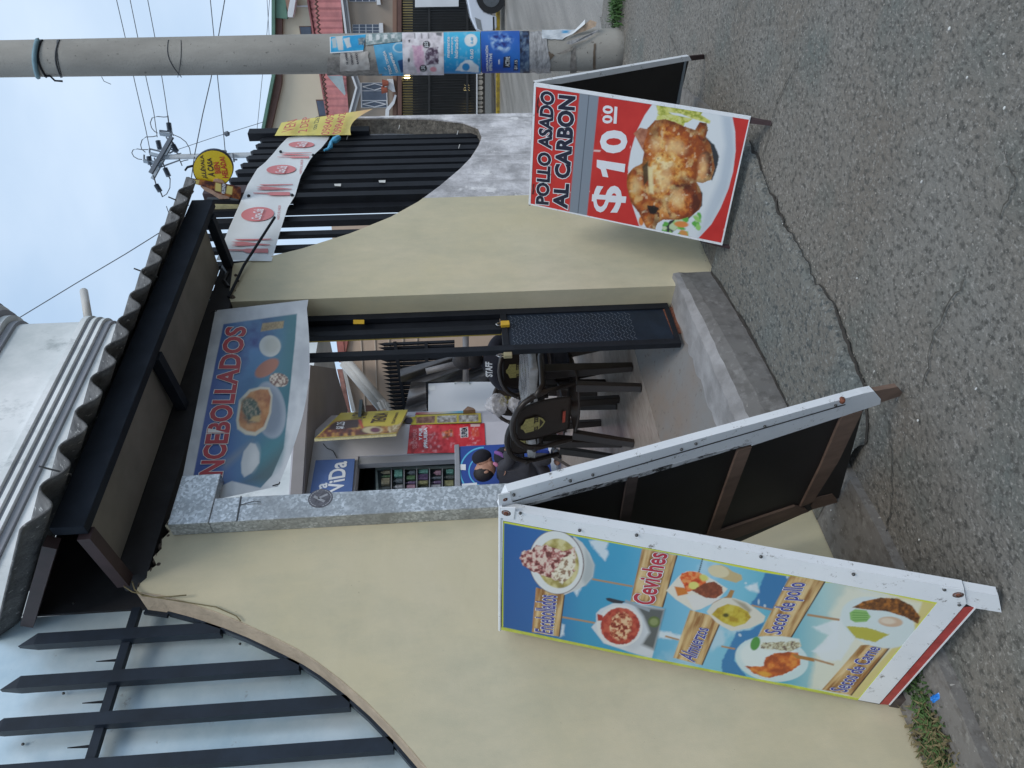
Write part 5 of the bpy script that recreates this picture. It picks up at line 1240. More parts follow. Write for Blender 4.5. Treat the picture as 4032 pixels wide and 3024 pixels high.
cyl_q('blue_drink_poster', [(1897, 288), (1893, 123), (2046, 121), (2048, 287)], None, .0115, 60, 50, .0008, navyart)
for b_, q_ in [('HIDRATACIÓN', c11((312, 775), (302, 500), (338, 495), (342, 775))), ('EFECTIVE', c11((350, 770), (352, 580), (382, 580), (382, 768))), ('ACTIVE', c11((522, 720), (530, 618), (575, 618), (570, 725))), ('$1.15', c11((622, 755), (628, 655), (660, 655), (658, 755)))]:
    text_on(cyl, b_, q_, 'vinyl_white', pole, .0155, .03, name='poster_lettering')
def darkart(a_):
    a_.blend(np.ones_like(a_.X), [(20, 28, 56), (60, 84, 120), (110, 130, 150)], 12, 9)
cyl_q('navy_strip_poster', [(2048, 288), (2048, 122), (2083, 122), (2085, 288)], None, .009, 30, 12, .001, darkart)
cyl_q('torn_tape', [(2085, 288), (2083, 124), (2150, 122), (2170, 288)], 'tape_clear', .007, 20, 14, .002, rag=5)
cyl_q('torn_tape', c9((1060, 800), (1070, 350), (1160, 350), (1160, 800)), 'tape_clear', .0145, 20, 10, .001, rag=2) if False else None
def whiteart(a_): a_.blend(np.ones_like(a_.X), [(180, 188, 196), (216, 222, 228)], 12, 5); a_.poly(c11((1140, 330), (1220, 330), (1215, 360), (1145, 362)), (70, 150, 200), 1.5)
fl_ = cyl_q('torn_paper', c11((930, 420), (920, 325), (1300, 320), (1140, 430)), None, .010, 24, 12, .003, whiteart, rag=3)
def flap(pts, m_, lift):
    P_ = []
    for i, (x, y) in enumerate(pts): P_.append(cyl.hit(x, max(y, 128), .012)+np.array([-.5, -.86, 0])*lift[i]+RV*max(0, (128-y))*.0026)
    o = link('paper_flap', mesh(P_, [tuple(range(len(P_)))]), m_, pole); return o
flap(c11((1140, 430), (1290, 335), (1385, 262), (1380, 310), (1250, 390)), 'vinyl_white', [.01, .02, .05, .05, .02])
flap(c11((1250, 390), (1440, 260), (1510, 290), (1500, 325), (1400, 350)), mat('paper_tan', (.40, .30, .22), .8, 0, .3, 20), [.01, .04, .05, .04, .02])
flap(c11((1180, 500), (1200, 475), (1380, 420), (1530, 340), (1550, 345), (1400, 440), (1240, 510)), 'tape_clear', [.03, .03, .03, .02, .02, .02, .03])
flap(c11((1080, 590), (1120, 580), (1260, 510), (1230, 560), (1110, 600)), 'glue_paper', [.01]*5)
cyl_q('brown_tape', c11((900, 780), (860, 640), (1000, 560), (1060, 600)), 'brown_tape', .005, 8, 8, .001, rag=3)
cyl_q('brown_tape', c11((1230, 800), (1240, 560), (1290, 500), (1300, 790)), 'glue_paper', .004, 8, 8, .001, rag=3)
cyl_q('brown_tape', c11((1480, 780), (1485, 480), (1510, 470), (1505, 790)), 'brown_tape', .004, 8, 6, .001, rag=2)
def ring(xt, xb, yr, m_, rr, name='binding_wire', bulge=0):
    P_ = []
    for k in range(15):
        t = k/14; y = 306*(1-t)+146*t; x = xt*(1-t)+xb*t+bulge*math.sin(math.pi*t); P_.append(cyl.hit(x, min(max(y, 158), 304), rr*.6))
    MB().tube(P_, rr, 6).build(name, m_, pole, True)
ring(150, 152, 0, 'blue_strap', .022, 'strap', -15); ring(182, 168, 0, 'black_steel', .009, bulge=-26); ring(240, 236, 0, 'wire', .007, bulge=-20); ring(245, 226, 0, 'wire', .004, bulge=-10)
ring(715, 665, 0, 'wire', .0035, bulge=-26); ring(700, 712, 0, 'wire', .003, bulge=6)
p = cyl.hit(175, 300, .01); MB().tube([p, p+(0, 0, -.05), p+(-.03, .03, -.09), p+(-.02, .04, -.15)], .009, 6).build('wire_tail', 'black_steel', pole)
p = cyl.hit(400, 302, .005); MB().tube([p, p+(-.03, .03, -.02), p+(-.05, .05, -.08)], .003, 6).build('wire_tail', 'wire', pole)

# =================================================================== COURTYARD BEHIND THE DOOR
FZ = .42; YS = 8.45
sw = wallY(YS); cI = crop(1000, 1000, 1.58); cS = crop(1150, 1150, 1.952); cP = crop(1700, 1250, 3.318); cK = crop(1700, 1600, 3.687)
xc = W(1700, 1672, YS)[0]
store = thing('corner_store', 'small white corner shop behind the doorway with a wide roof slab and wall posters', 'shop', (xc, YS, FZ))
zt = W(1232, 1760, YS)[2]; xd = W(1600, 1787, YS)[0]
bx('wall', (xd, YS, FZ), (xc, YS+.2, zt), 'store_wall', store)
bx('wall', (3.5, YS, W(1405, 1850, YS)[2]), (xd-.002, YS+.2, zt), 'store_wall', store)
dg = np.array([math.cos(rad(38)), math.sin(rad(38)), 0]); dn = np.array([math.sin(rad(38)), -math.cos(rad(38)), 0])
dw = Plane((xc, YS, 0), dn)
pe = dw.hit(1700, 1618); Ld = float((pe-np.array([xc, YS, 0]))@dg)
p0 = np.array([xc+.001, YS+.001, FZ]); p1 = p0+dg*Ld
MB().plate([p0, p1, p1+(0, 0, zt-FZ), p0+(0, 0, zt-FZ)], -dn*.15).build('side_wall', 'store_wall', store)
bx('frame_jamb', (W(1600, 1815, YS)[0], YS+.02, FZ), (xd-.002, YS+.12, W(1410, 1800, YS)[2]), 'store_frame', store)
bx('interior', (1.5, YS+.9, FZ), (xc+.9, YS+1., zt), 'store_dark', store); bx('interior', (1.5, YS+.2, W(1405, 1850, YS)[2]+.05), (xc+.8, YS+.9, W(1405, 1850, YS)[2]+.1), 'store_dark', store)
zs_l = zt+.0
slabp = [G(*p, zt) for p in [(1237, 1726), (1365, 1621), (1322, 1452), (1217, 1437), (1185, 1949), (1196, 2080), (1222, 1949)]]
slab_pts = [(p[0], p[1], zt+.003) for p in (G(1370, 1615, zt), G(1322, 1452, zt), G(1222, 1437, zt), G(1190, 1949, zt), G(1190, 2100, zt), G(1225, 2100, zt))]
MB().plate(slab_pts, (0, 0, .16)).build('roof_slab', 'slab_soffit', store)
e0 = G(1222, 1437, zt); e1 = G(1188, 2100, zt)
bar('slab_edge', e0+(0, 0, .1), e1+(0, 0, .1), .02, .2, 'store_wall', store)
MB().tube([dw.hit(*p, .01) for p in cS((180, 1140), (250, 1160), (310, 1210), (340, 1270))], .004, 5).build('cable', 'wire', store) if False else None
MB().tube([sw.hit(*p, .02) for p in cS((240, 1165), (270, 1200), (315, 1220), (345, 1275))], .006, 5).build('cable', 'wire', store)
# blue life sign
sg = thing('blue_sign', 'blue grey shop sign with white handwritten style lettering VIDA above the shop window', 'sign', sw.hit(1310, 1880))
def sp(name, pts, m_, par, off=.02, th=.02, s_=sw): return px_plate(name, s_, pts, m_, par, off, th)
mat('sign_blue', (.085, .15, .36), .5, 0, .12, 3)
sp('sign_face', [(1243, 1812), (1397, 1806), (1382, 1985), (1212, 1990)], 'sign_blue', sg, .05, .03)
text_on(sw, 'ViDa', [(1290, 1945), (1297, 1822), (1368, 1815), (1353, 1930)], 'ink_white', sg, .055, .025); text_on(sw, 'Pura', [(1240, 1990), (1242, 1905), (1290, 1900), (1285, 1985)], 'ink_white', sg, .055, .025)
# drinks fridge in the shop window
fr = thing('shop_fridge', 'pale green framed fridge full of bright drinks inside the shop window', 'fridge', sw.hit(1650, 1900))
wf = wallY(YS+.35)
px_plate('cabinet', wf, [(1475, 1822), (1477, 2060), (1830, 2040), (1815, 1815)], 'store_dark', fr, 0, .5)
for pts in ([(1478, 1838), (1484, 1838), (1500, 2055), (1484, 2058)], [(1484, 1838), (1808, 1832), (1808, 1842), (1484, 1850)]): px_plate('frame_trim', wf, pts, 'fridge_trim', fr, .01, .01)
cols = [(.35, .32, .30), (.22, .06, .22), (.05, .05, .06), (.45, .16, .30), (.08, .35, .28), (.05, .05, .05), (.40, .36, .16), (.42, .38, .30)]
r = random.Random(12)
for row in range(6):
    y = 1850; nk = 0
    while y < 2040:
        nk += 1
        c_ = r.choice([(.08, .10, .12), (.05, .05, .06), (.03, .03, .04), (.10, .07, .14), (.26, .16, .21), (.12, .28, .25), (.08, .15, .08), (.28, .26, .19), (.18, .18, .09), (.24, .25, .28), (.05, .06, .06)])
        nm = 'goods_%d' % (int(c_[0]*100)*3+int(c_[2]*100)); mat(nm, c_, .35, 0, .5, 30)
        wpx = r.uniform(14, 34); hpx = r.uniform(28, 46); x1 = 1536+row*50
        p = wf.hit(x1, y, .03); q = wf.hit(x1-hpx, y+wpx, .03); cx2, cz2 = (p[0]+q[0])/2, (p[2]+q[2])/2; hw, hh = abs(p[0]-q[0])/2*.9, abs(p[2]-q[2])/2
        if r.random() < .5: o_ = MB().tube([(cx2, p[1], cz2-hh), (cx2, p[1], cz2+hh*.3), (cx2, p[1], cz2+hh*.7), (cx2, p[1], cz2+hh)], [hw*.8, hw*.8, hw*.35, hw*.3], 8).build('drink_bottle', nm)
        else: o_ = MB().box((cx2-hw, p[1]-.03, cz2-hh), (cx2+hw, p[1]+.05, cz2+hh*.8)).build('snack_pack', nm, bevel=.01)
        cn_ = 'purple' if c_[0] > c_[1]*1.5 and c_[2] > .15 else 'turquoise' if c_[1] > .28 and c_[2] > .22 and c_[0] < .2 else 'green' if c_[1] > c_[0]*1.8 else 'yellowish' if c_[2] < c_[0]*.7 and c_[0] > .2 else 'pale grey' if c_[0] > .2 else 'dark'
        tag(o_, '%s %s, %s from the wall on the %s shelf of the shop fridge' % (cn_, 'bottle' if o_.name.startswith('drink') else 'packet', ['first', 'second', 'third', 'fourth', 'fifth', 'sixth', 'seventh', 'eighth', 'ninth', 'tenth', 'eleventh', 'twelfth', 'thirteenth', 'fourteenth'][nk-1], ['top', 'second', 'third', 'fourth', 'fifth', 'lowest'][row]), 'bottle' if o_.name.startswith('drink') else 'packet', 'drinks and packets in the shop fridge')
        y += wpx
    x2 = 1542+row*50; bar('shelf', wf.hit(x2, 1850, .04), wf.hit(x2, 2050, .04), .1, .012, 'store_frame', fr)
# blue drinks chest
ch = thing('drinks_chest', 'blue drinks chest with pale blue rings and a grey metal lid beside the two people', 'freezer', W(2175, 1900, YS-.55)); ycf = YS-.55; cf_ = wallY(ycf)
xa_, xb_ = W(1900, 2090, ycf)[0], W(1900, 1752, ycf)[0]; za = W(1812, 1850, ycf)[2]
bx('chest_body', (xa_, ycf, FZ+.02), (xb_, YS-.01, za), 'blue_panel', ch, .01); bx('chest_lid', (xa_-.02, ycf-.02, za+.001), (xb_+.02, YS-.012, za+.07), 'store_frame', ch, .01)
bx('chest_foot', (xa_-.02, ycf-.03, FZ+.0), (xb_+.02, ycf-.005, FZ+.07), 'fridge_white', ch)
def arc(c_, r1, r2, a0, a1, m_, off):
    P_ = []; k = 24
    for i in range(k+1):
        t = rad(a0+(a1-a0)*i/k)
        for r_ in (r1, r2): P_.append(cf_.hit(c_[0]+r_*math.cos(t), c_[1]+r_*math.sin(t), off))
    link('printed_ring', mesh(P_, [(2*i, 2*i+1, 2*i+3, 2*i+2) for i in range(k)]), m_, ch)
arc((1905, 1855), 90, 96, 120, 270, 'cyan_print', .003); arc((1905, 1855), 56, 61, 90, 300, 'cyan_print', .003); arc((1905, 1850), 30, 34, 100, 290, 'ink_white', .003); arc((1905, 1850), 22, 29, 100, 290, 'ink_red', .003); arc((1905, 1850), 16, 21, 100, 290, 'ink_white', .003)
px_plate('price_note', cf_, [(1810, 1828), (1834, 1828), (1834, 1851), (1812, 1850)], 'ink_white', ch, .006, .002)
px_plate('logo_stroke', cf_, [(1818, 1905), (1878, 1900), (1878, 1912), (1820, 1914)], 'ink_white', ch, .006, .002)
# posters
def poster(name, label, surf, quad, paint, nu=40, nv=90, off=.012, texts=(), loc=None):
    t_ = thing(name, label, 'poster', surf.hit(*quad[0])); a_ = Art(surf, quad, nu, nv, off); paint(a_); a_.build('printed_sheet', 'printed_vinyl', t_)
    px_plate('backing', surf, quad, 'board_black', t_, off-.003, .006)
    for (b_, q_, m_, bo) in texts: text_on(surf, b_, q_, m_, t_, off+.004, bo)
    return t_
def redp(a_):
    a_.blend(np.ones_like(a_.X), [(150, 30, 40), (190, 48, 56), (206, 70, 76)], 14, 3)
    a_.put(np.clip((a_.X-1700)/120., 0, 1), (206, 24, 40), .7)
    a_.blend(a_.mask_poly(cS((1150, 1080), (1230, 1050), (1240, 1110), (1160, 1130)), 2, 4), [(120, 50, 30), (206, 110, 60)], 8, 3); a_.blend(a_.mask_poly(cS((1380, 1045), (1430, 1045), (1440, 1110), (1380, 1110)), 2), [(196, 60, 40), (214, 90, 60)], 8, 3)
    a_.poly(cS((1290, 1045), (1350, 1035), (1355, 1115), (1295, 1120)), (214, 214, 214), 1); a_.poly(cS((1370, 1012), (1445, 1010), (1445, 1032), (1372, 1034)), (214, 190, 190), 1)
    a_.put(np.clip((vnoise(a_.X, a_.Y, 16, 5, 4)-.6)*5, 0, 1), (232, 190, 196), .6)
poster('red_poster', 'glossy red drinks poster lettered SE TOMAR on the front wall of the shop', sw, [(1603, 1786), (1614, 1674), (1907, 1666), (1913, 1780)], redp, texts=[
    ('SE TOMAR', [cS((925, 1205))[0], cS((930, 1050))[0], cS((962, 1048))[0], cS((958, 1200))[0]], 'ink_pink', .03), ('Y PUE', [cS((975, 1140))[0], cS((975, 1045))[0], cS((1000, 1045))[0], cS((1000, 1140))[0]], 'ink_white', .03),
    ('¡PRUEBA', [cS((1012, 1200))[0], cS((1012, 1040))[0], cS((1046, 1038))[0], cS((1046, 1198))[0]], 'ink_white', .03), ('SUPREM', [cS((1300, 1115))[0], cS((1300, 1045))[0], cS((1345, 1040))[0], cS((1348, 1112))[0]], 'ink_navy', .03)])
def yelp(a_):
    a_.put(np.ones_like(a_.X), (196, 180, 50))
    for q_, s_ in ((((955, 1010), (950, 962), (1100, 952), (1095, 1005)), 1), (((1115, 1005), (1115, 952), (1265, 946), (1265, 1000)), 2), (((1282, 1000), (1282, 945), (1430, 940), (1435, 994)), 3)): a_.blend(a_.mask_poly(cS(*q_), 1), [(110, 96, 86), (160, 156, 150), (206, 204, 200)] if s_ > 1 else [(100, 60, 50), (160, 120, 100)], 8, s_)
poster('photo_poster', 'yellow edged poster of three grey pictures on the slanting shop wall', dw, cS((915, 1020), (950, 945), (1450, 930), (1455, 1002)), yelp, 24, 90)
def bluep(a_): a_.ramp(np.ones_like(a_.X), [(170, 70, 80), (206, 170, 160), (206, 206, 190), (90, 170, 200), (110, 180, 206)], (a_.X-1640)/220.)
poster('striped_poster', 'narrow pink and pale blue poster at the far edge of the slanting shop wall', dw, cS((945, 943), (955, 925), (1400, 908), (1410, 925)), bluep, 10, 60)
tb = thing('shop_board', 'tilted yellow and brown board lettered TIENDA fixed on the slanting shop wall', 'sign', dw.hit(*cS((600, 1000))[0]))
def tie(a_):
    a_.put(np.ones_like(a_.X), (206, 186, 70)); a_.blend(a_.mask_poly(cS((180, 1120), (330, 990), (450, 980), (540, 975), (545, 1040), (470, 1045), (600, 1030), (820, 1030), (800, 1080), (480, 1105)), 3), [(70, 36, 34), (120, 60, 44), (190, 140, 70)], 16, 3)
    a_.poly(cS((270, 1060), (330, 1000), (510, 978), (510, 1040), (400, 1050)), (52, 36, 40), 2); a_.line(cS((515, 978))[0], cS((545, 1045))[0], 8, (190, 60, 50), 1.5)
    a_.ell(*cS((620, 1060))[0], 40, 14, 0, (206, 190, 150), 2); a_.ell(*cS((640, 1060))[0], 20, 10, 0, (110, 60, 80), 2); a_.blend(a_.mask_poly(cS((740, 1040), (850, 1000), (820, 1070), (740, 1080)), 3, 4), [(150, 120, 80), (220, 206, 170)], 6, 4)
a = Art(dw, cS((172, 1126), (375, 928), (888, 904), (800, 1086)), 40, 90, .10); tie(a); a.build('board_print', 'printed_vinyl', tb)
px_plate('board_core', dw, cS((172, 1126), (375, 928), (888, 904), (800, 1086)), 'label_cream', tb, .097, .04)
for b_, q_, m_ in [('LA GRAN', cS((450, 972), (470, 925), (585, 918), (565, 968)), 'ink_brown'), ('TIENDA', cS((600, 1005), (640, 930), (740, 925), (712, 1000)), 'ink_brown'), ('$1.25', cS((335, 1052), (345, 1000), (420, 995), (400, 1050)), 'ink_white'), ('ECUATORIANOS', cS((760, 1010), (800, 925), (820, 924), (785, 1008)), 'ink_brown')]: text_on(dw, b_, q_, m_, tb, .105, .02)
def yoct(a_): a_.put(np.ones_like(a_.X), (200, 184, 60)); a_.ell(*cS((893, 988))[0], 18, 14, 0, (40, 34, 60), 1.5)
poster('seal_poster', 'small yellow sticker with a dark seal at the slanting shop wall above the pictures', dw, cS((845, 1005), (880, 965), (955, 955), (925, 1012)), yoct, 20, 20)

# white upright freezer
pf_ = G(2104, 1555, FZ); fw_ = wallY(pf_[1]); fz = thing('white_freezer', 'tall white freezer door with a pull handle standing beyond the plastic table', 'freezer', pf_)
xl, xr = fw_.hit(1850, 1640)[0], fw_.hit(1850, 1502)[0]; ztp = fw_.hit(1686, 1560)[2]
bx('cabinet', (xl, pf_[1]+.05, FZ+.01), (xr, pf_[1]+.75, ztp), 'fridge_white', fz, .01); bx('door', (xl, pf_[1], FZ+.06), (xr-.001, pf_[1]+.045, ztp-.001), 'fridge_white', fz, .008)
h0 = fw_.hit(1790, 1504, .04); h1 = fw_.hit(1850, 1504, .04); MB().tube([h0+(-.01, .04, 0), h0+(.02, 0, -.02), h1+(.02, 0, .02), h1+(-.01, .04, 0)], .016, 6).build('door_handle', 'fridge_trim', fz)
px_plate('label', fw_, [(1690, 1515), (1714, 1513), (1714, 1536), (1690, 1538)], 'vinyl_white', fz, .004, .001)
mb = MB(); mb.plate([fw_.hit(*p, .3) for p in cP((410, 1215), (470, 1160), (540, 1180), (570, 1205))], (0, .2, 0)); tag(mb.build('cardboard_box', mat('cardboard', (.22, .14, .10), .9, 0, .2, 10)), 'corner of a brown cardboard box against the white freezer', 'box')

# plastic table
tb_ = thing('plastic_table', 'dark brown plastic table under a crumpled clear cover behind the gate', 'table', (4.03, 3.99, FZ))
rotz = rad(6)
def rl(x, y, z): c_, s_ = math.cos(rotz), math.sin(rotz); return (4.03+x*c_-y*s_, 3.99+x*s_+y*c_, FZ+z)
def rbox(x0, y0, z0, x1, y1, z1):
    mb = MB(); vs = [rl(x, y, z) for z in (z0, z1) for x, y in ((x0, y0), (x1, y0), (x1, y1), (x0, y1))]
    mb.add(vs, [(0, 3, 2, 1), (4, 5, 6, 7), (0, 1, 5, 4), (1, 2, 6, 5), (2, 3, 7, 6), (3, 0, 4, 7)]); return mb
n = 28; sq = [(.43*np.sign(math.cos(t))*abs(math.cos(t))**.55, .43*np.sign(math.sin(t))*abs(math.sin(t))**.55) for t in np.linspace(0, 2*math.pi, n, endpoint=False)]
MB().plate([rl(x, y, .70) for x, y in sq], (0, 0, .025)).build('table_top', 'plastic_brown', tb_); 
mb = MB(); 
for (x0, y0), (x1, y1) in zip(sq, sq[1:]+sq[:1]): mb.plate([rl(x0*.96, y0*.96, .695), rl(x1*.96, y1*.96, .695), rl(x1*.96, y1*.96, .62), rl(x0*.96, y0*.96, .62)], unit([x0, y0, 0])*.006)
mb.build('apron', 'plastic_brown', tb_)
for sx in (-1, 1):
    for sy in (-1, 1):
        mb = MB(); a_ = np.array(rl(sx*.33, sy*.33, .69)); b_ = np.array(rl(sx*.37, sy*.37, 0)); mb.beam(a_, b_, .085, .085, up=(1, 0, 0), taper=.62); mb.build('leg', 'plastic_brown', tb_, bevel=.008)
gy, gx = np.meshgrid(np.linspace(-.45, .45, 30), np.linspace(-.45, .45, 30)); zz = .732+(vnoise(gx*1000+500, gy*1000+500, 120, 4, 3)-.5)*.02
vs = []
for i in range(30):
    for j in range(30):
        x, y = gx[i, j], gy[i, j]; k = max(abs(x), abs(y)); z = zz[i, j]-max(0, k-.425)*2.2; vs.append(rl(x if abs(x) < .43 else .43*np.sign(x), y if abs(y) < .43 else .43*np.sign(y), z))
idx_ = np.arange(900).reshape(30, 30); me = mesh(vs, np.stack([idx_[:-1, :-1], idx_[:-1, 1:], idx_[1:, 1:], idx_[1:, :-1]], -1).reshape(-1, 4).tolist())
tag(link('table_cover', me, 'clear_cover', None, True), 'crumpled glossy clear plastic cover lying over the brown table top', 'table cover')

# plastic armchairs
def make_chair():
    c = thing('plastic_chair', 'x', 'chair', (0, 0, 0), 'plastic armchairs in the courtyard'); M_ = 'plastic_brown'
    n = 12; vs = []
    for i in range(n+1):
        for j in range(n+1):
            x = -.2+.42*i/n; y = (-.235+.47*j/n)*(1-.12*(1-i/n)); vs.append((x, y, .43-.025*math.cos(min(1, abs(y)/.24)*math.pi/2)-.012*math.sin(i/n*3.1)))
    idx_ = np.arange((n+1)**2).reshape(n+1, n+1); me = mesh(vs, np.stack([idx_[:-1, :-1], idx_[1:, :-1], idx_[1:, 1:], idx_[:-1, 1:]], -1).reshape(-1, 4).tolist())
    o = link('seat', me, M_, c, True); md = o.modifiers.new('t', 'SOLIDIFY'); md.thickness = .014
    vs = []; nn, mm = 14, 14
    for i in range(mm+1):
        z = .46+.40*i/mm; hw = .145+.02*math.sin(i/mm*3.14); 
        if i > mm-4: hw *= math.cos((i-mm+4)/4*.75)
        for j in range(nn+1):
            y = -hw+2*hw*j/nn; vs.append((-.205-.13*((z-.44)/.43)+.05*(1-(y/.24)**2)*-.6+.03, y, z))
    idx_ = np.arange((mm+1)*(nn+1)).reshape(mm+1, nn+1); me = mesh(vs, np.stack([idx_[:-1, :-1], idx_[1:, :-1], idx_[1:, 1:], idx_[:-1, 1:]], -1).reshape(-1, 4).tolist())
    o = link('backrest', me, M_, c, True); md = o.modifiers.new('t', 'SOLIDIFY'); md.thickness = .012
    P_ = []
    for t in np.linspace(0, 1, 15):
        a_ = math.pi*t; y = -.25*math.cos(a_); z = .44+.435*(math.sin(a_)**.45 if 0 < t < 1 else 0); P_.append((-.19-.14*(z-.44)/.43, y, z))
    o = MB().tube(P_, .021, 8).build('back_rim', M_, c, True)
    for s_ in (-1, 1):
        P_ = [(-.30, s_*.235, .72), (-.22, s_*.265, .665), (-.08, s_*.285, .655), (.08, s_*.285, .65), (.18, s_*.275, .63), (.215, s_*.262, .56), (.22, s_*.25, .44)]
        o = MB().tube(P_, [.020, .021, .022, .022, .020, .018, .022], 8).build('armrest', M_, c, True)
        MB().beam((.205, s_*.235, .43), (.27, s_*.27, 0), .055, .07, up=(0, 1, 0), taper=.8).build('leg', M_, c, bevel=.006)
        MB().beam((-.18, s_*.215, .43), (-.27, s_*.25, 0), .05, .065, up=(0, 1, 0), taper=.8).build('leg', M_, c, bevel=.006)
    # crest sticker on the outer face of the back
    def bxs(y, z, o_=.0): return (-.205-.13*((z-.44)/.43)-.03*(1-(y/.24)**2)+.03-.013-o_, y, z)
    def patch(name, pts, m_, o_):
        pts = [(-y, z) for y, z in pts]; return link(name, mesh([bxs(y, z, o_) for y, z in pts], [tuple(range(len(pts)))]), m_, c)
    mat('crest_gold', (.40, .34, .12), .5, 0, .3, 60); mat('crest_dark', (.05, .035, .02), .5, 0, .3, 60); mat('crest_red', (.45, .07, .04), .5, 0, .3, 60)
    patch('crest', [(-.025, .80), (-.012, .818), (.012, .818), (.025, .80), (.06, .785), (.06, .70), (.035, .665), (0, .645), (-.035, .665), (-.06, .70), (-.06, .785)], 'crest_gold', .001)
    patch('crest_band', [(-.064, .725), (.064, .725), (.064, .695), (-.064, .695)], 'crest_dark', .0025); patch('crest_foot', [(-.04, .685), (.04, .685), (.0, .658)], 'crest_dark', .0025)
    patch('maker_label', [(-.05, .52), (.05, .52), (.05, .50), (-.05, .50)], 'crest_red', .001)
    for i, (y, w_) in enumerate([(-.045, .006), (-.03, .004), (-.015, .006), (.0, .004), (.015, .006), (.03, .005), (.045, .004)]): patch('crest_letter', [(y, .717), (y+w_, .717), (y+w_, .703), (y, .703)], 'crest_gold', .004)
    return c
def fix_local(c):
    pass
chair0 = make_chair()
specs = [((3.66, 3.80, FZ), rad(8), 'brown plastic armchair with crest sticker seen from behind, nearest the doorway'),
         ((4.12, 4.52, FZ), rad(14), 'brown plastic armchair just behind the nearest one at the table corner'),
         ((4.95, 4.75, FZ), rad(40), 'brown plastic armchair holding the seated person in black behind the table'),
         ((DP(2000, 1600, 8.6)[0], DP(2000, 1600, 8.6)[1], FZ), rad(58), 'plastic armchair with plastic bags on it between the shop posters and the table')]
for i, (l_, rz_, lab) in enumerate(specs):
    o = chair0 if i == 0 else copy_tree(chair0); o.location = l_; o.rotation_euler = (0, 0, rz_); o['label'] = lab
# long thin dark stick leaning under the chair
p = W(2170, 1790, 5.2); MB().tube([G(2277, 1860, FZ+.01), G(2277, 1860, FZ+.01)*.55+DP(2160, 1795, 6.6)*.45, DP(2150, 1790, 6.6)], .014, 6)
tag(MB().tube([G(2277, 1858, FZ+.015), DP(2165, 1790, 6.7)], .016, 6).build('broom_stick', 'plastic_brown'), 'thin dark stick leaning low behind the nearest plastic chair', 'stick')
# plastic bags
def bag(name, label, c, r_, m_='plastic_bag'):
    bm = bmesh.new(); bmesh.ops.create_icosphere(bm, subdivisions=4, radius=1); rr = random.Random(int(c[0]*100))
    co = np.array([v.co[:] for v in bm.verts]); n1 = vnoise(co[:, 0]*300+900, co[:, 2]*300+co[:, 1]*200+900, 90, 5, 3)
    for v, k in zip(bm.verts, n1): v.co = Vector((v.co.x*r_[0], v.co.y*r_[1], v.co.z*r_[2]))*(.7+.6*k); v.co.z += .35*r_[2]*max(0, 1-v.co.xy.length/r_[0]*2)
    me = bpy.data.meshes.new('mesh'); bm.to_mesh(me); bm.free(); o = link(name, me, m_, None, True); o.location = tuple(c); return tag(o, label, 'bag')
bag('plastic_bag', 'crumpled translucent plastic bag with red marks hanging on the rear plastic chair', DP(1960, 1595, 8.2), (.13, .10, .12))
bag('plastic_bag', 'crumpled clear bag lying in the opening of the rear plastic chair', DP(2035, 1595, 8.2), (.10, .10, .09))
bag('navy_bag', 'dark navy bag slumped on the seat of the rear plastic chair', DP(2090, 1620, 7.6), (.16, .14, .13), 'cloth_charcoal')

# ------------------------------------------------------------------ people
def body(name, pts, edges, m_, parent, sub=2, root=0):
    me = bpy.data.meshes.new('mesh'); me.from_pydata([tuple(map(float, p[0])) for p in pts], edges, []); me.update()
    o = link(name, me, m_, parent)
    sk = o.modifiers.new('skin', 'SKIN'); sk.use_smooth_shade = True
    for i, p in enumerate(pts):
        r_ = p[1]; d = me.skin_vertices[0].data[i]; d.radius = (r_, r_) if not hasattr(r_, '__len__') else tuple(r_); d.use_root = (i == root)
    sb = o.modifiers.new('sub', 'SUBSURF'); sb.levels = sub; sb.render_levels = sub
    return o
def head(parent, c, fwd, r_=.085, hair='hair_black', cap=None, skin='skin_brown', up=(0, 0, 1), hairlong=False):
    c = np.array(c, float); f = unit(fwd); s_ = unit(np.cross(up, f)); u = np.cross(f, s_)
    def P_(a_, b_, d_): return c+f*a_*r_+s_*b_*r_+u*d_*r_
    def ball_(name, ctr, rr, m_, n=16, m2=12):
        mb = MB().ball((0, 0, 0), 1, n, m2); mb.v = [tuple(ctr+f*v[0]*rr[0]*r_+s_*v[1]*rr[1]*r_+u*v[2]*rr[2]*r_) for v in mb.v]; return mb
    mb = ball_('h', c, (1.05, .82, 1.25), skin); 
    mb2 = ball_('j', P_(.25, 0, -.65), (.72, .62, .62), skin); mb.add(mb2.v, mb2.f)
    mb.add(*(lambda q: (q.v, q.f))(MB().tube([P_(.98, 0, .25), P_(1.22, 0, -.12), P_(1.0, 0, -.22)], [.07*r_, .17*r_, .12*r_], 8)))
    for k in (-1, 1): e_ = ball_('e', P_(-.05, .84*k, -.05), (.2, .1, .32), skin, 8, 6); mb.add(e_.v, e_.f)
    hd = mb.build('head', skin, parent, True)
    for k in (-1, 1):
        e_ = ball_('eye', P_(.93, .34*k, .12), (.08, .13, .07), 'hair_black', 8, 6); e_.build('eye', 'hair_black', hd, True)
        e_ = ball_('brow', P_(.95, .34*k, .32), (.07, .2, .035), 'hair_black', 8, 6); e_.build('eyebrow', 'hair_black', hd, True)
    e_ = ball_('mouth', P_(.90, 0, -.60), (.08, .24, .06), 'x', 8, 6); e_.build('mouth', mat('lip', (.28, .09, .07), .5, 0, .1, 20), hd, True)
    h_ = ball_('hair', P_(-.22, 0, .22), (1.05, .95, 1.22), hair); 
    if cap: h_ = ball_('hood', P_(-.25, 0, .08), (1.12, 1.08, 1.42), cap)
    if hairlong: q_ = ball_('hair', P_(-.55, 0, -.55), (.7, .85, 1.1), hair); h_.add(q_.v, q_.f)
    h_.build('hood' if cap else 'hair', cap or hair, parent, True)
    return hd
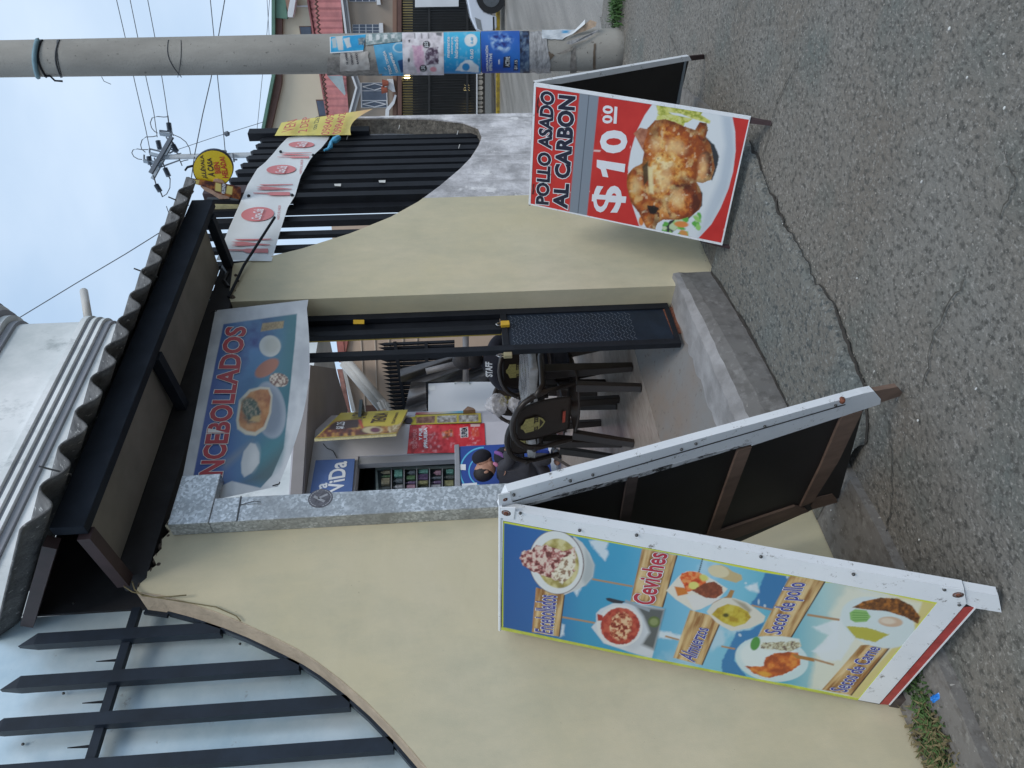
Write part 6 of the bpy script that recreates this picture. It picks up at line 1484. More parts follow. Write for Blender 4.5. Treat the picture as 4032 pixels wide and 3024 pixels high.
def hand(parent, wrist, d, side, s_=.08, skin='skin_brown', curl=.5):
    w = np.array(wrist, float); d = unit(d); n = unit(np.cross(d, side)); sd_ = np.cross(n, d)
    palm = w+d*s_*.5; pts = [(w, s_*.26), (palm, (s_*.42, s_*.2)), (w+d*s_*.95, (s_*.42, s_*.16))]
    body('hand', pts, [(0, 1), (1, 2)], skin, parent, 1)
    for k, (off, L_) in enumerate([(-.36, .75), (-.12, .88), (.12, .82), (.36, .62)]):
        b0 = w+d*s_*.9+sd_*off*s_; b1 = b0+(d*math.cos(curl*.5)-n*math.sin(curl*.5))*s_*L_*.5; b2 = b1+(d*math.cos(curl*1.4)-n*math.sin(curl*1.4))*s_*L_*.5
        MB().tube([b0-d*s_*.1, b0, b1, b2], [s_*.12, s_*.11, s_*.1, s_*.07], 7).build('finger', skin, parent, True)
    t0 = w+d*s_*.3-sd_*s_*.35; t1 = t0+(d*.6-sd_*.7)*s_*.4; t2 = t1+(d*.9-sd_*.2)*s_*.35; MB().tube([t0, t1, t2], [s_*.14, s_*.12, s_*.08], 7).build('thumb', skin, parent, True)
# seated person in black, back to us
sp_ = thing('person', 'seated person in a black staff shirt with dark hair, back turned, behind the table', 'person', (4.9, 4.7, FZ))
hc = DP(1838, 1418, 7.0); vd = unit([math.cos(YAW), math.sin(YAW), 0]); rt = unit([math.sin(YAW), -math.cos(YAW), 0])
def SP(a_, b_, z): return np.array([hc[0], hc[1], 0])+rt*a_+vd*b_+(0, 0, z)
hz = hc[2]
body('shirt', [(SP(-.02, .03, hz-.86), .15), (SP(-.03, .02, hz-.6), (.17, .13)), (SP(-.04, 0, hz-.38), (.2, .13)), (SP(-.03, .01, hz-.24), (.14, .10)), (SP(-.23, .01, hz-.30), .085), (SP(.17, .02, hz-.30), .085), (SP(-.29, .03, hz-.52), .065), (SP(.23, .06, hz-.52), .065), (SP(-.0, 0, hz-.15), .065)],
     [(0, 1), (1, 2), (2, 3), (3, 4), (3, 5), (4, 6), (5, 7), (3, 8)], 'cloth_black', sp_, 2)
body('trousers', [(SP(-.02, .05, hz-.86), .16), (SP(-.14, .3, hz-.86), .09), (SP(-.15, .48, hz-.86), .075), (SP(-.15, .5, FZ+.08), .05), (SP(.12, .3, hz-.86), .09), (SP(.13, .48, hz-.86), .075), (SP(.13, .5, FZ+.08), .05)], [(0, 1), (1, 2), (2, 3), (0, 4), (4, 5), (5, 6)], 'cloth_charcoal', sp_, 1)
for s_ in (-.15, .13): MB().ball(SP(s_, .56, FZ+.05), (.06, .06, .05), 10, 6).build('shoe', 'plastic_black', sp_, True)
for s_, e_ in ((-.29, -.2), (.23, .18)): body('forearm', [(SP(s_, .03, hz-.52), .045), (SP(e_, .28, hz-.50), .03)], [(0, 1)], 'skin_brown', sp_, 1); hand(sp_, SP(e_, .29, hz-.50), vd, rt)
head(sp_, SP(0, .02, hz), vd, .095, 'hair_black', hairlong=True); body('neck', [(SP(0, .01, hz-.17), .055), (SP(0, .02, hz-.05), .05)], [(0, 1)], 'skin_brown', sp_, 1)
tp = Plane(SP(-.04, -.165, hz-.38), vd); text_on(tp, 'STAFF', [(1912, 1484), (1910, 1424), (1938, 1426), (1940, 1484)], 'ink_white', sp_, .02, .04)
# crouching adult hugging a small child
dA = 9.55
def KP(x, y, dd=0.): return DP(1700+x/3.687, 1600+y/3.687, dA+dd)
ad = thing('person', 'crouching person in a charcoal hooded jacket leaning close to a small child', 'person', G(2177, 1900, FZ))
body('jacket', [(KP(1560, 950), (.26, .2)), (KP(1400, 940), (.24, .19)), (KP(1200, 940), (.22, .17)), (KP(1040, 940), (.19, .15)), (KP(930, 930), (.11, .1)), (KP(1010, 860, -.14), .10), (KP(1150, 800, -.22), .085), (KP(1110, 700, -.24), .075), (KP(1060, 660, -.2), .06), (KP(1020, 1020, .1), .10), (KP(1150, 980, .25), .08), (KP(1100, 800, .3), .07)],
     [(0, 1), (1, 2), (2, 3), (3, 4), (3, 5), (5, 6), (6, 7), (7, 8), (3, 9), (9, 10), (10, 11)], 'cloth_charcoal', ad, 2, 2)
g0 = np.array([KP(1560, 950)[0], KP(1560, 950)[1], FZ])
body('trousers', [(KP(1560, 950), .2), (KP(1500, 780, -.15), .12), (g0+rt*.17-vd*.12+(0, 0, .12), .07), (KP(1500, 800, .15), .12), (g0+rt*.15+vd*.2+(0, 0, .12), .07), (g0-rt*.1+(0, 0, .15), .1)], [(0, 1), (1, 2), (0, 3), (3, 4), (0, 5)], 'cloth_charcoal', ad, 1)
for k in (-.12, .2): MB().ball(g0+rt*.22+vd*k+(0, 0, .05), (.08, .08, .05), 10, 6).build('shoe', 'plastic_black', ad, True)
head(ad, KP(775, 925), unit(rt*1.-vd*.15+np.array([0, 0, .35])), .115, 'hair_black'); body('neck', [(KP(930, 940), .07), (KP(830, 940), .065)], [(0, 1)], 'skin_brown', ad, 1)
hand(ad, KP(1060, 650, -.2), unit(rt*.8-np.array([0, 0, .5])), vd, .08)
kd = thing('person', 'small child in a black hood and pink and purple coat being kissed', 'person', G(2170, 1830, FZ))
kb = np.array([KP(1650, 690)[0], KP(1650, 690)[1], FZ])
body('coat', [(KP(1350, 720), (.15, .13)), (KP(1150, 740), (.15, .13)), (KP(980, 750), (.13, .11)), (KP(890, 770), (.08, .08)), (KP(1000, 840, -.1), .055), (KP(1060, 900, -.16), .045), (KP(1000, 670, -.05), .055), (KP(1120, 640, -.12), .05)], [(0, 1), (1, 2), (2, 3), (2, 4), (4, 5), (2, 6), (6, 7)], 'cloth_black', kd, 2, 1)
body('sleeve_band', [(KP(905, 660, -.16), .025), (KP(1000, 690, -.2), .028), (KP(1060, 740, -.2), .02)], [(0, 1), (1, 2)], 'cloth_purple', kd, 1)
body('collar', [(KP(890, 820, -.12), .02), (KP(950, 850, -.15), .032), (KP(960, 880, -.15), .02)], [(0, 1), (1, 2)], 'cloth_pink', kd, 1)
body('trousers', [(KP(1370, 720), .13), (KP(1480, 700, -.05), .085), (kb+(0, 0, .12), .055), (KP(1480, 750, .05), .085), (kb+rt*-.1+(0, 0, .12), .055)], [(0, 1), (1, 2), (0, 3), (3, 4)], 'cloth_blue', kd, 1)
for k in (0, -.1): MB().ball(kb+rt*k+(0, 0, .045)-vd*.03, (.055, .055, .045), 10, 6).build('shoe', 'skin_brown', kd, True)
head(kd, KP(740, 760), unit(-rt*.9-vd*.35+np.array([0, 0, -.2])), .092, 'hair_black', cap='cloth_black'); hand(kd, KP(1065, 905, -.16), unit(-rt), vd, .05)

# ------------------------------------------------------------------ beyond the courtyard
cbz = thing('siding_building', 'beige panelled building with red sheet roof and white sloping pipe behind the courtyard fence', 'building', DP(1600, 1450, 17)); bpl = Plane(DP(1500, 1450, 17), vd)
def bp2(name, pts, m_, off=0., th=.05, par=cbz, s_=bpl): return px_plate(name, s_, pts, m_, par, off, th)
bp2('wall', cS((350, 250), (480, 930), (1900, 930), (1900, -560), (300, -560)), 'beige_siding', 0, .3)
for k in range(5): bp2('panel_joint', cS((520+k*110, 280), (526+k*110, 280), (566+k*95, 930), (560+k*95, 930)), 'beige_trim', .03, .03)
bp2('roof_sheet', cS((325, 250), (380, 250), (410, 540), (360, 540)), 'terracotta_sheet', .12, .1); bp2('roof_sheet', cS((392, 250), (440, 250), (425, 400), (395, 540), (380, 540)), 'terracotta_sheet', .10, .1)
bp2('brick_parapet', cS((345, 592), (385, 592), (448, 925), (420, 925)), 'brick_red', .12, .1); bp2('roof_trim', cS((372, 530), (396, 530), (490, 920), (460, 920)), 'pipe_white', .16, .1)
bp2('window', cS((520, 872), (655, 868), (655, 915), (530, 920)), 'trim_brown', .02, .02)
MB().tube([bpl.hit(*cS((400, 535))[0], .4), bpl.hit(*cS((690, 880))[0], .4)], .13, 8).build('sloping_pipe', 'pipe_white', cbz, True)
MB().tube([bpl.hit(*cS((425, 525))[0], .5), bpl.hit(*cS((715, 860))[0], .5)], .08, 8).build('sloping_pipe', 'pipe_white', cbz, True)
for (x, y) in ((690, 860), (715, 850), (740, 870)): MB().tube([bpl.hit(*cS((x-20, y-20))[0], .6), bpl.hit(*cS((x+10, y+40))[0], .6)], .07, 6).build('vent_pipe', 'pipe_white', cbz)
ff = thing('rear_fence', 'black pointed pale fence closing the far side of the courtyard', 'fence', DP(1620, 1500, 14)); fpl = Plane(DP(1500, 1450, 14), vd)
for k in range(17):
    y = 405+k*30.5; xt = 655+(y-405)*.175; P_ = fpl.hit(*cS((xt, y))[0]); Q_ = fpl.hit(*cS((1250, y))[0]); Q_ = np.array([P_[0], P_[1], Q_[2]])
    mb = MB().beam(Q_, P_-(0, 0, .12), .06, .04, up=(0, 1, 0)); mb.add([P_-rt*.03-(0, 0, .12), P_+rt*.03-(0, 0, .12), P_+rt*.02], [(0, 1, 2)]); mb.build('pale', 'black_steel', ff)
bar('rail', fpl.hit(*cS((790, 380))[0], .05), fpl.hit(*cS((870, 930))[0], .05), .06, .06, 'black_steel', ff)
bar('rail', fpl.hit(*cS((1030, 380))[0], .05), fpl.hit(*cS((1050, 930))[0], .05), .06, .06, 'black_steel', ff)
tpn = thing('grey_tarp', 'grey tarpaulin sagging to a point in front of the rear fence', 'tarpaulin', DP(1680, 1560, 12.8)); tpl = Plane(DP(1600, 1500, 12.8), vd)
a = Art(tpl, cS((860, 925), (935, 600), (1022, 590), (1035, 935)), 30, 20, 0, lambda x, y: .12*math.sin(y/11.+x/30.)); P_ = a.build('tarp_sheet', 'grey_tarp', tpn); 
for f_ in P_.data.polygons: f_.use_smooth = True
td = thing('dark_tarp', 'dark grey tarpaulin and frame hanging behind the seated person in black', 'tarpaulin', DP(1780, 1450, 12)); tpl2 = Plane(DP(1780, 1450, 12), vd)
a = Art(tpl2, cS((835, 690), (830, 590), (1900, 330), (1900, 690)), 20, 40, 0, lambda x, y: .1*math.sin(y/9.+x/25.)); a.build('tarp_sheet', 'tarp_dark', td)
MB().tube([tpl2.hit(*cS((1030, 610))[0], .3), tpl2.hit(*cS((1265, 552))[0], .3)], .05, 8).build('support_pole', 'grey_tarp', td, True)
MB().tube([tpl2.hit(*cS((1335, 340))[0], .2), tpl2.hit(*cS((1335, 690))[0], .2)], .05, 8).build('support_pole', 'grey_tarp', td, True)

# =================================================================== WHITE BUILDING ABOVE
wb = thing('white_building', 'large stained white stucco building with ribbed cornices rising behind the canopy', 'building', (6, YS+1, 4.2))
xcn = W(300, 1236, YS)[0]; R_ = .35
def outline(o_):   # rounded corner plan, offset outwards
    P_ = [(-20, YS-o_)]
    for t in np.linspace(-90, 0, 9): P_.append((xcn-R_+(R_+o_)*math.cos(rad(t)), YS+R_+(R_+o_)*math.sin(rad(t))))
    P_.append((xcn+o_, YS+10)); P_.append((-20, YS+10)); return P_
zl_ = [W(x, 1500, YS)[2] for x in (209, 234, 250, 266, 282, 297, 323)]
def prism(name, o_, z0, z1, m_='white_stucco'): return MB().plate([(x, y, z0) for x, y in outline(o_)], (0, 0, z1-z0)).build(name, m_, wb)
ZT_ = float(W(92, 1240, YS)[2]); prism('upper_wall', 0, zl_[0]-.02, ZT_)
for i in range(6): prism('cornice_rib', .10-.04*(i % 2)-.012*i, zl_[i+1], zl_[i]-.004, 'white_stucco' if i % 2 == 0 else 'store_frame')
prism('lower_wall', -.05, zt+.2, zl_[6]-.004)
for i in range(5): prism('top_rib', .06+.10*i, ZT_+.002+.13*i, ZT_+.12+.13*i, 'white_stucco' if i % 2 else 'store_frame')
MB().tube([W(x, y, YS-.002) for x, y in crop(0, 1000, 1.58)((520, 425), (480, 470), (465, 530), (430, 590), (400, 650), (370, 690), (355, 740), (300, 830))], .012, 4).build('wall_crack', 'store_frame', wb)
p = W(348, 1258, YS+.12); q = W(330, 1146, YS+.12); MB().tube([p, q], .07, 10).build('drain_pipe', 'pipe_white', wb, True)

# =================================================================== ACROSS THE STREET
hd_ = unit([ray(1700, 300)[0], ray(1700, 300)[1], 0]); DH = 27.
hp = Plane(DP(1700, 300, DH), hd_)
hs = thing('street_house', 'tan and cream two storey house with red tiled roofs behind a black grille gate', 'house', DP(1900, 300, DH))
def hpl(name, pts, m_, off=0., th=.3, par=hs): return px_plate(name, hp, pts, m_, par, off, th)
hpl('upper_wall', [(1095, -150), (1095, 290), (1058, 522), (1100, 640), (1360, 640), (1360, -150)], 'house_cream', -1.2, .3)
hpl('eave', [(1076, -150), (1076, 300), (1040, 505), (1062, 530), (1108, 330), (1112, -150)], 'trim_brown', -1.0, .8)
hpl('roof', [(1069, -150), (1069, 300), (1029, 505), (1040, 512), (1082, 300), (1082, -150)], 'roof_green', -.8, 1.)
hpl('green_gable', [(1084, -60), (1084, 70), (1131, 74), (1120, -60)], 'roof_green', -.9, .2)
hpl('brown_soffit', [(1112, -60), (1130, 35), (1140, 60), (1152, 40), (1160, -60)], 'house_brown', -.85, .2)
hpl('white_beam', [(1132, 50), (1133, 67), (1152, 67), (1156, 50), (1170, -40), (1150, -40)], 'trim_white', -.7, .3)
hpl('rear_trim', [(1155, 18), (1160, 18), (1162, 27), (1214, 27), (1214, 21), (1160, 21)], 'trim_white', -1.1, .1)
for pts in ([(1177, 103), (1226, 103), (1230, 145), (1184, 145)], [(1243, 392), (1278, 392), (1288, 460), (1256, 460)]):
    w_ = hpl('window', pts, 'trim_brown', -1.19, .05); c_ = np.mean(pts, 0); o = hpl('pane', [(c_[0]+(x-c_[0])*.86, c_[1]+(y-c_[1])*.86) for x, y in pts], 'window_glass', -1.17, .03)
# red corrugated porch roof in sheets
def roofsheet(pl, m_='roof_red', off=.0):
    p4 = [np.array(p, float) for p in pl]; nu_, nv_ = 48, 6; vs = []; fs = []
    for j in range(nv_+1):
        for i in range(nu_+1):
            s_, t_ = i/nu_, j/nv_; p = (p4[0]*(1-s_)+p4[1]*s_)*(1-t_)+(p4[3]*(1-s_)+p4[2]*s_)*t_; dep = -1.2+1.5*t_
            vs.append(hp.hit(p[0], p[1], dep+.05*math.cos(i*math.pi*.75)+off))
    for j in range(nv_):
        for i in range(nu_): q_ = j*(nu_+1)+i; fs.append((q_, q_+1, q_+nu_+2, q_+nu_+1))
    return link('roof_sheet', mesh(vs, fs), m_, hs)
roofsheet([(1285, 460), (1210, 0), (1342, 0), (1374, 460)]); roofsheet([(1210, 0), (1190, -150), (1330, -150), (1342, 0)])
MB().tube([hp.hit(1272+ (460-y)*-.10+(5 if k % 2 else -5)+18, y, .55) for k, y in enumerate(range(-20, 460, 9))], .04, 4).build('lap_seam', 'trim_brown', hs)
hpl('skylight', c10((880, 1100), (1100, 1100), (1145, 1360), (1130, 1385), (1000, 1240)), 'skylight', .45, .03)
hpl('ridge_cap', [(1208, 0), (1284, 460), (1290, 460), (1214, 0)], 'roof_red', -1.0, .1)
for k, (o0, o1) in enumerate([(0, 8), (10, 17), (19, 25)]):
    hpl('gutter', [(1342+o0, -150), (1342+o0, 0), (1359+o0, 136), (1383+o0, 300), (1399+o0*.8, 345), (1368+o0, 460), (1368+o1, 460), (1399+o1, 345), (1383+o1, 300), (1359+o1, 136), (1342+o1, 0), (1342+o1, -150)], 'trim_white' if k != 1 else 'store_frame', .5-.08*k, .1)
hpl('lower_wall', [(1362, -150), (1362, 640), (1560, 640), (1560, -150)], 'house_tan', 0, .3)
def win(p4, nx_, ny_, frame='trim_white'):
    w_ = hpl('window', p4, frame, .04, .06); q = [np.array(p, float) for p in p4]
    for i in range(nx_):
        for j in range(ny_):
            def B(s_, t_): return (q[0]*(1-s_)+q[1]*s_)*(1-t_)+(q[3]*(1-s_)+q[2]*s_)*t_
            e = .06/nx_; g_ = .06/ny_; pts = [B(i/nx_+e, j/ny_+g_), B((i+1)/nx_-e, j/ny_+g_), B((i+1)/nx_-e, (j+1)/ny_-g_), B(i/nx_+e, (j+1)/ny_-g_)]
            hpl('pane', pts, 'window_glass', .045, .01)
win(c9((520, 365), (520, 265), (810, 262), (812, 372)), 3, 4); hpl('sill', c9((810, 250), (850, 250), (855, 380), (815, 380)), 'trim_white', .2, .2)
win(c9((480, 18), (480, -120), (775, -120), (775, 18)), 3, 4); hpl('sill', c9((775, -120), (800, -120), (828, 50), (785, 50)), 'trim_white', .2, .2)
wq = c9((612, 1172), (605, 900), (890, 900), (905, 1172)); hpl('window', wq, 'trim_white', .04, .06); 
for (y0, y1) in ((905, 985), (992, 1090), (1100, 1168)): hpl('pane', c9((625, y1), (622, y0), (885, y0), (890, y1)), 'window_glass', .045, .01)
for (y0, y1) in ((910, 980), (1104, 1164)):
    ym = (y0+y1)/2
    for pts in ([(630, ym), (760, y0)], [(760, y0), (885, ym)], [(885, ym), (760, y1)], [(760, y1), (630, ym)]):
        bar('window_lattice', hp.hit(*c9(pts[0])[0], .08), hp.hit(*c9(pts[1])[0], .08), .04, .02, 'trim_white', hs)
for (x, y) in ((870, 980), (880, 905)):
    t__ = thing('flower_pot', 'terracotta flower pot on the window balcony of the tan house' if y > 950 else 'terracotta flower pot at the pole side of the tan house window', 'flower pot', hp.hit(*c9((x, y))[0], .6)); p = hp.hit(*c9((x, y))[0], .6); MB().tube([p-(0, 0, .10), p+(0, 0, .08), p+(0, 0, .11)], [.08, .12, .13], 10).build('pot', 'terracotta_pot', t__)
hpl('balcony_trim', c9((960, 1000), (900, 960), (895, 860), (960, 860), (985, 1000)), 'trim_white', .5, .3); hpl('balcony_trim', c9((980, 1030), (955, 1100), (880, 1190), (875, 1270), (915, 1270), (920, 1200), (975, 1130), (1000, 1040)), 'trim_white', .5, .3)
hpl('balcony_trim', [(1515, 300), (1528, 460), (1500, 640), (1490, 640), (1510, 460), (1500, 300)], 'trim_white', .45, .2) if False else None
hpl('brown_band', [(1546, -150), (1546, 640), (1562, 640), (1562, -150)], 'house_brown', .3, .5); hpl('gate_lintel', [(1564, -150), (1566, 640), (1582, 640), (1580, -150)], 'trim_brown', .6, .9)
hpl('garage_back', [(1582, -150), (1582, 640), (1645, 640), (1640, -150)], 'garage_lit_wall', -2.0, .1); hpl('garage_back', [(1645, -150), (1645, 640), (1885, 640), (1885, -150)], 'garage_dark', -2.02, .1)  # lamplit upper wall and its dark depth painted as two colours
gt_ = thing('grille_gate', 'wide black vertical grille gate of the tan house across the street', 'gate', hp.hit(1878, 300, .5))
for y in np.arange(-30, 640, 10.2):
    bar('grille_bar', hp.hit(1876, y, .5), np.array(hp.hit(1876, y, .5))*[1, 1, 0]+(0, 0, hp.hit(1583, y, .5)[2]), .045, .03, 'grille_black', gt_)
    if int(y/10) % 1 == 0: q0 = hp.hit(1876, y+5, .52); bar('grille_bar', q0, q0*[1, 1, 0]+(0, 0, hp.hit(1625, y+5, .52)[2]), .035, .03, 'grille_black', gt_)
for x in (1690, 1840, 1874): bar('grille_rail', hp.hit(x, -60, .56), hp.hit(x, 640, .56), .05, .08, 'grille_black', gt_)
gp_ = thing('metal_shutter', 'pale grey metal panel door in the grille gate at the right edge', 'door', hp.hit(1800, 0, .7)); hpl('panel', c9((1200, -60), (1200, 78), (1675, 70), (1675, -60)), 'trim_white', .7, .05, gp_)
for (x, y) in ((1112/1, 832), (1765, 960)):
    p = hp.hit(*c9((x, y))[0], -.6 if x < 1500 else -.4); tag(MB().ball(p, .12 if x < 1500 else .14, 12, 8).build('garage_lamp', 'lamp_glow', None, True), 'glowing lamp under the garage ceiling beside the pole' if x < 1500 else 'glowing lamp low inside the garage behind the grille', 'lamp')
# stone plinth, far pavement and kerb
pln = thing('stone_plinth', 'low rubble stone plinth under the grille gate across the street', 'plinth', hp.hit(1900, 300, .6))
hpl('plinth_core', [(1878, -150), (1878, 640), (1910, 640), (1910, -150)], 'stone_joint', .55, .6, pln)
r = random.Random(6); y = -20
while y < 470:
    h_ = r.uniform(13, 24)
    hpl('stone', [(1883+r.uniform(0, 2), y+2), (1880+r.uniform(0, 3), y+h_/2), (1883, y+h_-2), (1897, y+h_-2), (1903, y+h_/2), (1898, y+2)], 'stone_grey', .62+r.uniform(0, .04), .1, pln); y += h_
hpl('plinth_cap', [(1876, -150), (1876, 640), (1880, 640), (1880, -150)], 'trim_white', .7, .7, pln)
struct(MB().plate([G(1936, 2400, .08)*0+np.array([25.4, -40, -.1]), (27.8, -40, .05), (27.8, 60, .05), (25.4, 60, -.1)], (0, 0, .08)).build('far_sidewalk', 'smooth_concrete'))
k0 = G(1948, 460, 0); kb_ = thing('yellow_kerb', 'yellow painted kerb stained with dirt on the far side of the street', 'kerb', (25.4, 11, 0))
for i in range(9):
    bx('kerb_stone', (25.15, -4+i*2.6, -.13), (25.4, -4+i*2.6+2.59, .10), 'kerb_yellow', kb_, .02)

# car entering from the right edge
car = thing('white_car', 'white car nose with black tyre entering at the right edge of the street', 'car', G(2006, 20)); cd_ = unit([ray(1940, 20)[0], ray(1940, 20)[1], 0])
cpn = Plane(G(2003, 40, -.13), cd_); cr_ = unit(np.cross([0, 0, 1], cd_))*-1.; base = G(2003, 60, -.13)
base = cpn.hit(2003, 128); base = np.array([base[0], base[1], -.02])
def CP(l_, w_, z): return base+cr_*l_*1.15+cd_*w_+(0, 0, z*1.2)
prof = [(.12, .20), (.02, .32), (.0, .55), (.08, .72), (.35, .84), (1.15, .98), (1.75, 1.42), (3.0, 1.48), (3.9, 1.0), (4.2, .9), (4.25, .3), (4.1, .2), (3.75, .2), (3.7, .42), (3.5, .6), (3.25, .6), (3.05, .42), (3.0, .2), (1.22, .2), (1.18, .42), (.98, .64), (.72, .66), (.48, .5), (.38, .2)]
me = MB(); P0 = [CP(l_, 0, z) for l_, z in prof]; me.plate(P0, cd_*1.7); o = me.build('car_body', 'car_paint', car); md = o.modifiers.new('bevel', 'BEVEL'); md.width = .05; md.segments = 3; md.limit_method = 'ANGLE'; md.angle_limit = rad(60)
MB().plate([CP(1.3, -.004, .98), CP(1.82, -.004, 1.36), CP(2.9, -.004, 1.40), CP(3.5, -.004, 1.02)], cd_*-.003).build('side_window', 'window_glass', car)
MB().plate([CP(.04, -.004, .56), CP(.10, -.004, .68), CP(.36, -.004, .74), (CP(.3, -.004, .60))], cd_*-.006).build('headlight', 'headlamp', car)
MB().plate([CP(.05, -.003, .26), CP(.37, -.003, .26), CP(.37, -.003, .30), CP(.04, -.003, .30)], cd_*-.005).build('bumper_line', 'tyre', car)
for l_ in (.80, 3.38):
    mb = MB(); ring_ = []; w_ = thing('wheel', None, None) if False else None
    k = 28; cc_ = CP(l_, .0, .33)
    def disc3(rr, w0, w1): return MB().plate([cc_+cr_*rr*math.cos(t)+np.array([0, 0, 1.])*rr*math.sin(t)+cd_*w0 for t in np.linspace(0, 2*math.pi, k, endpoint=False)], cd_*(w1-w0))
    wh = disc3(.42, -.03, .2).build('wheel', 'tyre', car); disc3(.25, -.04, -.031).build('rim', 'rim', wh)

# distant line pole with cross arms and insulators
up = thing('line_pole', 'distant concrete power line pole with crossed steel arms and dark ribbed insulators', 'utility pole', DP(960, 618, 33)); DU = 33.
def U2(x, y, d=0.): return DP(500+x/4.148, 450+y/4.148, DU+d)
b0 = DP(1400, 612, DU); t0 = U2(590, 700); MB().tube([np.array([t0[0], t0[1], -.1]), t0], [.16, .11], 12).build('shaft', 'far_concrete', up, True)
bar('cross_arm', U2(385, 965, -.2), U2(735, 365, -.2), .14, .16, 'porcelain', up); bar('cross_arm', U2(415, 1060, .2), U2(745, 450, .2), .12, .13, 'far_steel', up)
bar('upper_arm', U2(540, 315), U2(725, 345), .12, .14, 'far_steel', up); bar('upper_arm', U2(380, 645), U2(560, 690), .12, .14, 'far_steel', up); bar('upper_arm', U2(275, 760), U2(480, 800), .12, .14, 'far_steel', up)
for pq in [((530, 870), (860, 750)), ((520, 770), (830, 650)), ((720, 570), (850, 650)), ((640, 370), (690, 450)), ((690, 640), (760, 600)), ((540, 265), (540, 320)), ((530, 265), (740, 290)), ((280, 660), (280, 760)), ((370, 560), (370, 640)), ((370, 565), (540, 605)), ((445, 710), (470, 780)), ((730, 300), (760, 345))]:
    bar('brace', U2(*pq[0]), U2(*pq[1]), .055, .055, 'porcelain', up)
def insul(p, q, n=7):
    P_ = []; R2 = []
    p = np.array(p); q = np.array(q)
    for i in range(n*3+1): P_.append(p+(q-p)*i/(n*3)); R2.append([.035, .12, .05][i % 3])
    MB().tube(P_, R2, 8).build('insulator', 'porcelain', up)
for pq in [((680, 140), (700, 275)), ((505, 430), (540, 580)), ((355, 690), (385, 830)), ((620, 880), (685, 1020)), ((475, 1150), (545, 1265)), ((750, 500), (815, 615))]: insul(U2(*pq[0]), U2(*pq[1]))
def wire(pts, r_=.02, name='link_wire', par=up): return MB().tube([U2(*p) for p in pts], r_, 5).build(name, 'wire', par)
wire([(660, 40), (600, 45), (500, 35), (410, 60), (380, 140), (400, 220), (450, 280), (500, 305)]); wire([(490, 350), (420, 365), (310, 370), (245, 420), (222, 500), (240, 570), (300, 620)]); wire([(345, 575), (250, 578), (170, 565), (100, 580), (78, 630), (110, 690), (180, 730), (245, 740)])
wire([(765, 335), (870, 380), (960, 450), (1020, 550), (1040, 660)]); wire([(665, 20), (680, 140)], .03); wire([(700, 275), (705, 310)], .03); wire([(385, 830), (410, 900)], .03); wire([(545, 1265), (580, 1350)], .03); wire([(430, 1000), (475, 1150)], .03); wire([(585, 790), (620, 880)], .03); wire([(685, 1020), (705, 1060)], .03)
wire([(705, 1050), (700, 1200), (650, 1300), (590, 1340)]); wire([(735, 440), (750, 500)], .03); wire([(815, 615), (830, 650), (885, 635)], .025); wire([(840, 700), (870, 770), (900, 840)], .025); wire([(870, 780), (940, 755), (1000, 745)], .02)
bar('neutral_bracket', U2(1590, 590), U2(1590, 660), .12, .18, 'porcelain', up); bar('neutral_bracket', U2(1730, 640), U2(1750, 780), .06, .06, 'porcelain', up); bar('neutral_bracket', U2(1730, 740), U2(1800, 740), .06, .06, 'porcelain', up)
# overhead wires
def owire(pts, label, r_=.018, d=33.): 
    P_ = [DP(x, y, d) for x, y in pts]; return tag(MB().tube(P_, r_, 5).build('overhead_wire', 'wire'), label, 'cable', 'overhead power lines')
owire([(445, -60), (497, 165), (530, 320), (573, 506), (592, 600), (595, 650)], 'topmost of the three parallel line wires crossing the sky behind the near pole')
owire([(500, -60), (545, 160), (578, 320), (605, 440), (619, 540)], 'middle one of the three parallel line wires crossing the sky behind the near pole')
owire([(570, -60), (612, 158), (640, 320), (651, 390), (661, 462)], 'lowest of the three parallel line wires crossing the sky behind the near pole')
owire([(822, -60), (843, 150), (858, 320), (880, 525), (886, 590)], 'single wire dropping to the bracket beside the round yellow sign', .02)
owire([(895, -60), (858, 155), (830, 312), (798, 450), (766, 610), (748, 740)], 'wire rising behind the round yellow sign towards the right', .022)
owire([(1066, -60), (1052, 120), (1032, 310), (1010, 530)], 'low thin wire grazing the roof of the house across the street', .012)
owire([(1048, -60), (1060, 145)], 'short wire just above the green roof right of the near pole', .012); owire([(690, 592), (860, 535), (1000, 492), (1076, 468), (1272, 408), (1560, 315)], 'stay wire with a dark insulator slanting down from the distant pole', .013)
P_ = U2(1590, 330); MB().tube([U2(1590, 335), U2(1670, 305)], .11, 8); tag(MB().tube([U2(1592, 334), U2(1605, 328), U2(1655, 310), U2(1672, 303)], [.05, .11, .11, .05], 8).build('stay_insulator', 'porcelain'), 'small dark egg insulator on the slanting stay wire', 'insulator')
owire([(625, 918), (595, 937), (494, 1000), (300, 1115), (0, 1297), (-60, 1335)], 'long wire falling across the sky to the white building', .016, 24)
owire([(655, 812), (668, 850), (700, 900)], 'short wire running behind the canopy corner from the lower insulator', .018)
owire([(1500, 300), (1560, 200), (1640, 60)], 'thin drop wire in front of the tan house', .008, 22) if False else None

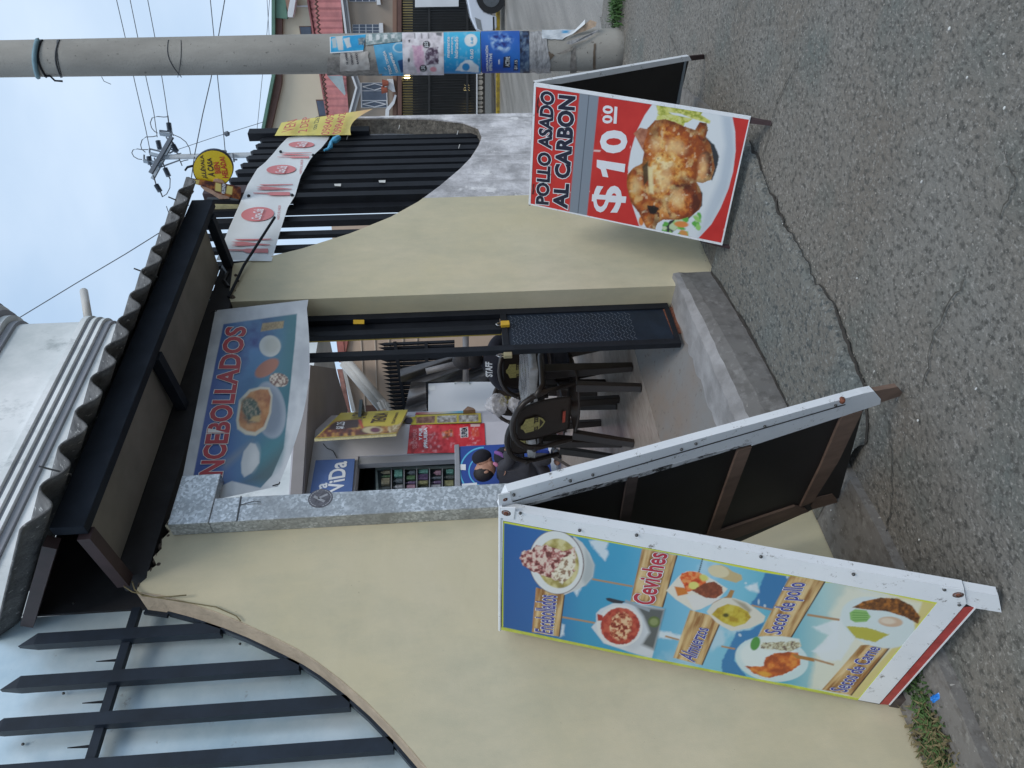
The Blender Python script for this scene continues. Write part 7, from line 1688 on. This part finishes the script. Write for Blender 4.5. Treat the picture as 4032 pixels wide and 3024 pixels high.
# =================================================================== SMALL THINGS ON THE GROUND
def tuft(name, label, ctr, n_, spread, h_, m_, seed, cat='weed'):
    r = random.Random(seed); vs = []; fs = []
    for i in range(n_):
        x = ctr[0]+r.gauss(0, spread[0]); y = min(2.79, ctr[1]+r.gauss(0, spread[1])) if ctr[0] < 5 else ctr[1]+r.gauss(0, spread[1]); a_ = r.uniform(0, 6.28); l_ = h_*r.uniform(.4, 1.1); b_ = r.uniform(.2, .9)*l_; w_ = r.uniform(.003, .008)
        d = np.array([math.cos(a_), math.sin(a_), 0]); s_ = np.array([-d[1], d[0], 0])*w_; p = np.array([x, y, .01]); n0 = len(vs)
        vs += [p-s_, p+s_, p+d*b_*.4+(0, 0, l_*.6)-s_*.8, p+d*b_*.4+(0, 0, l_*.6)+s_*.8, p+d*b_+(0, 0, l_*.8)]; fs += [(n0, n0+1, n0+3, n0+2), (n0+2, n0+3, n0+4)]
    return tag(link(name, mesh(vs, fs), m_), label, cat, kind='stuff')
gb = G(3690, 2900); 
for k, (x, y, n_, m_) in enumerate([(3690, 2820, 260, 'leaf_green'), (3730, 2900, 320, 'dry_stem'), (3740, 3000, 420, 'leaf_green'), (3640, 2690, 200, 'leaf_green'), (3700, 2960, 260, 'dry_stem')]):
    g = G(x, y); tuft('weeds', 'low green and straw coloured weeds along the foot of the left wall', (g[0], min(g[1], 2.76), 0), n_, (.06, .035), .06, m_, k)
g = G(2440, 25); 
for k in range(1): tuft('weeds', 'small bright green weed growing in the pavement edge beyond the pole', (g[0], g[1], 0), 420, (.10, .10), .10, mat('bright_leaf', (.04, .10, .02), .7, 0, .4, 12), 20+k)
pp = G(2800, 1135); mb = MB().ball((0, 0, 0), 1, 10, 7); r = random.Random(3); mb.v = [(pp[0]+v[0]*.035*r.uniform(.8, 1.1), pp[1]-.06+v[1]*.03*r.uniform(.8, 1.1), .045+v[2]*.022) for v in mb.v]
tag(mb.build('stone', 'pebble'), 'loose pale stone at the foot of the cream wall by the step', 'stone')
for i, (x, y) in enumerate([(3620, 1655), (3448, 1463), (3745, 112), (3815, 305), (3960, 212), (3962, 425), (2507, 155), (3086, 880), (3635, 715), (3380, 1095), (3304, 2008), (3625, 2125), (2897, 1245), (2704, 1247), (3850, 1530)]):
    g = G(x, y); r = random.Random(i); z = .035 if 2750 < x < 3350 and g[1] > 2 else .004
    o = MB().ball((g[0], g[1], z+.002), (r.uniform(.002, .005), r.uniform(.003, .007), .003), 7, 5).build('litter', 'litter_white')
    tag(o, 'tiny scrap of white litter on the rough pavement', 'litter', 'scraps of white litter on the pavement')
g = G(3712, 2755); mb = MB().ball((0, 0, 0), 1, 12, 8); r = random.Random(8); mb.v = [(g[0]+v[0]*.012*r.uniform(.5, 1.2), g[1]-.02+v[1]*.035*r.uniform(.7, 1.2), .03+v[2]*.02*r.uniform(.5, 1.2)) for v in mb.v]
tag(mb.build('blue_wrapper', 'blue_wrapper'), 'crumpled bright blue sweet wrapper among the weeds by the big board', 'wrapper')
# small gravel and dirt at the foot of the wall and the apron edge
r = random.Random(21); vs = []; fs = []
def chip(x, y, z, s_):
    n0 = len(vs); vs.extend([(x-s_, y, z), (x, y-s_, z), (x+s_, y, z), (x, y+s_, z), (x+r.uniform(-s_, s_)*.4, y, z+s_*.8)]); fs.extend([(n0, n0+1, n0+4), (n0+1, n0+2, n0+4), (n0+2, n0+3, n0+4), (n0+3, n0, n0+4)])
for i in range(300):
    x = r.uniform(.2, 6); y = 2.79-abs(r.gauss(0, .05)) if not 2.05 < x < 3.65 else 2.60-abs(r.gauss(0, .03)); chip(x, y, .03 if x > 2 and x < 3.6 else .02, r.uniform(.002, .007))
for i in range(60): x = r.uniform(ax[0], ax[-1]); chip(x, np.interp(x, ax, ay)-abs(r.gauss(0, .05)), .0, r.uniform(.002, .006))
for i in range(2600): chip(r.uniform(.6, 7), r.uniform(-1.5, 2.5), .0, r.uniform(.001, .004))
tag(link('gravel', mesh(vs, fs), 'pebble'), 'loose grit and small chips scattered over the pavement', 'gravel', kind='stuff')
